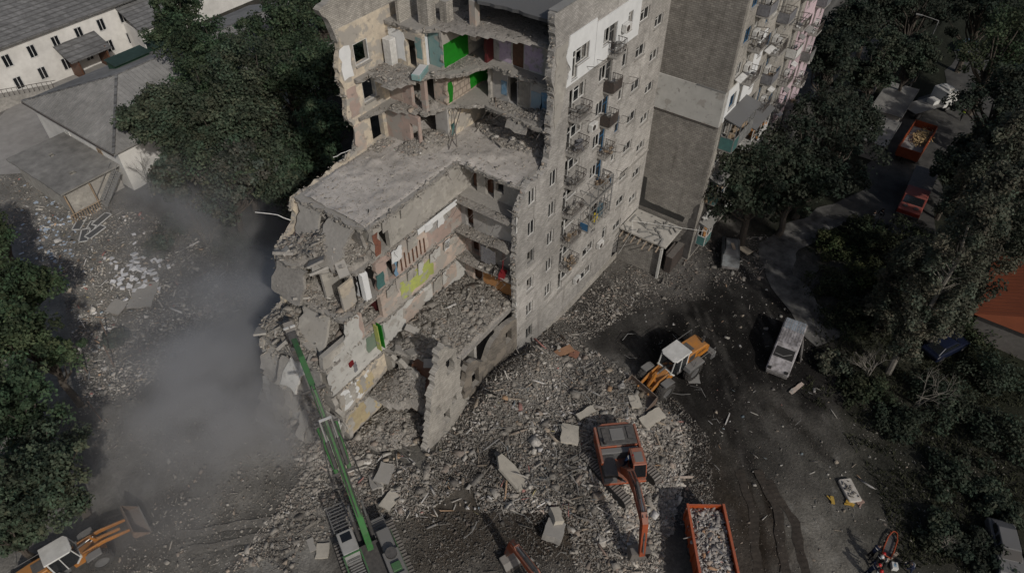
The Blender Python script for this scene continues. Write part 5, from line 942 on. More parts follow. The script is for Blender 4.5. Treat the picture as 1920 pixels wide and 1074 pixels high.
    for s in (-1, 1): MB().prism(pr2, s*W/2-.03, s*W/2+.03, 'XZ').build('bucket_side', rust, bk)
    MB().bar((pr2[-1][0], -W/2, pr2[-1][1]), (pr2[-1][0], W/2, pr2[-1][1]), .1, .08).build('cutting_edge', steel_worn, bk)
    MB().b2(.78, .9, -.75, -.6, 2.0, 2.15).build('headlight', lamp_mat, cab); MB().b2(.78, .9, .6, .75, 2.0, 2.15).build('headlight', lamp_mat, cab)
    return t
hA = math.atan2(G(1208, 735, .6).y-G(1300, 655, 1.8).y, G(1208, 735, .6).x-G(1300, 655, 1.8).x); cA = G(1262, 685, 2.0); la = Vector((cA.x+.35*math.cos(hA), cA.y+.35*math.sin(hA), 0)); la.z = gzf(la.x, la.y)
loader('yellow wheel loader with white cab roof pushing rubble on black ground', la, hA, 1.0, .75, .05)
hB = math.radians(-14); cB = G(108, 1042, 3.4); lb = Vector((cB.x+.35, cB.y+.75, 0)); lb.z = gzf(lb.x, lb.y)
loader('yellow wheel loader under the trees with its bucket raised', lb, hB, 1.5, 1.35, -.25, 1.2)
bpy.data.objects['wheel_loader.001'].scale = (.88, .88, .88)
# ================================================================== vehicles
van_grey = M('van_grey', (.44, .42, .43), (.17, .16, .16), 1.9, rough=.7, bump=.3, big=.4, peel=.35, peelcol=(.16, .15, .15))
van_burnt = M('van_burnt', (.07, .065, .062), (.20, .19, .185), 2.0, rough=.8, bump=.3)
car_burnt = M('car_burnt', (.23, .245, .25), (.11, .11, .11), 1.6, rough=.6, bump=.2, big=.4)
car_dark = M('car_dark', (.10, .10, .105), (.07, .07, .075), 2, rough=.6, bump=.05, dust=.5, dustcol=(.15, .145, .135))
paint_red = M('paint_red', (.22, .03, .018), (.16, .025, .018), 2, rough=.5, bump=.05, dust=.15)
paint_tip = M('paint_tip', (.42, .085, .022), (.33, .065, .02), 2, rough=.55, bump=.1, dust=.15)
def car_body(t, L, W, prof, cabin, mat_, glassm, wheels=True, r=.33):
    """prof: side outline (x, z); cabin: list of (x, z, halfwidth) rings from front to rear making the tapered greenhouse"""
    body = MB().prism(prof, -W/2, W/2, 'XZ').build('body', mat_, t, bevel=.07); m = MB(); n = len(cabin); vs = []
    for x, z, w in cabin: vs += [(x, -w, z), (x, w, z)]
    base = [(cabin[0][0], cabin[0][1]), (cabin[-1][0], cabin[-1][1])]
    fs = [(2*i, 2*i+1, 2*i+3, 2*i+2) for i in range(n-1)]+[tuple(2*i for i in range(n)), tuple(2*i+1 for i in reversed(range(n)))]+[(0, 2*n-2, 2*n-1, 1)]
    m.add(vs, fs).build('roof', mat_, t, bevel=.03)
    if wheels:
        for x in (L*.31, -L*.30):
            for s in (-1, 1): wheel(t, x, s*(W/2-.1), r, .22, tread=False)
    return body
def pane(t, name, vs, mat_=None): return MB().add(vs, [tuple(range(len(vs)))]).build(name, mat_ or glass_dark, t)
# burnt van
rv, fv = G(1494, 602, 1.9), G(1460, 690, 1.0); hv = math.atan2(fv.y-rv.y, fv.x-rv.x); cv = (rv+fv)/2
t = thing('burnt_van', 'burnt-out pale grey van with empty windscreen on the black yard', 'van', (cv.x, cv.y, gzf(cv.x, cv.y)-.05), hv); L, W = 5.6, 1.95
b = MB().prism([(-2.8, .35), (2.75, .35), (2.85, .8), (2.55, 1.05), (1.75, 1.25), (.95, 2.0), (.7, 2.1), (-2.6, 2.1), (-2.8, 1.6)], -W/2, W/2, 'XZ').build('body', van_grey, t, bevel=.1)
for i in range(7): MB().b2(-2.45, .55, -.78+i*.24, -.72+i*.24, 2.102, 2.125).build('roof_rib', van_grey, b)
MB().b2(-2.55, -1.2, -.85, .85, 2.09, 2.118).build('scorched_patch', M('van_blue', (.30, .35, .40), (.14, .15, .16), 2.5, rough=.7), b)
pane(t, 'windscreen_opening', [(1.68, -.82, 1.33), (1.68, .82, 1.33), (1.02, .78, 1.97), (1.02, -.78, 1.97)], void_shade); MB().tube([Vector((1.5, -.7, 1.52)), Vector((1.55, 0, 1.5)), Vector((1.3, .6, 1.75))], .03, 5).build('dashboard_remains', metal_grey, t)
for s in (-1, 1): MB().prism([(.35, 1.2), (1.35, 1.25), (.85, 1.85), (.35, 1.9)], s*W/2-.004, s*W/2+.004, 'XZ').build('door_opening', void_shade, t); MB().prism([(-2.3, 1.25), (.1, 1.25), (.1, 1.85), (-2.3, 1.85)], s*W/2-.003, s*W/2+.003, 'XZ').build('side_opening', van_burnt, t)
MB().b2(2.86, 2.95, -.9, .9, .35, .7).build('bumper', van_burnt, t, bevel=.04); MB().box((-.6, 1.25, .9), (1.9, .06, 1.3), .12, .25).build('sliding_door', van_burnt, t)
for s in (-.7, .7): MB().box((2.72, s, .88), (.2, .3, .2)).build('headlight_opening', void_shade, t)
for x in (1.8, -1.7):
    for s in (-1, 1): wheel(t, x, s*.85, .3, .22, tread=False, rimm=metal_dark)
# burnt car beside the wing
rc, fc = G(1372, 440, 1.0), G(1369, 502, .6); hc = math.atan2(fc.y-rc.y, fc.x-rc.x); cc = (rc+fc)/2
t = thing('burnt_car', 'burnt grey hatchback by the foot of the wing', 'car', (cc.x, cc.y, gzf(cc.x, cc.y)-.05), hc)
PC = [(-2.15, .3), (2.15, .3), (2.2, .65), (1.9, .85), (1.0, .98), (-1.9, 1.0), (-2.2, .8)]
CC = lambda: [(1.05, .96, .74), (.35, 1.42, .58), (-1.2, 1.45, .58), (-2.0, .98, .72)]
car_body(t, 4.4, 1.72, PC, CC(), car_burnt, None); pane(t, 'windscreen_opening', [(.98, -.64, 1.02), (.98, .64, 1.02), (.45, .55, 1.38), (.45, -.55, 1.38)], glass_dusty); pane(t, 'rear_opening', [(-1.3, -.52, 1.42), (-1.3, .52, 1.42), (-1.9, .62, 1.05), (-1.9, -.62, 1.05)], void_shade)
MB().b2(2.16, 2.26, -.8, .8, .32, .6).build('bumper', van_burnt, t, bevel=.03); MB().box((.0, .1, 1.47), (1.0, .3, .03), .2).build('roof_debris', wood_pale, t)
for s in (-1, 1): pane(t, 'side_opening', [(.85, s*.70, 1.0), (.3, s*.612, 1.38), (-1.1, s*.612, 1.41), (-1.75, s*.70, 1.02)], void_shade)
# dusty car at the right edge
rw, fw_ = G(1880, 975, 1.0), G(1905, 1075, 1.0); hw = math.atan2(fw_.y-rw.y, fw_.x-rw.x); cw = (rw+fw_)/2
t = thing('damaged_car', 'dust-covered grey car at the bottom of the dark grass', 'car', (cw.x, cw.y, gzf(cw.x, cw.y)-.05), hw); car_body(t, 4.4, 1.75, PC, CC(), car_dark, None)
pane(t, 'windscreen', [(1.0, -.66, 1.02), (1.0, .66, 1.02), (.42, .56, 1.40), (.42, -.56, 1.40)])
for s in (-1, 1):
    for x0, x1 in ((.1, .75), (-.6, .0), (-1.5, -.75)): pane(t, 'side_window', [(x1+.05, s*.735, 1.02), (x1-.12, s*.655, 1.38), (x0, s*.65, 1.40), (x0, s*.735, 1.02)])
# blue and dark cars under the trees
def small_car(label, px, py, qx, qy, mat_):
    a, b = G(px, py, .8), G(qx, qy, .8); h = math.atan2(b.y-a.y, b.x-a.x); c = (a+b)/2; t = thing('parked_car', label, 'car', (c.x, c.y, gzf(c.x, c.y)), h, 'cars under the trees'); car_body(t, 4.3, 1.72, PC, CC(), mat_, None)
    pane(t, 'windscreen', [(.98, -.64, 1.02), (.98, .64, 1.02), (.45, .55, 1.40), (.45, -.55, 1.40)]); pane(t, 'rear_window', [(-1.3, -.52, 1.44), (-1.3, .52, 1.44), (-1.9, .62, 1.05), (-1.9, -.62, 1.05)])
    for s in (-1, 1): pane(t, 'side_window', [(.85, s*.72, 1.0), (.3, s*.625, 1.38), (-1.1, s*.625, 1.41), (-1.75, s*.72, 1.02)])
small_car('dark blue car under the trees beside the orange roof', 1752, 660, 1792, 640, M('car_blue', (.008, .012, .03), rough=.4, bump=0)); small_car('pale blue car half hidden by trees in the top corner', 1800, 95, 1830, 70, M('car_pale', (.10, .13, .17), rough=.4, bump=0))

# ---- orange tipper full of debris
tb = [G(1290, 950, 2.6), G(1355, 942, 2.6), G(1312, 1074, 2.6)]; hd = math.atan2(tb[2].y-tb[0].y, tb[2].x-tb[0].x); W = 2.5; LB = 5.6
mid = (tb[0]+tb[1])/2; u = Vector((math.cos(hd), math.sin(hd), 0)); c = mid+u*(LB/2)
t = thing('tipper_truck', 'orange tipper truck loaded with mixed debris', 'truck', (c.x, c.y, gzf(c.x, c.y)-.05), hd); zt, zb = 2.6, 1.1
MB().b2(-LB/2, LB/2, -W/2, W/2, zb-.12, zb).build('tipper_floor', paint_tip, t)
for s in (-1, 1):
    MB().b2(-LB/2, LB/2, s*W/2-.05, s*W/2+.05, zb+.001, zt).build('side_board', paint_tip, t, bevel=.01); MB().b2(-LB/2-.05, LB/2+.05, s*W/2-.09, s*W/2+.09, zt, zt+.12).build('top_rail', paint_tip, t, bevel=.02)
    for i in range(6): MB().b2(-LB/2+.3+i*1.0, -LB/2+.42+i*1.0, s*(W/2+.05), s*(W/2+.13), zb, zt).build('stake', paint_tip, t)
MB().b2(-LB/2-.05, -LB/2+.04, -W/2+.06, W/2-.06, zb+.001, zt).build('tail_board', paint_tip, t); MB().b2(LB/2-.05, LB/2+.05, -W/2+.06, W/2-.06, zb+.001, zt+.3).build('head_board', paint_tip, t); MB().b2(LB/2-.1, LB/2+.5, -W/2-.05, W/2+.05, zt+.3, zt+.38).build('cab_guard', M('guard_red', (.45, .16, .10), rough=.6, dust=.4), t)
MB().b2(-LB/2+.2, LB/2+2.2, -.45, .45, .75, .95).build('chassis', paint_blk, t); cab = MB().prism([(LB/2+.6, .7), (LB/2+2.5, .7), (LB/2+2.5, 1.6), (LB/2+2.3, 2.7), (LB/2+.6, 2.75)], -1.2, 1.2, 'XZ').build('cab', paint_tip, t, bevel=.06); MB().b2(LB/2+2.45, LB/2+2.52, -1.05, 1.05, 1.7, 2.4).build('windscreen', glass_dark, cab)
for x in (LB/2+1.6, -LB/2+1.0, -LB/2+2.2):
    for s in (-1, 1): wheel(t, x, s*1.05, .5, .3, tread=False)
n = 1500; lx = RNG.uniform(-LB/2+.1, LB/2-.1, n); ly = RNG.uniform(-W/2+.1, W/2-.1, n); lz = zb+.9+.35*np.cos(lx/LB*2.4)*np.cos(ly/W*2)+RNG.uniform(-.1, .12, n)
LP_ = np.array([(.30, .285, .26), (.5, .49, .46), (.2, .19, .18), (.42, .33, .25), (.40, .08, .04), (.45, .2, .05), (.62, .61, .6), (.12, .12, .13), (.2, .26, .35)])
q = link('load', rubble_mesh('load', np.stack([lx, ly, lz], 1), sizes(n, .1, .45), LP_, np.array([.3, .2, .18, .1, .03, .04, .08, .08, .03]), 1.15, .35), t); q['kind'] = 'stuff'
MB().b2(-LB/2+.06, LB/2-.06, -W/2+.06, W/2-.06, zb+.002, zb+.85).build('load_core', dirt_heap, t)
# ---- orange skip body with sand, on the road
a0, a1, b0 = G(1720, 223, 2), G(1757, 240, 2), G(1685, 275, 2); hs_ = math.atan2(b0.y-a0.y, b0.x-a0.x); cs = (G(1757, 240, 2)+b0)/2
paint_skip_shaded = M('paint_skip_shaded', (.24, .05, .016), (.18, .04, .015), 2, rough=.6, bump=.1)  # darker copy of the tipper orange, tree shade put into the colour
t = thing('tipper_trailer', 'orange open trailer holding sand, parked on the shaded road', 'trailer', (cs.x, cs.y, .06), hs_); LB, W, zb, zt = 7.2, 2.5, 1.0, 2.1
MB().b2(-LB/2, LB/2, -W/2, W/2, zb-.15, zb).build('trailer_floor', paint_skip_shaded, t); MB().b2(-LB/2+.06, LB/2-.06, -W/2+.06, W/2-.06, zb+.002, zb+.25).build('load_core', metal_grey, t)
for s in (-1, 1): MB().b2(-LB/2, LB/2, s*W/2-.05, s*W/2+.05, zb+.001, zt).build('side_board', paint_skip_shaded, t)
for s in (-1, 1): MB().b2(s*LB/2-.05, s*LB/2+.05, -W/2+.06, W/2-.06, zb+.001, zt).build('end_board', paint_skip_shaded, t)
n = 400; q = link('sand', rubble_mesh('sand', np.stack([RNG.normal(-.9, .9, n), RNG.normal(.3, .4, n), np.full(n, zb+.4)+RNG.uniform(0, .35, n)], 1), sizes(n, .1, .4), np.array([(.48, .34, .17), (.40, .29, .16)]), np.array([.5, .5])), t); q['kind'] = 'stuff'
for x in (-2.4, -1.2, 2.4):
    for s in (-1, 1): wheel(t, x, s*1.0, .48, .3, tread=False)
# ---- truck with white cab
a, b = G(1712, 205, 1), G(1768, 185, 1.4); hh = math.atan2(b.y-a.y, b.x-a.x); c = (a+b)/2
t = thing('flatbed_truck', 'truck with white cab and dark bare chassis beside the garages', 'truck', (c.x, c.y, .06), hh); MB().b2(-3.4, 1.4, -.95, .95, .85, 1.05).build('flatbed', paint_blk, t); MB().b2(-3.4, 1.3, -1.2, 1.2, 1.06, 1.14).build('deck', paint_gry, t); cab = MB().prism([(1.5, .7), (3.6, .7), (3.6, 1.7), (3.3, 2.8), (1.5, 2.85)], -1.2, 1.2, 'XZ').build('cab', paint_wht, t, bevel=.07); pane(t, 'windscreen', [(3.62, -1.05, 1.75), (3.62, 1.05, 1.75), (3.36, 1.0, 2.65), (3.36, -1.0, 2.65)]); MB().b2(1.9, 2.9, -.7, .7, 2.86, 3.1).build('roof_spoiler', paint_wht, t, bevel=.05); MB().b2(.2, 1.2, -.6, .5, 1.15, 1.7).build('winch', paint_wht, t)
for x in (2.6, -2.4):
    for s in (-1, 1): wheel(t, x, s*1.05, .5, .3, tread=False)
# ---- red truck
a, b = G(1738, 318, 1.5), G(1702, 402, 1.2); hh = math.atan2(b.y-a.y, b.x-a.x); c = (a+b)/2
t = thing('red_truck', 'red truck with dark body parked in deep tree shade', 'truck', (c.x, c.y, .06), hh); cab = MB().prism([(1.0, .6), (4.2, .6), (4.25, 1.3), (3.2, 1.45), (2.75, 2.35), (1.0, 2.4)], -1.15, 1.15, 'XZ').build('cab', paint_red, t, bevel=.08); pane(t, 'windscreen', [(3.18, -1.0, 1.5), (3.18, 1.0, 1.5), (2.8, .95, 2.25), (2.8, -.95, 2.25)]); MB().b2(-3.8, .9, -1.2, 1.2, .9, 2.1).build('cargo_body', paint_blk, t, bevel=.03)
for s in (-.55, .55): MB().cyl((3.6, s, 1.41), (3.6, s, 1.435), .26, n=16).build('bonnet_vent', paint_blk, cab)
MB().b2(4.26, 4.36, -1.1, 1.1, .5, .8).build('bumper', paint_blk, t)
for x in (2.9, -1.6, -2.8):
    for s in (-1, 1): wheel(t, x, s*1.05, .5, .3, tread=False)

# ================================================================== other buildings
roof_slate = M('roof_slate', (.19, .19, .19), (.13, .13, .13), 1.6, brick=(.9, .32), bump=.2, big=.2); roof_dusty = M('roof_dusty', (.27, .265, .255), (.19, .187, .18), 1.2, bump=.3, big=.35); roof_flat = M('roof_flat', (.27, .262, .245), (.17, .165, .155), .9, bump=.4, big=.4); roof_orange = M('roof_orange', (.32, .095, .045), (.26, .08, .04), .8, bump=.1)
wall_white = M('wall_white', (.68, .665, .63), (.56, .545, .515), .8, bump=.1)
def win2(parent, p, w, h, axis_, nrm, mat_=None):
    """window set 4 mm proud of a plain wall: frame and pane"""
    m = MB(); f = .09; x, y, z = p; o = nrm*.03
    def bx(a0, a1, z0, z1, t, mb): mb.b2(x+a0, x+a1, y+min(o, o+nrm*t), y+max(o, o+nrm*t), z+z0, z+z1) if axis_ == 'x' else mb.b2(x+min(o, o+nrm*t), x+max(o, o+nrm*t), y+a0, y+a1, z+z0, z+z1)
    for a in ((0, w, 0, f), (0, w, h-f, h), (0, f, f, h-f), (w-f, w, f, h-f), (w/2-.04, w/2+.04, f, h-f)): bx(*a, .06, m)
    fr = m.build('window', mat_ or frame_white, parent); g = MB(); bx(f, w-f, f, h-f, .02, g); g.build('pane', glass_dark, fr); return fr
# white two-storey building behind
WB_ = thing('white_building', 'long white two-storey building with grey tiled roof in the corner', 'building', (40, 103, 0)); B2 = Vector((-40, -103, 0))
def wp(mb, name, mat_, **k): return mb.build(name, mat_, WB_, B2, **k)
wl = wp(MB().b2(8, 75, 103, 115, -.5, 7), 'wall', wall_white)
wp(MB().add([(7, 102.2, 6.85), (76, 102.2, 6.85), (76, 109, 10.2), (7, 109, 10.2), (7, 116, 6.85), (76, 116, 6.85), (7, 102.2, 7.05), (76, 102.2, 7.05), (76, 109, 10.4), (7, 109, 10.4), (7, 116, 7.05), (76, 116, 7.05)], [(6, 7, 8, 9), (9, 8, 11, 10), (0, 1, 7, 6), (4, 5, 11, 10), (1, 5, 11, 8, 7), (0, 6, 9, 10, 4), (0, 3, 2, 1), (3, 4, 5, 2)]), 'roof', roof_slate)
wbp = thing  # windows of the white building
for i in range(9):
    x = 27.2+i*3.3
    for z in (1.0, 4.1):
        f_ = win2(WB_, (x-40, 0, z), 1.1, 1.7, 'x', -1)
wp(MB().b2(42.2, 42.4, 100.0, 102.9, 0, 3.4), 'porch_post', wood_brown); wp(MB().b2(38.0, 38.2, 100.0, 102.9, 0, 3.0), 'porch_post', wood_brown)
wp(MB().add([(37.0, 99.6, 3.0), (43.0, 99.6, 3.0), (43.0, 103, 4.4), (37.0, 103, 4.4), (37.0, 99.6, 3.15), (43.0, 99.6, 3.15), (43.0, 103, 4.55), (37.0, 103, 4.55)], [(3, 2, 1, 0), (4, 5, 6, 7), (0, 1, 5, 4), (1, 2, 6, 5), (2, 3, 7, 6), (3, 0, 4, 7)]), 'porch_roof', roof_slate)
wp(MB().add([(47, 98.6, 4.0), (54, 98.6, 4.0), (54, 103, 6.2), (47, 103, 6.2), (47, 98.6, 4.2), (54, 98.6, 4.2), (54, 103, 6.4), (47, 103, 6.4)], [(3, 2, 1, 0), (4, 5, 6, 7), (0, 1, 5, 4), (1, 2, 6, 5), (2, 3, 7, 6), (3, 0, 4, 7)]), 'bay_roof', roof_slate); wp(MB().b2(47.3, 53.7, 99.0, 102.99, 0, 4.0), 'bay_wall', wall_white)
m = MB()
for i in range(18): m.bar((24+i*.6, 101.3, 2.6-i*.14), (24+i*.6, 101.3, 3.6-i*.14), .05)
m.bar((24, 101.3, 3.6), (34.8, 101.3, 1.1), .06); wp(m, 'stair_railing', metal_dark); wp(MB().add([(22, 101.4, 0), (35, 101.4, 0), (22, 102.9, 0), (35, 102.9, 0), (22, 101.4, 2.9), (22, 102.9, 2.9)], [(0, 1, 4), (2, 5, 3), (4, 1, 3, 5), (0, 4, 5, 2)]), 'stair_flight', concrete)
# grey hip-roofed building
GB = thing('hip_roof_building', 'pale building with dusty grey hipped roof behind the yard', 'building', (36, 80, 0)); B3 = Vector((-36, -80, 0)); x0, x1, y0, y1, ze, zr = 26.6, 60.0, 71.6, 90.4, 5.4, 8.4
GBp = lambda mb, n, m_, **k: mb.build(n, m_, GB, B3, **k)
GBp(MB().b2(x0+.6, x1-.6, y0+.6, y1-.6, -.5, ze-.05), 'wall', wall_white); ym = (y0+y1)/2; xr = x0+7.6
rf = GBp(MB().add([(x0, y0, ze), (x1, y0, ze), (x1, y1, ze), (x0, y1, ze), (xr, ym, zr), (x1, ym, zr), (x0, y0, ze-.2), (x1, y0, ze-.2), (x1, y1, ze-.2), (x0, y1, ze-.2)], [(0, 1, 5, 4), (3, 0, 4), (2, 3, 4, 5), (1, 2, 5), (0, 6, 7, 1), (1, 7, 8, 2), (2, 8, 9, 3), (3, 9, 6, 0), (6, 9, 8, 7)]), 'roof', roof_dusty)
# standing tile ribs over the roof faces
m = MB()
for i in range(44):
    y = y0+.3+i*(y1-y0-.6)/43; t_ = 1-abs(y-ym)/(ym-y0); m.bar((x0+.02, y, ze+.05), (x0+(xr-x0)*t_, y, ze+(zr-ze)*t_+.05), .09, .05)
m2 = MB()
for i in range(60):
    x = x0+.4+i*.55; t_ = min(1, (x-x0)/(xr-x0)); m2.bar((x, y0+.02, ze+.05), (x, y0+(ym-y0)*t_, ze+(zr-ze)*t_+.05), .09, .05)
m2.v and tag(GBp(m2, 'roof_ribs', roof_dusty), kind='stuff'); tag(GBp(m, 'roof_ribs', roof_dusty), kind='stuff')
GBp(MB().bar((x0, y0, ze+.06), (xr, ym, zr+.06), .3, .12), 'hip_cap', roof_slate); GBp(MB().bar((x0, y1, ze+.06), (xr, ym, zr+.06), .3, .12), 'hip_cap', roof_slate); GBp(MB().bar((xr, ym, zr+.06), (x1, ym, zr+.06), .3, .12), 'ridge_cap', roof_slate)
GBp(MB().b2(x0-.12, x0-.01, y0, y1, ze-.25, ze-.05), 'gutter', metal_dark)
win2(GB, (x0+.6-36, 82.6-80, 2.2), .9, 1.7, 'y', -1); win2(GB, (x0+.6-36, 76.0-80, 2.0), .9, 1.9, 'y', -1, wood_pale)
AN = thing('flat_roof_annex', 'low annex with a holed flat grey roof beside the hipped roof', 'shed', (23, 79, 0)); B4 = Vector((-23, -79, 0))
MB().b2(20.9, 26.9, 73.6, 83.6, -.3, 2.9).build('wall', plaster_dirty, AN, B4); o = MB().panel(rag([(20.4, 72.9), (27.15, 72.9), (27.15, 84.1), (20.4, 84.1)], '0011', .6, .05), [rag(rect(23.0, 23.6, 75.2, 75.9), '1111', .2, .1), rag(rect(23.6, 24.1, 80.3, 81.1), '1111', .2, .1)], mapZ(3.25), .2).build('roof', roof_flat, AN, B4)
m = MB(); m.bar((20.6, 72.8, 0), (20.6, 72.8, 3), .12); m.bar((23.4, 72.8, 0), (23.4, 72.8, 3), .12); m.build('porch_post', wood_pale, AN, B4); m = MB()
for i in range(12): m.bar((20.0+i*.28, 72.0, 0), (20.0+i*.28, 72.0, 1.1), .06)
m.bar((20, 72, 1.1), (23.4, 72, 1.1), .07); m.build('fence_rail', wood_pale, AN, B4)
STR = thing('outside_stair', 'steep outside stair against the hipped-roof building', 'stairs', (25.8, 72, 0)); m = MB()
for i in range(13): MB().b2(-2.2+i*.22, -1.95+i*.22, -.1, 1.1, .15+i*.22, .22+i*.22).build('tread', metal_grey, STR)
for y in (-.15, 1.15): MB().bar((-2.2, y, .1), (.7, y, 3.0), .08, .2).build('stringer', metal_grey, STR); MB().bar((-2.2, y, 1.0), (.7, y, 3.9), .06).build('handrail', metal_grey, STR)
def container(label, px, py, z, L, W_, H_, rz):
    p = G(px, py, z+H_*.5); t = thing('green_container', label, 'container', (p.x, p.y, z), rz, 'green containers behind the hipped roof'); MB().b2(-L/2, L/2, -W_/2, W_/2, 0, H_).build('body', M('container_green', (.02, .06, .035), (.015, .045, .028), 2, rough=.6), t, bevel=.03); MB().box((0, -.15, H_+.08), (L+.3, W_+.5, .1), 0, .08).build('lid', M('lid_green', (.035, .06, .05), rough=.6), t)
    for i in range(8): MB().b2(-L/2+.2+i*(L-.4)/7-.05, -L/2+.2+i*(L-.4)/7+.05, -W_/2-.06, -W_/2, .1, H_-.1).build('rib', MATS['container_green'], t)
container('nearer green container standing behind the grey hipped roof', 243, 117, 5.9, 4.6, 1.8, 1.6, .0); container('smaller green container farther right behind the hipped roof', 303, 88, 5.9, 3.0, 1.6, 1.4, .0)
# garages on the right
for i, (xa, xb, ya, yb_, zz, lab) in enumerate(((89.0, 97.4, 5.7, 9.5, 2.6, 'flat grey garage roof nearer the white-cab truck'), (81.8, 88.4, 5.5, 8.2, 2.3, 'darker flat garage roof below the larger garage'), (97.5, 104, 10.5, 13.0, 2.5, 'small grey shed roof among the far trees'))):
    t = thing('garage', lab, 'garage', ((xa+xb)/2, (ya+yb_)/2, 0)); a, b = (xb-xa)/2, (yb_-ya)/2; MB().b2(-a+.2, a-.2, -b+.2, b-.2, -.2, zz-.18).build('wall', plaster_dirty, t); MB().b2(-a, a, -b, b, zz-.17, zz).build('roof', roof_flat, t, bevel=.03); MB().b2(-a-.02, a+.02, -b-.05, -b-.005, zz-.25, zz+.05).build('fascia', metal_grey, t); MB().b2(-1.2, 1.2, -b+.15, -b+.19, 0, 2.0).build('door', metal_dark, t)
# orange roof on the right edge
t = thing('orange_roof_house', 'small house with orange metal roof at the edge of the trees', 'house', (63, -12.0, 0)); hx, hy = 5.0, 3.9
MB().b2(-hx+.4, hx-.4, -hy+.4, hy-.4, -.2, 3.1).build('wall', M('wall_shaded', (.14, .13, .12)), t); MB().add([(-hx, -hy, 3.1), (hx, -hy, 3.1), (hx, hy, 3.1), (-hx, hy, 3.1), (-hx, 0, 5.0), (hx, 0, 5.0), (-hx, -hy, 3.0), (hx, -hy, 3.0), (hx, hy, 3.0), (-hx, hy, 3.0)], [(0, 1, 5, 4), (2, 3, 4, 5), (0, 4, 3), (1, 2, 5), (6, 7, 1, 0), (8, 9, 3, 2), (7, 8, 2, 1), (9, 6, 0, 3), (6, 9, 8, 7)]).build('roof', roof_orange, t)  # shade put into the wall colour, which stood out too bright in sun
for i in range(20): MB().bar((-hx+.2+i*.5, hy, 3.13), (-hx+.2+i*.5, .02, 5.04), .04, .04).build('roof_seam', roof_orange, t)
MB().bar((-hx, 0, 5.05), (hx, 0, 5.05), .25, .08).build('ridge_cap', roof_orange, t)
# street lamp
t = thing('street_lamp', 'tall grey street lamp with one long arm above the trees', 'street lamp', (103.0, 7.2, 0)); MB().cyl((0, 0, 0), (0, 0, 9.2), .11, .07, 10).build('pole', metal_grey, t); MB().cyl((0, 0, 9.2), (-.2, 2.0, 9.5), .05, .04, 8).build('arm', metal_grey, t); MB().box((-.25, 2.4, 9.48), (.25, .8, .14)).build('lamp_head', metal_grey, t, bevel=.03)
# tub-like white thing with debris, broken boards
p = gp(1592, 921); t = thing('mattress', 'stained white mattress with debris on it in the muddy yard', 'mattress', (p.x, p.y, p.z), .75); MB().prism([(-.95, -.45), (-.85, -.5), (.85, -.5), (.95, -.45), (.95, .45), (.85, .5), (-.85, .5), (-.95, .45)], 0, .28, 'XY').build('cover', M('mattress_white', (.50, .47, .42), (.40, .37, .33), 3), t, bevel=.06)
n = 40; q = link('debris', rubble_mesh('debris', np.stack([RNG.uniform(-.7, .7, n), RNG.uniform(-.35, .35, n), np.full(n, .34)], 1), sizes(n, .08, .3), PAL, PW, .7), t); q['kind'] = 'stuff'
for i, (px, py, c_, lab) in enumerate(((1560, 938, (.42, .28, .06), 'yellow splintered board left of the mattress'), (1593, 944, (.45, .28, .05), 'yellow broken frame below the mattress'), (1612, 942, (.40, .27, .22), 'pinkish block right of the yellow frame'))):
    p = gp(px, py); t = thing('broken_board', lab, 'board', (p.x, p.y, p.z+.08), .5+i); MB().box((0, 0, 0), (.6, .25, .12), 0, .1).build('plank', M('plank%d' % i, c_), t); MB().box((.1, .2, .02), (.5, .1, .08), .6).build('plank', MATS['plank%d' % i], t)
# ================================================================== trees and shrubs
def leaf_mat():
    m = M('leaf_mat', (.1, .1, .1), sc=1.5, attr=True, bump=0, big=.25, rough=.75, spec=.25); nt = m.node_tree; bs = nt.nodes['Principled BSDF']; out = nt.nodes['Material Output']
    tr = nt.nodes.new('ShaderNodeBsdfTranslucent'); mx = nt.nodes.new('ShaderNodeMixShader'); mx.inputs[0].default_value = .25
    src = bs.inputs['Base Color'].links[0].from_socket; nt.links.new(src, tr.inputs['Color']); nt.links.new(bs.outputs[0], mx.inputs[1]); nt.links.new(tr.outputs[0], mx.inputs[2]); nt.links.new(mx.outputs[0], out.inputs['Surface']); return m
leafm = leaf_mat(); bark = M('bark', (.10, .085, .07), (.06, .05, .042), 5, bump=.6); bark_pale = M('bark_pale', (.22, .20, .175), (.15, .14, .12), 5, bump=.4)
def leaves(name, cen, crad, per, size, colr, parent, flat=.75, var=.45):
    n = len(cen)*per; c = np.repeat(cen, per, 0); cr = np.repeat(crad, per); d = RNG.normal(0, 1, (n, 3)); d /= np.linalg.norm(d, axis=1)[:, None]; rr = RNG.random(n)**.45
    p = c+d*(rr*cr)[:, None]*np.array([1, 1, flat]); s = size*RNG.uniform(.6, 1.3, n)
    nrm = d*.7+RNG.normal(0, .6, (n, 3))+np.array([0, 0, .6]); nrm /= np.linalg.norm(nrm, axis=1)[:, None]
    t = np.cross(nrm, RNG.normal(0, 1, (n, 3))); t /= np.linalg.norm(t, axis=1)[:, None]+1e-9; b = np.cross(nrm, t)
    q = np.stack([p-t*s[:, None]*.5, p+b*s[:, None]*.32, p+t*s[:, None]*.5, p-b*s[:, None]*.32], 1).reshape(-1, 3)
    cl = np.array(colr)[None]*np.repeat(RNG.uniform(1-var, 1+var, len(cen)), per)[:, None]*RNG.uniform(.8, 1.2, (n, 1)); cl[:, 0] *= np.repeat(RNG.uniform(.82, 1.1, len(cen)), per)*RNG.uniform(.9, 1.12, n)
    f = np.arange(n*4).reshape(n, 4); return link(name, raw_mesh(name, q, f, leafm, np.clip(np.repeat(cl, 4, 0), 0, 1)), parent)
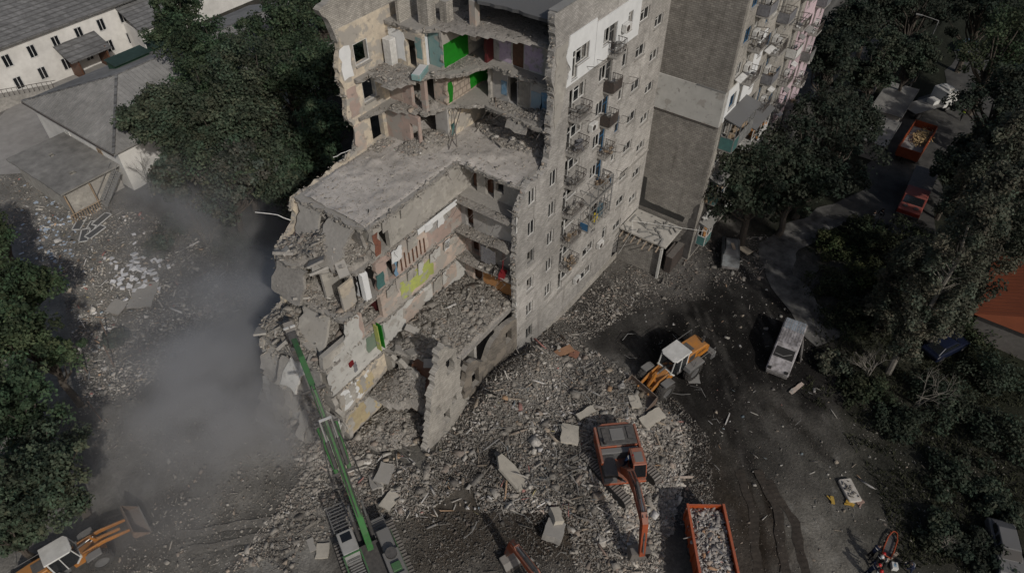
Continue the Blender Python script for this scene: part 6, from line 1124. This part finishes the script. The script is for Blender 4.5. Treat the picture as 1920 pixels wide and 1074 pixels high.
def limb(m, a, b, r0, r1, n=4, bend=.12):
    a = Vector(a); b = Vector(b); pts = [a]; L = (b-a).length
    for i in range(1, n): pts.append(a.lerp(b, i/n)+Vector((RNG.normal(0, 1), RNG.normal(0, 1), RNG.normal(0, .5)))*L*bend*.4)
    pts.append(b)
    for i in range(n): m.cyl(pts[i], pts[i+1], r0+(r1-r0)*i/n, r0+(r1-r0)*(i+1)/n, 7, cap=(i in (0, n-1)))
    return pts
def tree(label, px, py, h, R_, colr, name='leafy_tree', group=None, z_of=.62, nc=70, per=130, leaf=.36, zr=.72, cl=.24, low=.0):
    """px, py: pixel of the crown's middle; h: height; R_: crown radius"""
    zc = h-R_*zr*.95; p = G(px, py, zc); g = gzf(p.x, p.y) if abs(p.x) < 120 else 0; t = thing(name, label, 'tree', (p.x, p.y, g), 0, group); zc -= g
    nl = 7; lc = RNG.normal(0, 1, (nl, 3)); lc /= np.linalg.norm(lc, axis=1)[:, None]; lc *= (R_*RNG.uniform(.35, .62, nl))[:, None]; lc[0] = 0; lr = R_*RNG.uniform(.34, .52, nl); w_ = RNG.choice(nl, nc, p=(lr**2)/np.sum(lr**2))
    d = RNG.normal(0, 1, (nc, 3)); d /= np.linalg.norm(d, axis=1)[:, None]; d[:, 2] = np.where(RNG.random(nc) < .6, np.abs(d[:, 2]), d[:, 2]); rr = RNG.random(nc)**.3
    cen = lc[w_]+d*(rr*lr[w_])[:, None]; cen[:, 2] *= zr*1.15; cen[:, 2] += zc; cen[:, 2] = np.maximum(cen[:, 2], 1.2+low); crad = R_*cl*RNG.uniform(.45, 1.35, nc)
    leaves('crown', cen, crad, per, leaf, colr, t); m = MB(); limb(m, (0, 0, -.3), (0, 0, zc), R_*.06+.06, R_*.03, 5, .05)
    for i in range(0, nc, 4): c = cen[i]; limb(m, (0, 0, max(1.0, zc*.45+(c[2]-zc)*.3)), c, R_*.022, .02, 3)
    m.build('trunk', bark, t); return t
G1, G2, G3, G4 = (.072, .100, .050), (.086, .106, .068), (.066, .096, .052), (.105, .112, .090)
left = 'trees on the left of the yard'; back = 'trees behind the ruined block'; right = 'trees along the shaded road'
for a in (('topmost dense tree at the left edge above the bluish litter', 10, 530, 11, 4.6, G1, left), ('wide dark green tree at the left edge, second from the top', 65, 640, 11, 4.4, G1, left), ('leafy tree at the left edge between two larger crowns', 30, 760, 10, 4.6, G3, left),
          ('dusty broad tree just above the loader at the lower left', 85, 875, 10, 5.0, G2, left), ('low tree in the bottom left corner beside the white cab', 0, 985, 8, 3.4, G2, left), ('narrow tree at the far left edge by the annex yard', -20, 420, 10, 4.2, G1, left)):
    tree(a[0], *a[1:6], group=a[6], nc=130, per=115, leaf=.28, cl=.17)
for a in (('tree covering the right part of the hipped roof', 285, 205, 11, 4.2, G2), ('bright tree over the ridge of the hipped roof', 420, 160, 14, 5.6, G3), ('dusty tree in front of the rear group', 440, 275, 13, 5.4, G2), ('tall green tree nearest the white building', 385, 95, 15, 6.0, G3), ('tall bright-topped tree by the top edge left of the block', 515, 60, 16, 6.4, G3), ('dusty tree leaning over the hipped grey roof', 355, 225, 14, 5.4, G2), ('largest dusty tree in the middle of the rear group', 475, 200, 16, 6.8, G2),
          ('dark tree hard against the torn rear wall', 570, 150, 16, 5.6, G3), ('grey dusted tree at the lower edge of the rear group', 420, 330, 12, 5.2, G4), ('dusted tree above the dark gap beside the block', 515, 315, 12, 5.2, G2), ('shaded tree squeezed between rear group and block', 590, 260, 13, 4.4, G3), ('small dusted tree by the outside stair', 330, 330, 9, 3.0, G4), ('far green tree at the top edge behind the roof corner', 600, 5, 15, 5.5, G3), ('green tree behind the hipped roof ridge', 330, 40, 12, 4.6, G3)):
    tree(a[0], *a[1:4], a[4]*1.12, a[5], group=back, nc=130, per=105, leaf=.33, cl=.17)
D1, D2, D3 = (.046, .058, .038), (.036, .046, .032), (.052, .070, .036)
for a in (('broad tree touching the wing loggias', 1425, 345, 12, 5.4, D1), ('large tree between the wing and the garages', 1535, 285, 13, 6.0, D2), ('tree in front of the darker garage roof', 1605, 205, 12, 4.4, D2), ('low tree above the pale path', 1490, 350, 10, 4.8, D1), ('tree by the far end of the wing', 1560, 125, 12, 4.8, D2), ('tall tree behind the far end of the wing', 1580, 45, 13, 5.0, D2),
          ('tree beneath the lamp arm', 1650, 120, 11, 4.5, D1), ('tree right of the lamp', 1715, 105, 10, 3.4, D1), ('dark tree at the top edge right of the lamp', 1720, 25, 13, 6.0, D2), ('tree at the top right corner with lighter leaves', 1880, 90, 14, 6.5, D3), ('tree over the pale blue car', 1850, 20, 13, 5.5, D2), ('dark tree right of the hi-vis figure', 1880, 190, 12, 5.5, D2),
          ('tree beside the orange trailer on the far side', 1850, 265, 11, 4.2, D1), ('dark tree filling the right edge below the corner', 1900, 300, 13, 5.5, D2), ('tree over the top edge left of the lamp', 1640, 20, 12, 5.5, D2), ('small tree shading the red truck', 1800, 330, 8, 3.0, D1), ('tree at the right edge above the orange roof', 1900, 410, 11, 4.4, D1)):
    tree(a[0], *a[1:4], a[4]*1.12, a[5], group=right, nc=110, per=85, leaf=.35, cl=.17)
def poplar(label, px, py, h, R_, colr):
    p = G(px, py); g = gzf(p.x, p.y); t = thing('poplar_tree', label, 'tree', (p.x, p.y, g), 0, 'tall poplars on the right'); nc = 150; z = RNG.uniform(.12, 1, nc)**.9*h; prof = np.sin(np.clip((z/h-.05)/.95, 0, 1)*math.pi)**.6*.8+.2; a = RNG.uniform(0, 6.28, nc); rr = RNG.random(nc)**.5*R_*prof
    cen = np.stack([rr*np.cos(a), rr*np.sin(a), z], 1); leaves('crown', cen, np.full(nc, .55), 120, .26, colr, t, 1.5); m = MB(); limb(m, (0, 0, -.3), (0, 0, h*.95), .28, .04, 6, .02)
    for i in range(0, nc, 3): c = cen[i]; limb(m, (0, 0, max(.6, c[2]-1.8)), c, .05, .015, 3)
    m.build('trunk', bark_pale, t)
P1, P2 = (.090, .094, .068), (.076, .082, .058)
poplar('tallest poplar rising over the right side shrubs', 1665, 700, 21, 2.3, P1); poplar('second poplar right of the tallest one', 1730, 660, 20, 2.2, P2); poplar('thin poplar leaning towards the orange roof', 1715, 560, 19, 2.0, P1); poplar('farther poplar above the parked red truck', 1790, 500, 15, 2.2, P2); tree('shaded tree right behind the torn rear wall windows', 640, 110, 13, 4.6, G3, group=back, nc=90, per=120, leaf=.32)
poplar('short poplar between the path and the tall ones', 1640, 620, 10, 2.0, P1)
def shrub(label, px, py, R_, h, colr, grp='shrubs on the green island', leaf=.26):
    p = gp(px, py); t = thing('shrub', label, 'shrub', p, 0, grp); nc = 30; d = RNG.normal(0, 1, (nc, 3)); d /= np.linalg.norm(d, axis=1)[:, None]; cen = d*(RNG.random(nc)**.5*R_)[:, None]; cen[:, 2] = np.abs(cen[:, 2])*h/R_*.8+.3
    leaves('foliage', cen, np.full(nc, R_*.28), 100, leaf, colr, t); m = MB()
    for i in range(8): limb(m, (0, 0, -.1), cen[i*3], .04, .012, 3)
    m.build('stem', bark, t)
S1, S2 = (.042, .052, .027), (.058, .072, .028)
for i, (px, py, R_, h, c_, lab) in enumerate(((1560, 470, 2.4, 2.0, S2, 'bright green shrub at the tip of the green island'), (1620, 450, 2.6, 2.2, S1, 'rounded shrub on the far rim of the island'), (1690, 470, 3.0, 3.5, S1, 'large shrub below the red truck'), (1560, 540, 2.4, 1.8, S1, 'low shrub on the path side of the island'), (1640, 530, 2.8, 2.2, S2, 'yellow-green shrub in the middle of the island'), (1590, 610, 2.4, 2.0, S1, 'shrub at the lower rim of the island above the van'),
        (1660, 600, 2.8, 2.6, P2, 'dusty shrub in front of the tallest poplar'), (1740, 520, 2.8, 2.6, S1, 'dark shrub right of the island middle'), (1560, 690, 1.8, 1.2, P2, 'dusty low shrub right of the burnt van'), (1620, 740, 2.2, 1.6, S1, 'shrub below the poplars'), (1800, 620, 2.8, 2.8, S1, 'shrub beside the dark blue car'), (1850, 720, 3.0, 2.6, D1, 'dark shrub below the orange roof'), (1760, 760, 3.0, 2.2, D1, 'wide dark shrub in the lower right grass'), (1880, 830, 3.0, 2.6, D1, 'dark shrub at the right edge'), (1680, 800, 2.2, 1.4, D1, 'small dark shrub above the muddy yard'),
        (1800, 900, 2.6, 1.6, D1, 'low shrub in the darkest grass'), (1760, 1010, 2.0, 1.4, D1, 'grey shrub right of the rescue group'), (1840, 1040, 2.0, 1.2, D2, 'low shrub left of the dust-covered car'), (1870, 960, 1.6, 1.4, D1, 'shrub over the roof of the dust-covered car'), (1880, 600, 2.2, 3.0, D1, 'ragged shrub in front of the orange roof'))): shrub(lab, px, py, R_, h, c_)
for i, (px, py, R_, h, lab) in enumerate(((395, 420, 2.6, 2.2, 'dust-grey shrub beneath the rear trees'), (330, 430, 2.2, 1.8, 'low dusted shrub beside the stair yard'), (440, 470, 2.2, 2.0, 'dusted shrub near the dark gap'), (300, 470, 1.6, 1.2, 'small broken shrub above the papers'), (220, 640, 1.2, .8, 'weedy patch beside the yard edge'))): shrub(lab, px, py, R_, h, G4, 'dusted shrubs behind the block', .2)
def bare(label, px, py, h, n, grp, mat_=None):
    p = gp(px, py); t = thing('bare_tree', label, 'tree', p, 0, grp); m = MB(); r = random.Random(int(px))
    def grow(a, d, L, r0, lv):
        b = a+d*L; m.cyl(a, b, r0, r0*.6, 5, cap=False)
        if lv:
            for _ in range(3): grow(a.lerp(b, r.uniform(.45, 1)), (d+Vector((r.uniform(-.9, .9), r.uniform(-.9, .9), r.uniform(-.3, .5)))).normalized(), L*.62, r0*.5, lv-1)
    for i in range(n): grow(Vector((0, 0, -.1)), Vector((r.uniform(-.6, .6), r.uniform(-.6, .6), 1)).normalized(), h*.42, .07, 4)
    m.build('branches', mat_ or bark_pale, t)
bare('leafless broken tree below the hipped roof corner', 285, 370, 6.0, 2, 'bare trees'); bare('leafless tree in the dust behind the block', 400, 480, 6.0, 2, 'bare trees'); bare('grey twiggy shrub among the poplars', 1625, 710, 4.5, 3, 'bare trees'); bare('pale twiggy stems beside the dark blue car', 1720, 760, 7.0, 2, 'bare trees'); bare('twiggy bush in the lower right grass', 1770, 1030, 2.0, 4, 'bare trees')
# rough grass on the green side
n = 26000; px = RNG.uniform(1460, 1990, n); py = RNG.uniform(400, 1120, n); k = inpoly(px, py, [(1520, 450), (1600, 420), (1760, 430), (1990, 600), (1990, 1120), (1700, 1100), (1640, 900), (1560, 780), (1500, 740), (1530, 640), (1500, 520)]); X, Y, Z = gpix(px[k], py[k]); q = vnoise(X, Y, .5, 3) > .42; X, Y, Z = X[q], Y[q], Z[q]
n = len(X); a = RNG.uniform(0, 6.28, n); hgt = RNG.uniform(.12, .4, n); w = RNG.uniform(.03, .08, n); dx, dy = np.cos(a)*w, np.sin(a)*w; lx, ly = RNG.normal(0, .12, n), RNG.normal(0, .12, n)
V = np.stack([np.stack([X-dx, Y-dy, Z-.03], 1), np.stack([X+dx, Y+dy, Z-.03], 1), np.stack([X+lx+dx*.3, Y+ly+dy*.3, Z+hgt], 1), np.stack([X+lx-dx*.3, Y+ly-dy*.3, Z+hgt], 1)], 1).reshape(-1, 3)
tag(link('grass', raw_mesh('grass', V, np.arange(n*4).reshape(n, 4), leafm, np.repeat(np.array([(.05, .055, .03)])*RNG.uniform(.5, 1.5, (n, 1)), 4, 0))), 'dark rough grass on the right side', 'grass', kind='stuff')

# ================================================================== people
skin_m = M('skin_m', (.30, .19, .14), rough=.6, bump=0); navy = M('navy', (.018, .025, .055), (.012, .016, .035), 8, rough=.9, bump=.2); black_cl = M('black_cl', (.012, .012, .013), rough=.9, bump=.1); helmet_red = M('helmet_red', (.40, .015, .015), rough=.35, bump=0); helmet_white = M('helmet_white', (.55, .55, .55), rough=.35, bump=0); hivis = M('hivis', (.33, .42, .03), rough=.7, bump=0); strap_white = M('strap_white', (.5, .5, .48), rough=.6, bump=0); hair_dark = M('hair_dark', (.02, .015, .012), rough=.8); cl_grey = M('cl_grey', (.12, .12, .125), rough=.9)
def person(label, loc, rz, pose='stand', top=None, legs=None, hat=None, vest=None, group=None, s=1.0):
    top = top or navy; legs = legs or navy; t = thing('person', label, 'person', loc, rz, group)
    J = dict(pel=(0, 0, .95), wai=(0, 0, 1.12), che=(0, 0, 1.36), nek=(0, 0, 1.50), hea=(0, 0, 1.60), top=(.01, 0, 1.73), sl=(0, .18, 1.42), el=(.03, .26, 1.14), wl=(.12, .25, .90), hl=(.15, .25, .80), sr=(0, -.18, 1.42), er=(.03, -.26, 1.14), wr=(.12, -.25, .90), hr=(.15, -.25, .80), kl=(.03, .11, .50), al=(0, .12, .09), fl=(.16, .13, .04), kr=(.03, -.11, .50), ar=(0, -.12, .09), fr=(.16, -.13, .04))
    if pose == 'bend':
        for k in ('wai', 'che', 'nek', 'hea', 'top', 'sl', 'sr', 'el', 'er', 'wl', 'wr', 'hl', 'hr'):
            x, y, z = J[k]; a = .75; J[k] = (x*math.cos(a)+(z-.95)*math.sin(a), y, .95+(z-.95)*math.cos(a)-x*math.sin(a))
        for sd in 'lr': x, y, z = J['s'+sd]; J['e'+sd] = (x+.12, y, z-.26); J['w'+sd] = (x+.28, y*.8, z-.44); J['h'+sd] = (x+.33, y*.75, z-.50)
        J['kl'] = (.12, .12, .5); J['al'] = (.0, .14, .09); J['kr'] = (.05, -.12, .5); J['ar'] = (-.2, -.14, .09); J['fr'] = (-.05, -.15, .04)
    if pose == 'walk':
        J['kl'] = (.2, .1, .52); J['al'] = (.22, .11, .09); J['fl'] = (.38, .11, .05); J['kr'] = (-.05, -.1, .5); J['ar'] = (-.32, -.11, .14); J['fr'] = (-.18, -.11, .05); J['el'] = (-.12, .25, 1.15); J['wl'] = (-.05, .25, .92); J['hl'] = (-.02, .25, .83); J['er'] = (.12, -.25, 1.15); J['wr'] = (.28, -.22, .98); J['hr'] = (.34, -.21, .92)
    rad = dict(pel=.15, wai=.135, che=.16, nek=.06, hea=.095, top=.075, sl=.075, el=.052, wl=.04, hl=.045, sr=.075, er=.052, wr=.04, hr=.045, kl=.075, al=.05, fl=.045, kr=.075, ar=.05, fr=.045)
    ed = [('pel', 'wai'), ('wai', 'che'), ('che', 'nek'), ('nek', 'hea'), ('hea', 'top'), ('che', 'sl'), ('sl', 'el'), ('el', 'wl'), ('wl', 'hl'), ('che', 'sr'), ('sr', 'er'), ('er', 'wr'), ('wr', 'hr'), ('pel', 'kl'), ('kl', 'al'), ('al', 'fl'), ('pel', 'kr'), ('kr', 'ar'), ('ar', 'fr')]
    ks = list(J); me = bpy.data.meshes.new('body'); me.from_pydata([tuple(q*s for q in J[k]) for k in ks], [(ks.index(a), ks.index(b)) for a, b in ed], []); o = bpy.data.objects.new('body_tmp', me); col.objects.link(o)
    sk = o.modifiers.new('Skin', 'SKIN'); sv = me.skin_vertices[0].data
    for i, k in enumerate(ks): sv[i].radius = (rad[k]*s, rad[k]*s*(.75 if k in ('pel', 'wai', 'che') else 1)); sv[i].use_root = (k == 'pel')
    o.modifiers.new('Sub', 'SUBSURF').levels = 1; dg = bpy.context.evaluated_depsgraph_get(); me2 = bpy.data.meshes.new_from_object(o.evaluated_get(dg)); bpy.data.objects.remove(o)
    for m_ in (top, legs, skin_m): me2.materials.append(m_)
    hd = Vector(J['hea'])*s; hands = [Vector(J[k])*s for k in ('hl', 'hr')]; pz = J['pel'][2]*s; px_ = J['pel'][0]*s
    for p in me2.polygons:
        c = p.center; p.material_index = 2 if ((c-hd).length < .15*s or min((c-h).length for h in hands) < .07*s) else (1 if c.z < pz-.02*s and abs(c.x-px_) < .5*s and abs(c.y) < .2*s else 0); p.use_smooth = True
    body = link('body', me2, t); tp = Vector(J['top'])*s; up_ = (tp-hd).normalized(); m = MB(); c0 = hd+up_*.05*s
    vs = []; fs = []; nn = 12; rings = [(0, .135), (.05, .132), (.10, .105), (.14, .055), (.152, .0)]
    u_ = up_.orthogonal().normalized(); w_ = up_.cross(u_)
    for hgt_, r_ in rings:
        for i in range(nn): a = 2*math.pi*i/nn; vs.append(c0+up_*hgt_*s+(u_*math.cos(a)+w_*math.sin(a))*max(r_, .002)*s)
    for j in range(len(rings)-1): fs += [(j*nn+i, j*nn+(i+1) % nn, (j+1)*nn+(i+1) % nn, (j+1)*nn+i) for i in range(nn)]
    m.add(vs, fs).build('helmet' if hat else 'hair', hat or hair_dark, t, smooth=True)
    ch = (Vector(J['che'])*.6+Vector(J['wai'])*.4)*s
    if vest: MB().cyl(Vector(J['wai'])*s, Vector(J['che'])*s+up_*.06*s, .172*s, .19*s, 12).build('vest', vest, t)
    else: MB().cyl(ch, ch+up_*.04*s, .17*s, .172*s, 12).build('reflective_band', strap_white, t)
    return t
rg = 'rescue crew at the bottom edge'
def put(px, py, z=None): p = gp(px, py); return (p.x, p.y, p.z if z is None else z)
hcrew = math.atan2((G(1668, 1030)-G(1630, 1040)).y, (G(1668, 1030)-G(1630, 1040)).x)
person('person in dark navy bending over, farthest of the rescue group', put(1628, 1045), hcrew+.2, 'bend', navy, black_cl, None, None, rg); person('person in navy with red helmet next to the orange stretcher', put(1634, 1062), hcrew+.3, 'bend', black_cl, navy, helmet_red, None, rg)
person('person with red helmet in the middle of the rescue group', put(1622, 1078), hcrew-.1, 'bend', navy, navy, helmet_red, None, rg); person('person in black and white top with red helmet at the frame edge', put(1636, 1090), hcrew, 'stand', cl_grey, black_cl, helmet_red, strap_white, rg); person('person with white helmet behind the orange stretcher', put(1654, 1065), hcrew+2.6, 'bend', black_cl, black_cl, helmet_white, None, rg); person('person in blue kneeling right of the stretcher', put(1705, 1072), hcrew+2.9, 'bend', navy, navy, None, None, rg)
ex = Vector((math.cos(math.radians(-138)), math.sin(math.radians(-138)), 0)); sd = Vector((-ex.y, ex.x, 0)); pw = C1+ex*.45+sd*.2
person('worker in blue with red helmet standing on the orange excavator', (pw.x, pw.y, C1.z+1.42), math.radians(-60), 'bend', M('work_blue', (.03, .07, .17), rough=.8), navy, helmet_red)
person('person in dark clothes on the path, left of two', put(1631, 420), 1.0, 'stand', black_cl, black_cl); person('person in dark clothes on the path, right of two', put(1646, 416), 2.4, 'walk', black_cl, cl_grey); person('person in a yellow-green vest on the road by the white-cab truck', put(1800, 226), 2.9, 'walk', black_cl, black_cl, None, hivis); person('person in dark clothes behind the orange trailer', put(1688, 306), .4, 'walk', navy, black_cl)
p = gp(1668, 1022); hs2 = math.atan2((G(1690, 965)-G(1655, 1060)).y, (G(1690, 965)-G(1655, 1060)).x)
t = thing('rescue_stretcher', 'orange basket stretcher on the ground beside the rescue group', 'stretcher', (p.x, p.y, p.z+.05), hs2); m = MB(); ol = [(-1.1, -.28), (-.5, -.33), (.5, -.3), (1.05, -.14), (1.1, 0), (1.05, .14), (.5, .3), (-.5, .33), (-1.1, .28)]
pts = [Vector((a, b, .22)) for a, b in ol]; m.tube(pts+[pts[0]], .045, 8); m.build('rim', M('stretcher_orange', (.33, .07, .03), rough=.5, bump=0), t); MB().prism([(a*.95, b*.85) for a, b in ol], .0, .05, 'XY').build('shell', paint_blk, t)
m = MB()
for i in range(8): m.bar((-.95+i*.27, -.3, .2), (-.95+i*.27, -.25, .03), .03); m.bar((-.95+i*.27, .3, .2), (-.95+i*.27, .25, .03), .03)
m.build('ribs', MATS['stretcher_orange'], t)
p = gp(1675, 1063); t = thing('supply_box', 'small white box with blue mark beside the stretcher', 'box', p, .4); MB().b2(-.25, .25, -.2, .2, 0, .35).build('carton', paint_wht, t, bevel=.02); MB().b2(-.1, .1, -.08, .08, .352, .36).build('blue_mark', paint_blue, t)
p = gp(1665, 1050); t = thing('wooden_plank', 'grey plank leaning by the stretcher', 'plank', (p.x, p.y, p.z+.15), hs2-.4); MB().box((0, 0, 0), (2.0, .2, .06), 0, 0, .1).build('board', wood_pale, t)
# thin posts and wires in the rear yard
for i, ((px, py), hh_) in enumerate((((192, 790), 2.6), ((215, 690), 2.8), ((205, 640), 2.4), ((165, 700), 2.4))):
    q = gp(px, py); t = thing('fence_post', 'rusty thin post at the yard edge, %s' % ('nearest the loader', 'beside the white stones', 'leaning most', 'by the left trees')[i], 'post', q, 0, 'posts at the yard edge'); MB().bar((0, 0, -.2), (.3*math.sin(i), .2, hh_), .08).build('shaft', rust, t); MB().box((0, 0, .02), (.2, .2, .08)).build('foot', concrete, t)

# ================================================================== dust in the air
def dust(name, label, c, r, dens, seed, colr=(.62, .63, .65)):
    me = bpy.data.meshes.new(name); bm = bmesh.new(); bmesh.ops.create_icosphere(bm, subdivisions=3, radius=1.0); bm.to_mesh(me); bm.free()
    m = bpy.data.materials.new(name); m.use_nodes = True; nt = m.node_tree; N = nt.nodes; L = nt.links; N.remove(N['Principled BSDF']); out = N['Material Output']; v = N.new('ShaderNodeVolumePrincipled'); v.inputs['Color'].default_value = (*colr, 1); v.inputs['Anisotropy'].default_value = .2
    tc = N.new('ShaderNodeTexCoord'); ln = N.new('ShaderNodeVectorMath'); ln.operation = 'LENGTH'; L.new(tc.outputs['Object'], ln.inputs[0]); mr = N.new('ShaderNodeMapRange'); mr.interpolation_type = 'SMOOTHSTEP'; L.new(ln.outputs['Value'], mr.inputs[0]); mr.inputs[1].default_value = 1.0; mr.inputs[2].default_value = .0; mr.inputs[3].default_value = 0; mr.inputs[4].default_value = 1
    no = N.new('ShaderNodeTexNoise'); no.noise_dimensions = '4D'; no.inputs['W'].default_value = seed; no.inputs['Scale'].default_value = 2.6; no.inputs['Detail'].default_value = 5; L.new(tc.outputs['Object'], no.inputs['Vector']); nr = N.new('ShaderNodeMapRange'); L.new(no.outputs[0], nr.inputs[0]); nr.inputs[1].default_value = .42; nr.inputs[2].default_value = .66; nr.inputs[3].default_value = .03; nr.inputs[4].default_value = 1.0
    mu = N.new('ShaderNodeMath'); mu.operation = 'MULTIPLY'; L.new(mr.outputs[0], mu.inputs[0]); L.new(nr.outputs[0], mu.inputs[1]); m2 = N.new('ShaderNodeMath'); m2.operation = 'MULTIPLY'; L.new(mu.outputs[0], m2.inputs[0]); m2.inputs[1].default_value = dens; L.new(m2.outputs[0], v.inputs['Density']); L.new(v.outputs[0], out.inputs['Volume'])
    me.materials.append(m); o = link(name, me); o.location = c; o.scale = r; tag(o, label, 'dust', kind='stuff'); return o
DC = (.82, .82, .83)
for nm, p_, r_, d_, sd_ in (('grey dust drifting over the shaded yard behind the block', G(440, 660, 5), (14, 12, 7.5), .42, 1.3), ('densest puff of dust left of the green boom', G(440, 740, 4), (9, 9, 6), .6, 2.6), ('thin dust rising below the rear trees', G(370, 420, 4), (11, 13, 8), .26, 4.1), ('dust around the green boom and the near end of the block', G(540, 790, 4), (5, 7, 6), .32, 7.7), ('low dust over the yard beside the raised loader bucket', G(340, 890, 2), (12, 10, 4.5), .2, 9.1), ('wisps of dust close to the torn rear wall', G(480, 560, 6), (6, 6, 6), .30, 5.5)): dust('dust_cloud', nm, p_, r_, d_, sd_, DC)
